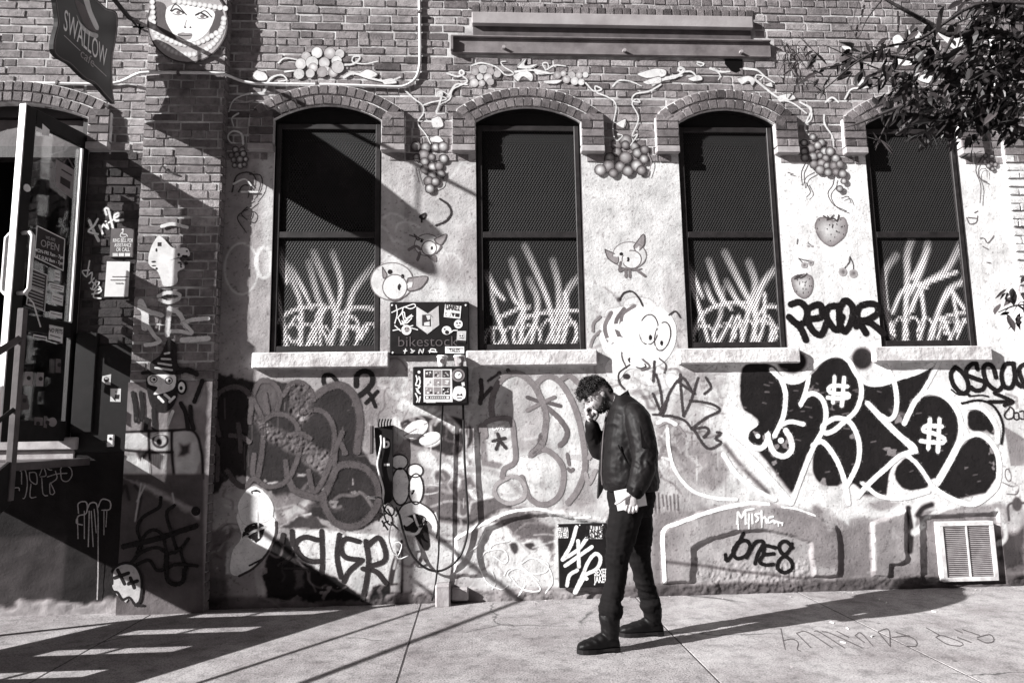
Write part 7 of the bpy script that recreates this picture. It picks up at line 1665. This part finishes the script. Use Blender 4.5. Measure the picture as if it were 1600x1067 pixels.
bough([(1650, 210), (1570, 185), (1500, 195), (1450, 215), (1415, 220)], [-1.9, -1.85, -1.8, -1.8, -1.8], .02, .003, (6.05, -2.25, 2.8))
bough([(1680, 10), (1600, 5), (1520, 10), (1440, 60), (1380, 75), (1335, 100), (1300, 130), (1275, 150)], [-2.3, -2.3, -2.25, -2.2, -2.2, -2.2, -2.2, -2.2], .016, .002, (5.9, -2.2, 3.9))
bough([(1660, 480), (1620, 476), (1585, 478), (1560, 488)], [-1.5, -1.45, -1.4, -1.4], .012, .003, (6.1, -2.27, 2.3))
bough([(1490, 56), (1470, 95), (1450, 140), (1420, 165), (1395, 150)], [-2.0]*5, .012, .003); bough([(1500, 120), (1480, 165), (1470, 205), (1440, 235)], [-1.95]*4, .012, .003); bough([(1400, 88), (1385, 110), (1340, 95), (1305, 78), (1285, 70)], [-1.9]*5, .007, .002)
bough([(1400, 170), (1385, 195), (1375, 215), (1368, 235)], [-2.0]*4, .006, .002); bough([(1378, 0), (1355, 30), (1340, 60), (1330, 40)], [-2.05]*4, .005, .0015)
def leaf_mesh(k):
    r = random.Random(k); m = MB(); w = r.uniform(.16, .23); bend = r.uniform(-.10, .22)
    vs = [(0, 0, 0)]; 
    for t, q in ((.18, .62), (.42, 1.), (.68, .8), (.88, .36)): z = -bend*t*t; vs += [(t, -w*q, z+.05*q), (t, 0, z), (t, w*q, z+.05*q)]
    vs.append((1.02, 0, -bend)); f = [(0, 2, 1), (0, 3, 2)]
    for i in range(3): a = 1+i*3; f += [(a, a+1, a+4, a+3), (a+1, a+2, a+5, a+4)]
    f += [(10, 11, 13), (11, 12, 13)]; me = m.add(vs, f).mesh('leaf'); me.materials.append(M['leaf']); return me
LEAF = [leaf_mesh(k) for k in range(6)]
rl_ = random.Random(21); SPOT = []
DENS = [('Q', '1620,-40 1300,-40 1020,60 880,170 760,220 620,300 520,340 380,410 260,420 250,540 330,590 400,470 560,470 700,540 640,620 700,700 760,740 920,860 1000,900 1130,880 1240,960 1330,960 1400,880 1540,870 1620,880', 680),
        ('Q', '1000,280 1250,180 1620,240 1620,820 1350,800 1100,760 900,640 780,520 800,380', 620), ('Q', '1250,-20 1620,-30 1620,160 1380,140', 60), ('Q', '250,320 330,310 330,390 280,420', 10), ('Q', '480,300 560,300 560,380 500,380', 12), ('Q', '640,900 700,800 740,860 680,950', 8), ('Q', '900,860 960,760 1050,780 1000,870', 14), ('R', '1430,880 1500,830 1620,830 1620,1060 1480,1030', 26)]
HOLE = [rp('Q', q) for q in ('760,250 830,215 860,280 800,310', '1060,200 1170,180 1240,240 1180,320 1100,330', '920,480 960,390 1040,470 1060,520 960,530', '800,380 900,350 930,420 830,430', '1180,590 1220,560 1290,540 1280,620', '1540,470 1620,480 1620,620 1560,600', '1350,830 1430,800 1440,880 1380,890', '640,540 780,540 760,620 660,620', '860,640 1000,620 1000,700 880,700', '560,370 680,350 720,420 600,440', '1010,70 1150,20 1200,140 1060,170')]
for reg, P, n in DENS:
    P = np.array(rp(reg, P)); k = 0
    while k < n:
        a, b = rl_.uniform(P[:, 0].min(), P[:, 0].max()), rl_.uniform(P[:, 1].min(), P[:, 1].max())
        if not inside(P, np.array([a]), np.array([b]))[0]: continue
        if reg == 'Q' and any(inside(h, np.array([a]), np.array([b]))[0] for h in HOLE) and rl_.random() < .93: k += 1; continue
        SPOT.append((a, b, rl_.uniform(-2.35, -1.65) if reg == 'Q' else rl_.uniform(-1.5, -1.3))); k += 1
def leaf_matrix(P):
    d = Vector((rl_.gauss(-.55, .5), rl_.gauss(-.15, .5), rl_.gauss(-.55, .42))).normalized(); nrm = Vector((rl_.gauss(0, .6), rl_.gauss(-.3, .6), rl_.gauss(.8, .5)))
    yv = nrm.cross(d).normalized(); zv = d.cross(yv); s = rl_.choice((rl_.uniform(.06, .09), rl_.uniform(.09, .13)))
    return Matrix.Translation(P)@(Matrix((d, yv, zv)).transposed().to_4x4())@Matrix.Diagonal((s, s*rl_.uniform(.6, 1.2), s*rl_.uniform(.4, 2.4), 1))
TV = Vector(TREE.location); V_, F_, R_ = [], [], []
def add_stuff(mt, me):
    n = len(V_); q = rl_.random()
    for v in me.vertices: V_.append(mt@v.co); R_.append(q)
    F_.extend([[i+n for i in p.vertices] for p in me.polygons])
SPOT.sort(key=lambda s: s[2])
for k, (a, b, y) in enumerate(SPOT):
    P = Vector(on_wall(np.array(a), np.array(b), y)); mt = leaf_matrix(P-TV); me = rl_.choice(LEAF)
    if k % 4 == 0 and k//4 < 295: o = bpy.data.objects.new('leaf', me); COLL.objects.link(o); o.parent = TREE; o.matrix_local = mt
    else: add_stuff(mt, me)
for k in range(2600):                                         # the rest of the crown, beyond the picture
    P = Vector((rl_.gauss(5.8, .8), rl_.gauss(-2.3, .7), rl_.gauss(5.2, .9)))
    if P.z < 3: continue
    a, b = to_px(tuple(P))
    if a < 1620 and -40 < b: continue
    if a < 1240 : continue
    mt = leaf_matrix(P-TV); add_stuff(mt, rl_.choice(LEAF))
for k in range(1500):                                         # leaves along the boughs to the right of the picture
    P = Vector((rl_.uniform(3.4, 6.3), rl_.gauss(-2.1, .38), rl_.gauss(3.7, .5))); a, b = to_px(tuple(P))
    if (a < 1608 and b > -30) or a < 1240: continue
    add_stuff(leaf_matrix(P-TV), rl_.choice(LEAF))
for k in range(26): P = Vector((rl_.uniform(3.3, 5.2), rl_.gauss(-1.6, .12), rl_.gauss(2.35, .10))); add_stuff(leaf_matrix(P-TV), rl_.choice(LEAF)) if to_px(tuple(P))[0] > 1600 else None
me = bpy.data.meshes.new('foliage'); me.from_pydata(V_, [], F_); me.update(); at = me.attributes.new('rnd', 'FLOAT', 'POINT'); at.data.foreach_set('value', R_)
o = new_obj('crown', me, TREE, M['leaf']); o['kind'] = 'stuff'
# dead vine twigs clinging to the wall by the steel channel
tw_ = MB(); r = random.Random(3)
for k in range(13):
    a, b = r.uniform(1215, 1255), r.uniform(60, 110); L = [(a, b)]
    for i in range(5): a += r.uniform(-8, 9); b += r.uniform(2, 14); L.append((a, b))
    tw_.tube([tuple(on_wall(np.array(x), np.array(y), -.02-.02*r.random())) for x, y in L], .0028, 4)
for L in ([(1247, 55), (1262, 72), (1272, 80)], [(1342, 0), (1335, 25), (1330, 50)], [(1395, 10), (1395, 45)]): tw_.tube([tuple(on_wall(np.array(float(x)), np.array(float(y)), -.03)) for x, y in L], .0035, 4)
TW = tag(tw_.build('dry_vine', M['bark']), 'dry vine twigs clinging to the brick at the end of the steel channel', 'vine'); TW['kind'] = 'stuff'

# ---------------------------------------------------------------- unseen house row added across the street to block sky light
OB = thing('sky_blocker_house', 'unseen dark brick house row added across the street to block sky light', 'building', (0, -21, 0))
M['shade_brick'] = plain('far_brick', .16, .9, var=.3, scale=3)
MB().box(-34, 30, -30, -21, -.1, 13).build('wall', M['shade_brick'], OB); MB().box(-34.2, 30.2, -30, -20.7, 13.001, 13.6).build('cornice', M['stone'], OB)
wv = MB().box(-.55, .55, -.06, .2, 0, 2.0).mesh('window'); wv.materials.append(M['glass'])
for k in range(16):
    for z in (1.3, 5.0, 8.7):
        o = bpy.data.objects.new('window', wv); COLL.objects.link(o); o.parent = OB; o.location = (-30+k*3.8, -.0+.05, z); o.rotation_euler = (0, 0, math.pi)
# ---------------------------------------------------------------- marks and litter on the pavement
mb = MB(); gs = lambda px, py: on_ground(px, py, .0012)
for P in ('75,750 85,800 100,870', '85,820 140,810 175,830 170,870 190,880', '165,775 250,860', '165,775 230,770 375,862', '270,765 300,770 445,862', '315,765 370,780 550,862', '400,765 470,800', '505,790 540,775 610,850', '505,790 560,830', '640,765 700,755 710,850', '640,770 710,852', '720,800 820,790', '745,770 850,810 860,850 800,850', '920,745 1000,790', '975,800 1010,790 1125,830 1120,850 1040,840 975,800', '1100,800 1180,830', '1215,800 1290,785 1312,820 1270,832 1215,810', '1130,755 1230,790', '1085,755 1130,775'): ribbon(mb, rp('T', P), 1.3, .10, 0, .6, .75, surf=gs, nd=(0, 0, 1))
decal(mb, 'scratched_writing', sw)
for P in ((1374, 936), (1385, 941), (1300, 972), (1324, 981), (1363, 993), (1317, 1003), (1459, 955)):
    q = on_ground(np.array(float(P[0])), np.array(float(P[1])), .005); a = random.uniform(0, 3); d = Vector((math.cos(a), math.sin(a), 0))*.016
    o = MB().tube([tuple(Vector(q)-d), tuple(Vector(q)-d*.2), tuple(Vector(q)+d)], [.004, .0042, .004], 6).build('cigarette_butt', M['paper']); tag(o, 'white cigarette butt lying on the smooth pavement', 'litter', 'cigarette butts on the pavement')
# crumbs of mortar and grit along the foot of the wall
cm = MB(); r = random.Random(8)
for k in range(520):
    x = r.uniform(-4.4, 5.2); y = -abs(r.gauss(0, .10))-.03; 
    if r.random() < .15: y = r.uniform(-2.2, -.1)
    q = r.choice((.003, .004, .006, .010)); pts_ = [Vector((x, y, q*.5))+Vector((r.uniform(-1, 1), r.uniform(-1, 1), r.uniform(-.5, .8)))*q for _ in range(4)]
    cm.add(pts_, [(0, 1, 2), (0, 2, 3), (0, 3, 1), (1, 3, 2)])
o = tag(cm.build('mortar_crumbs', M['concrete']), 'mortar crumbs and grit along the foot of the wall', 'grit'); o['kind'] = 'stuff'
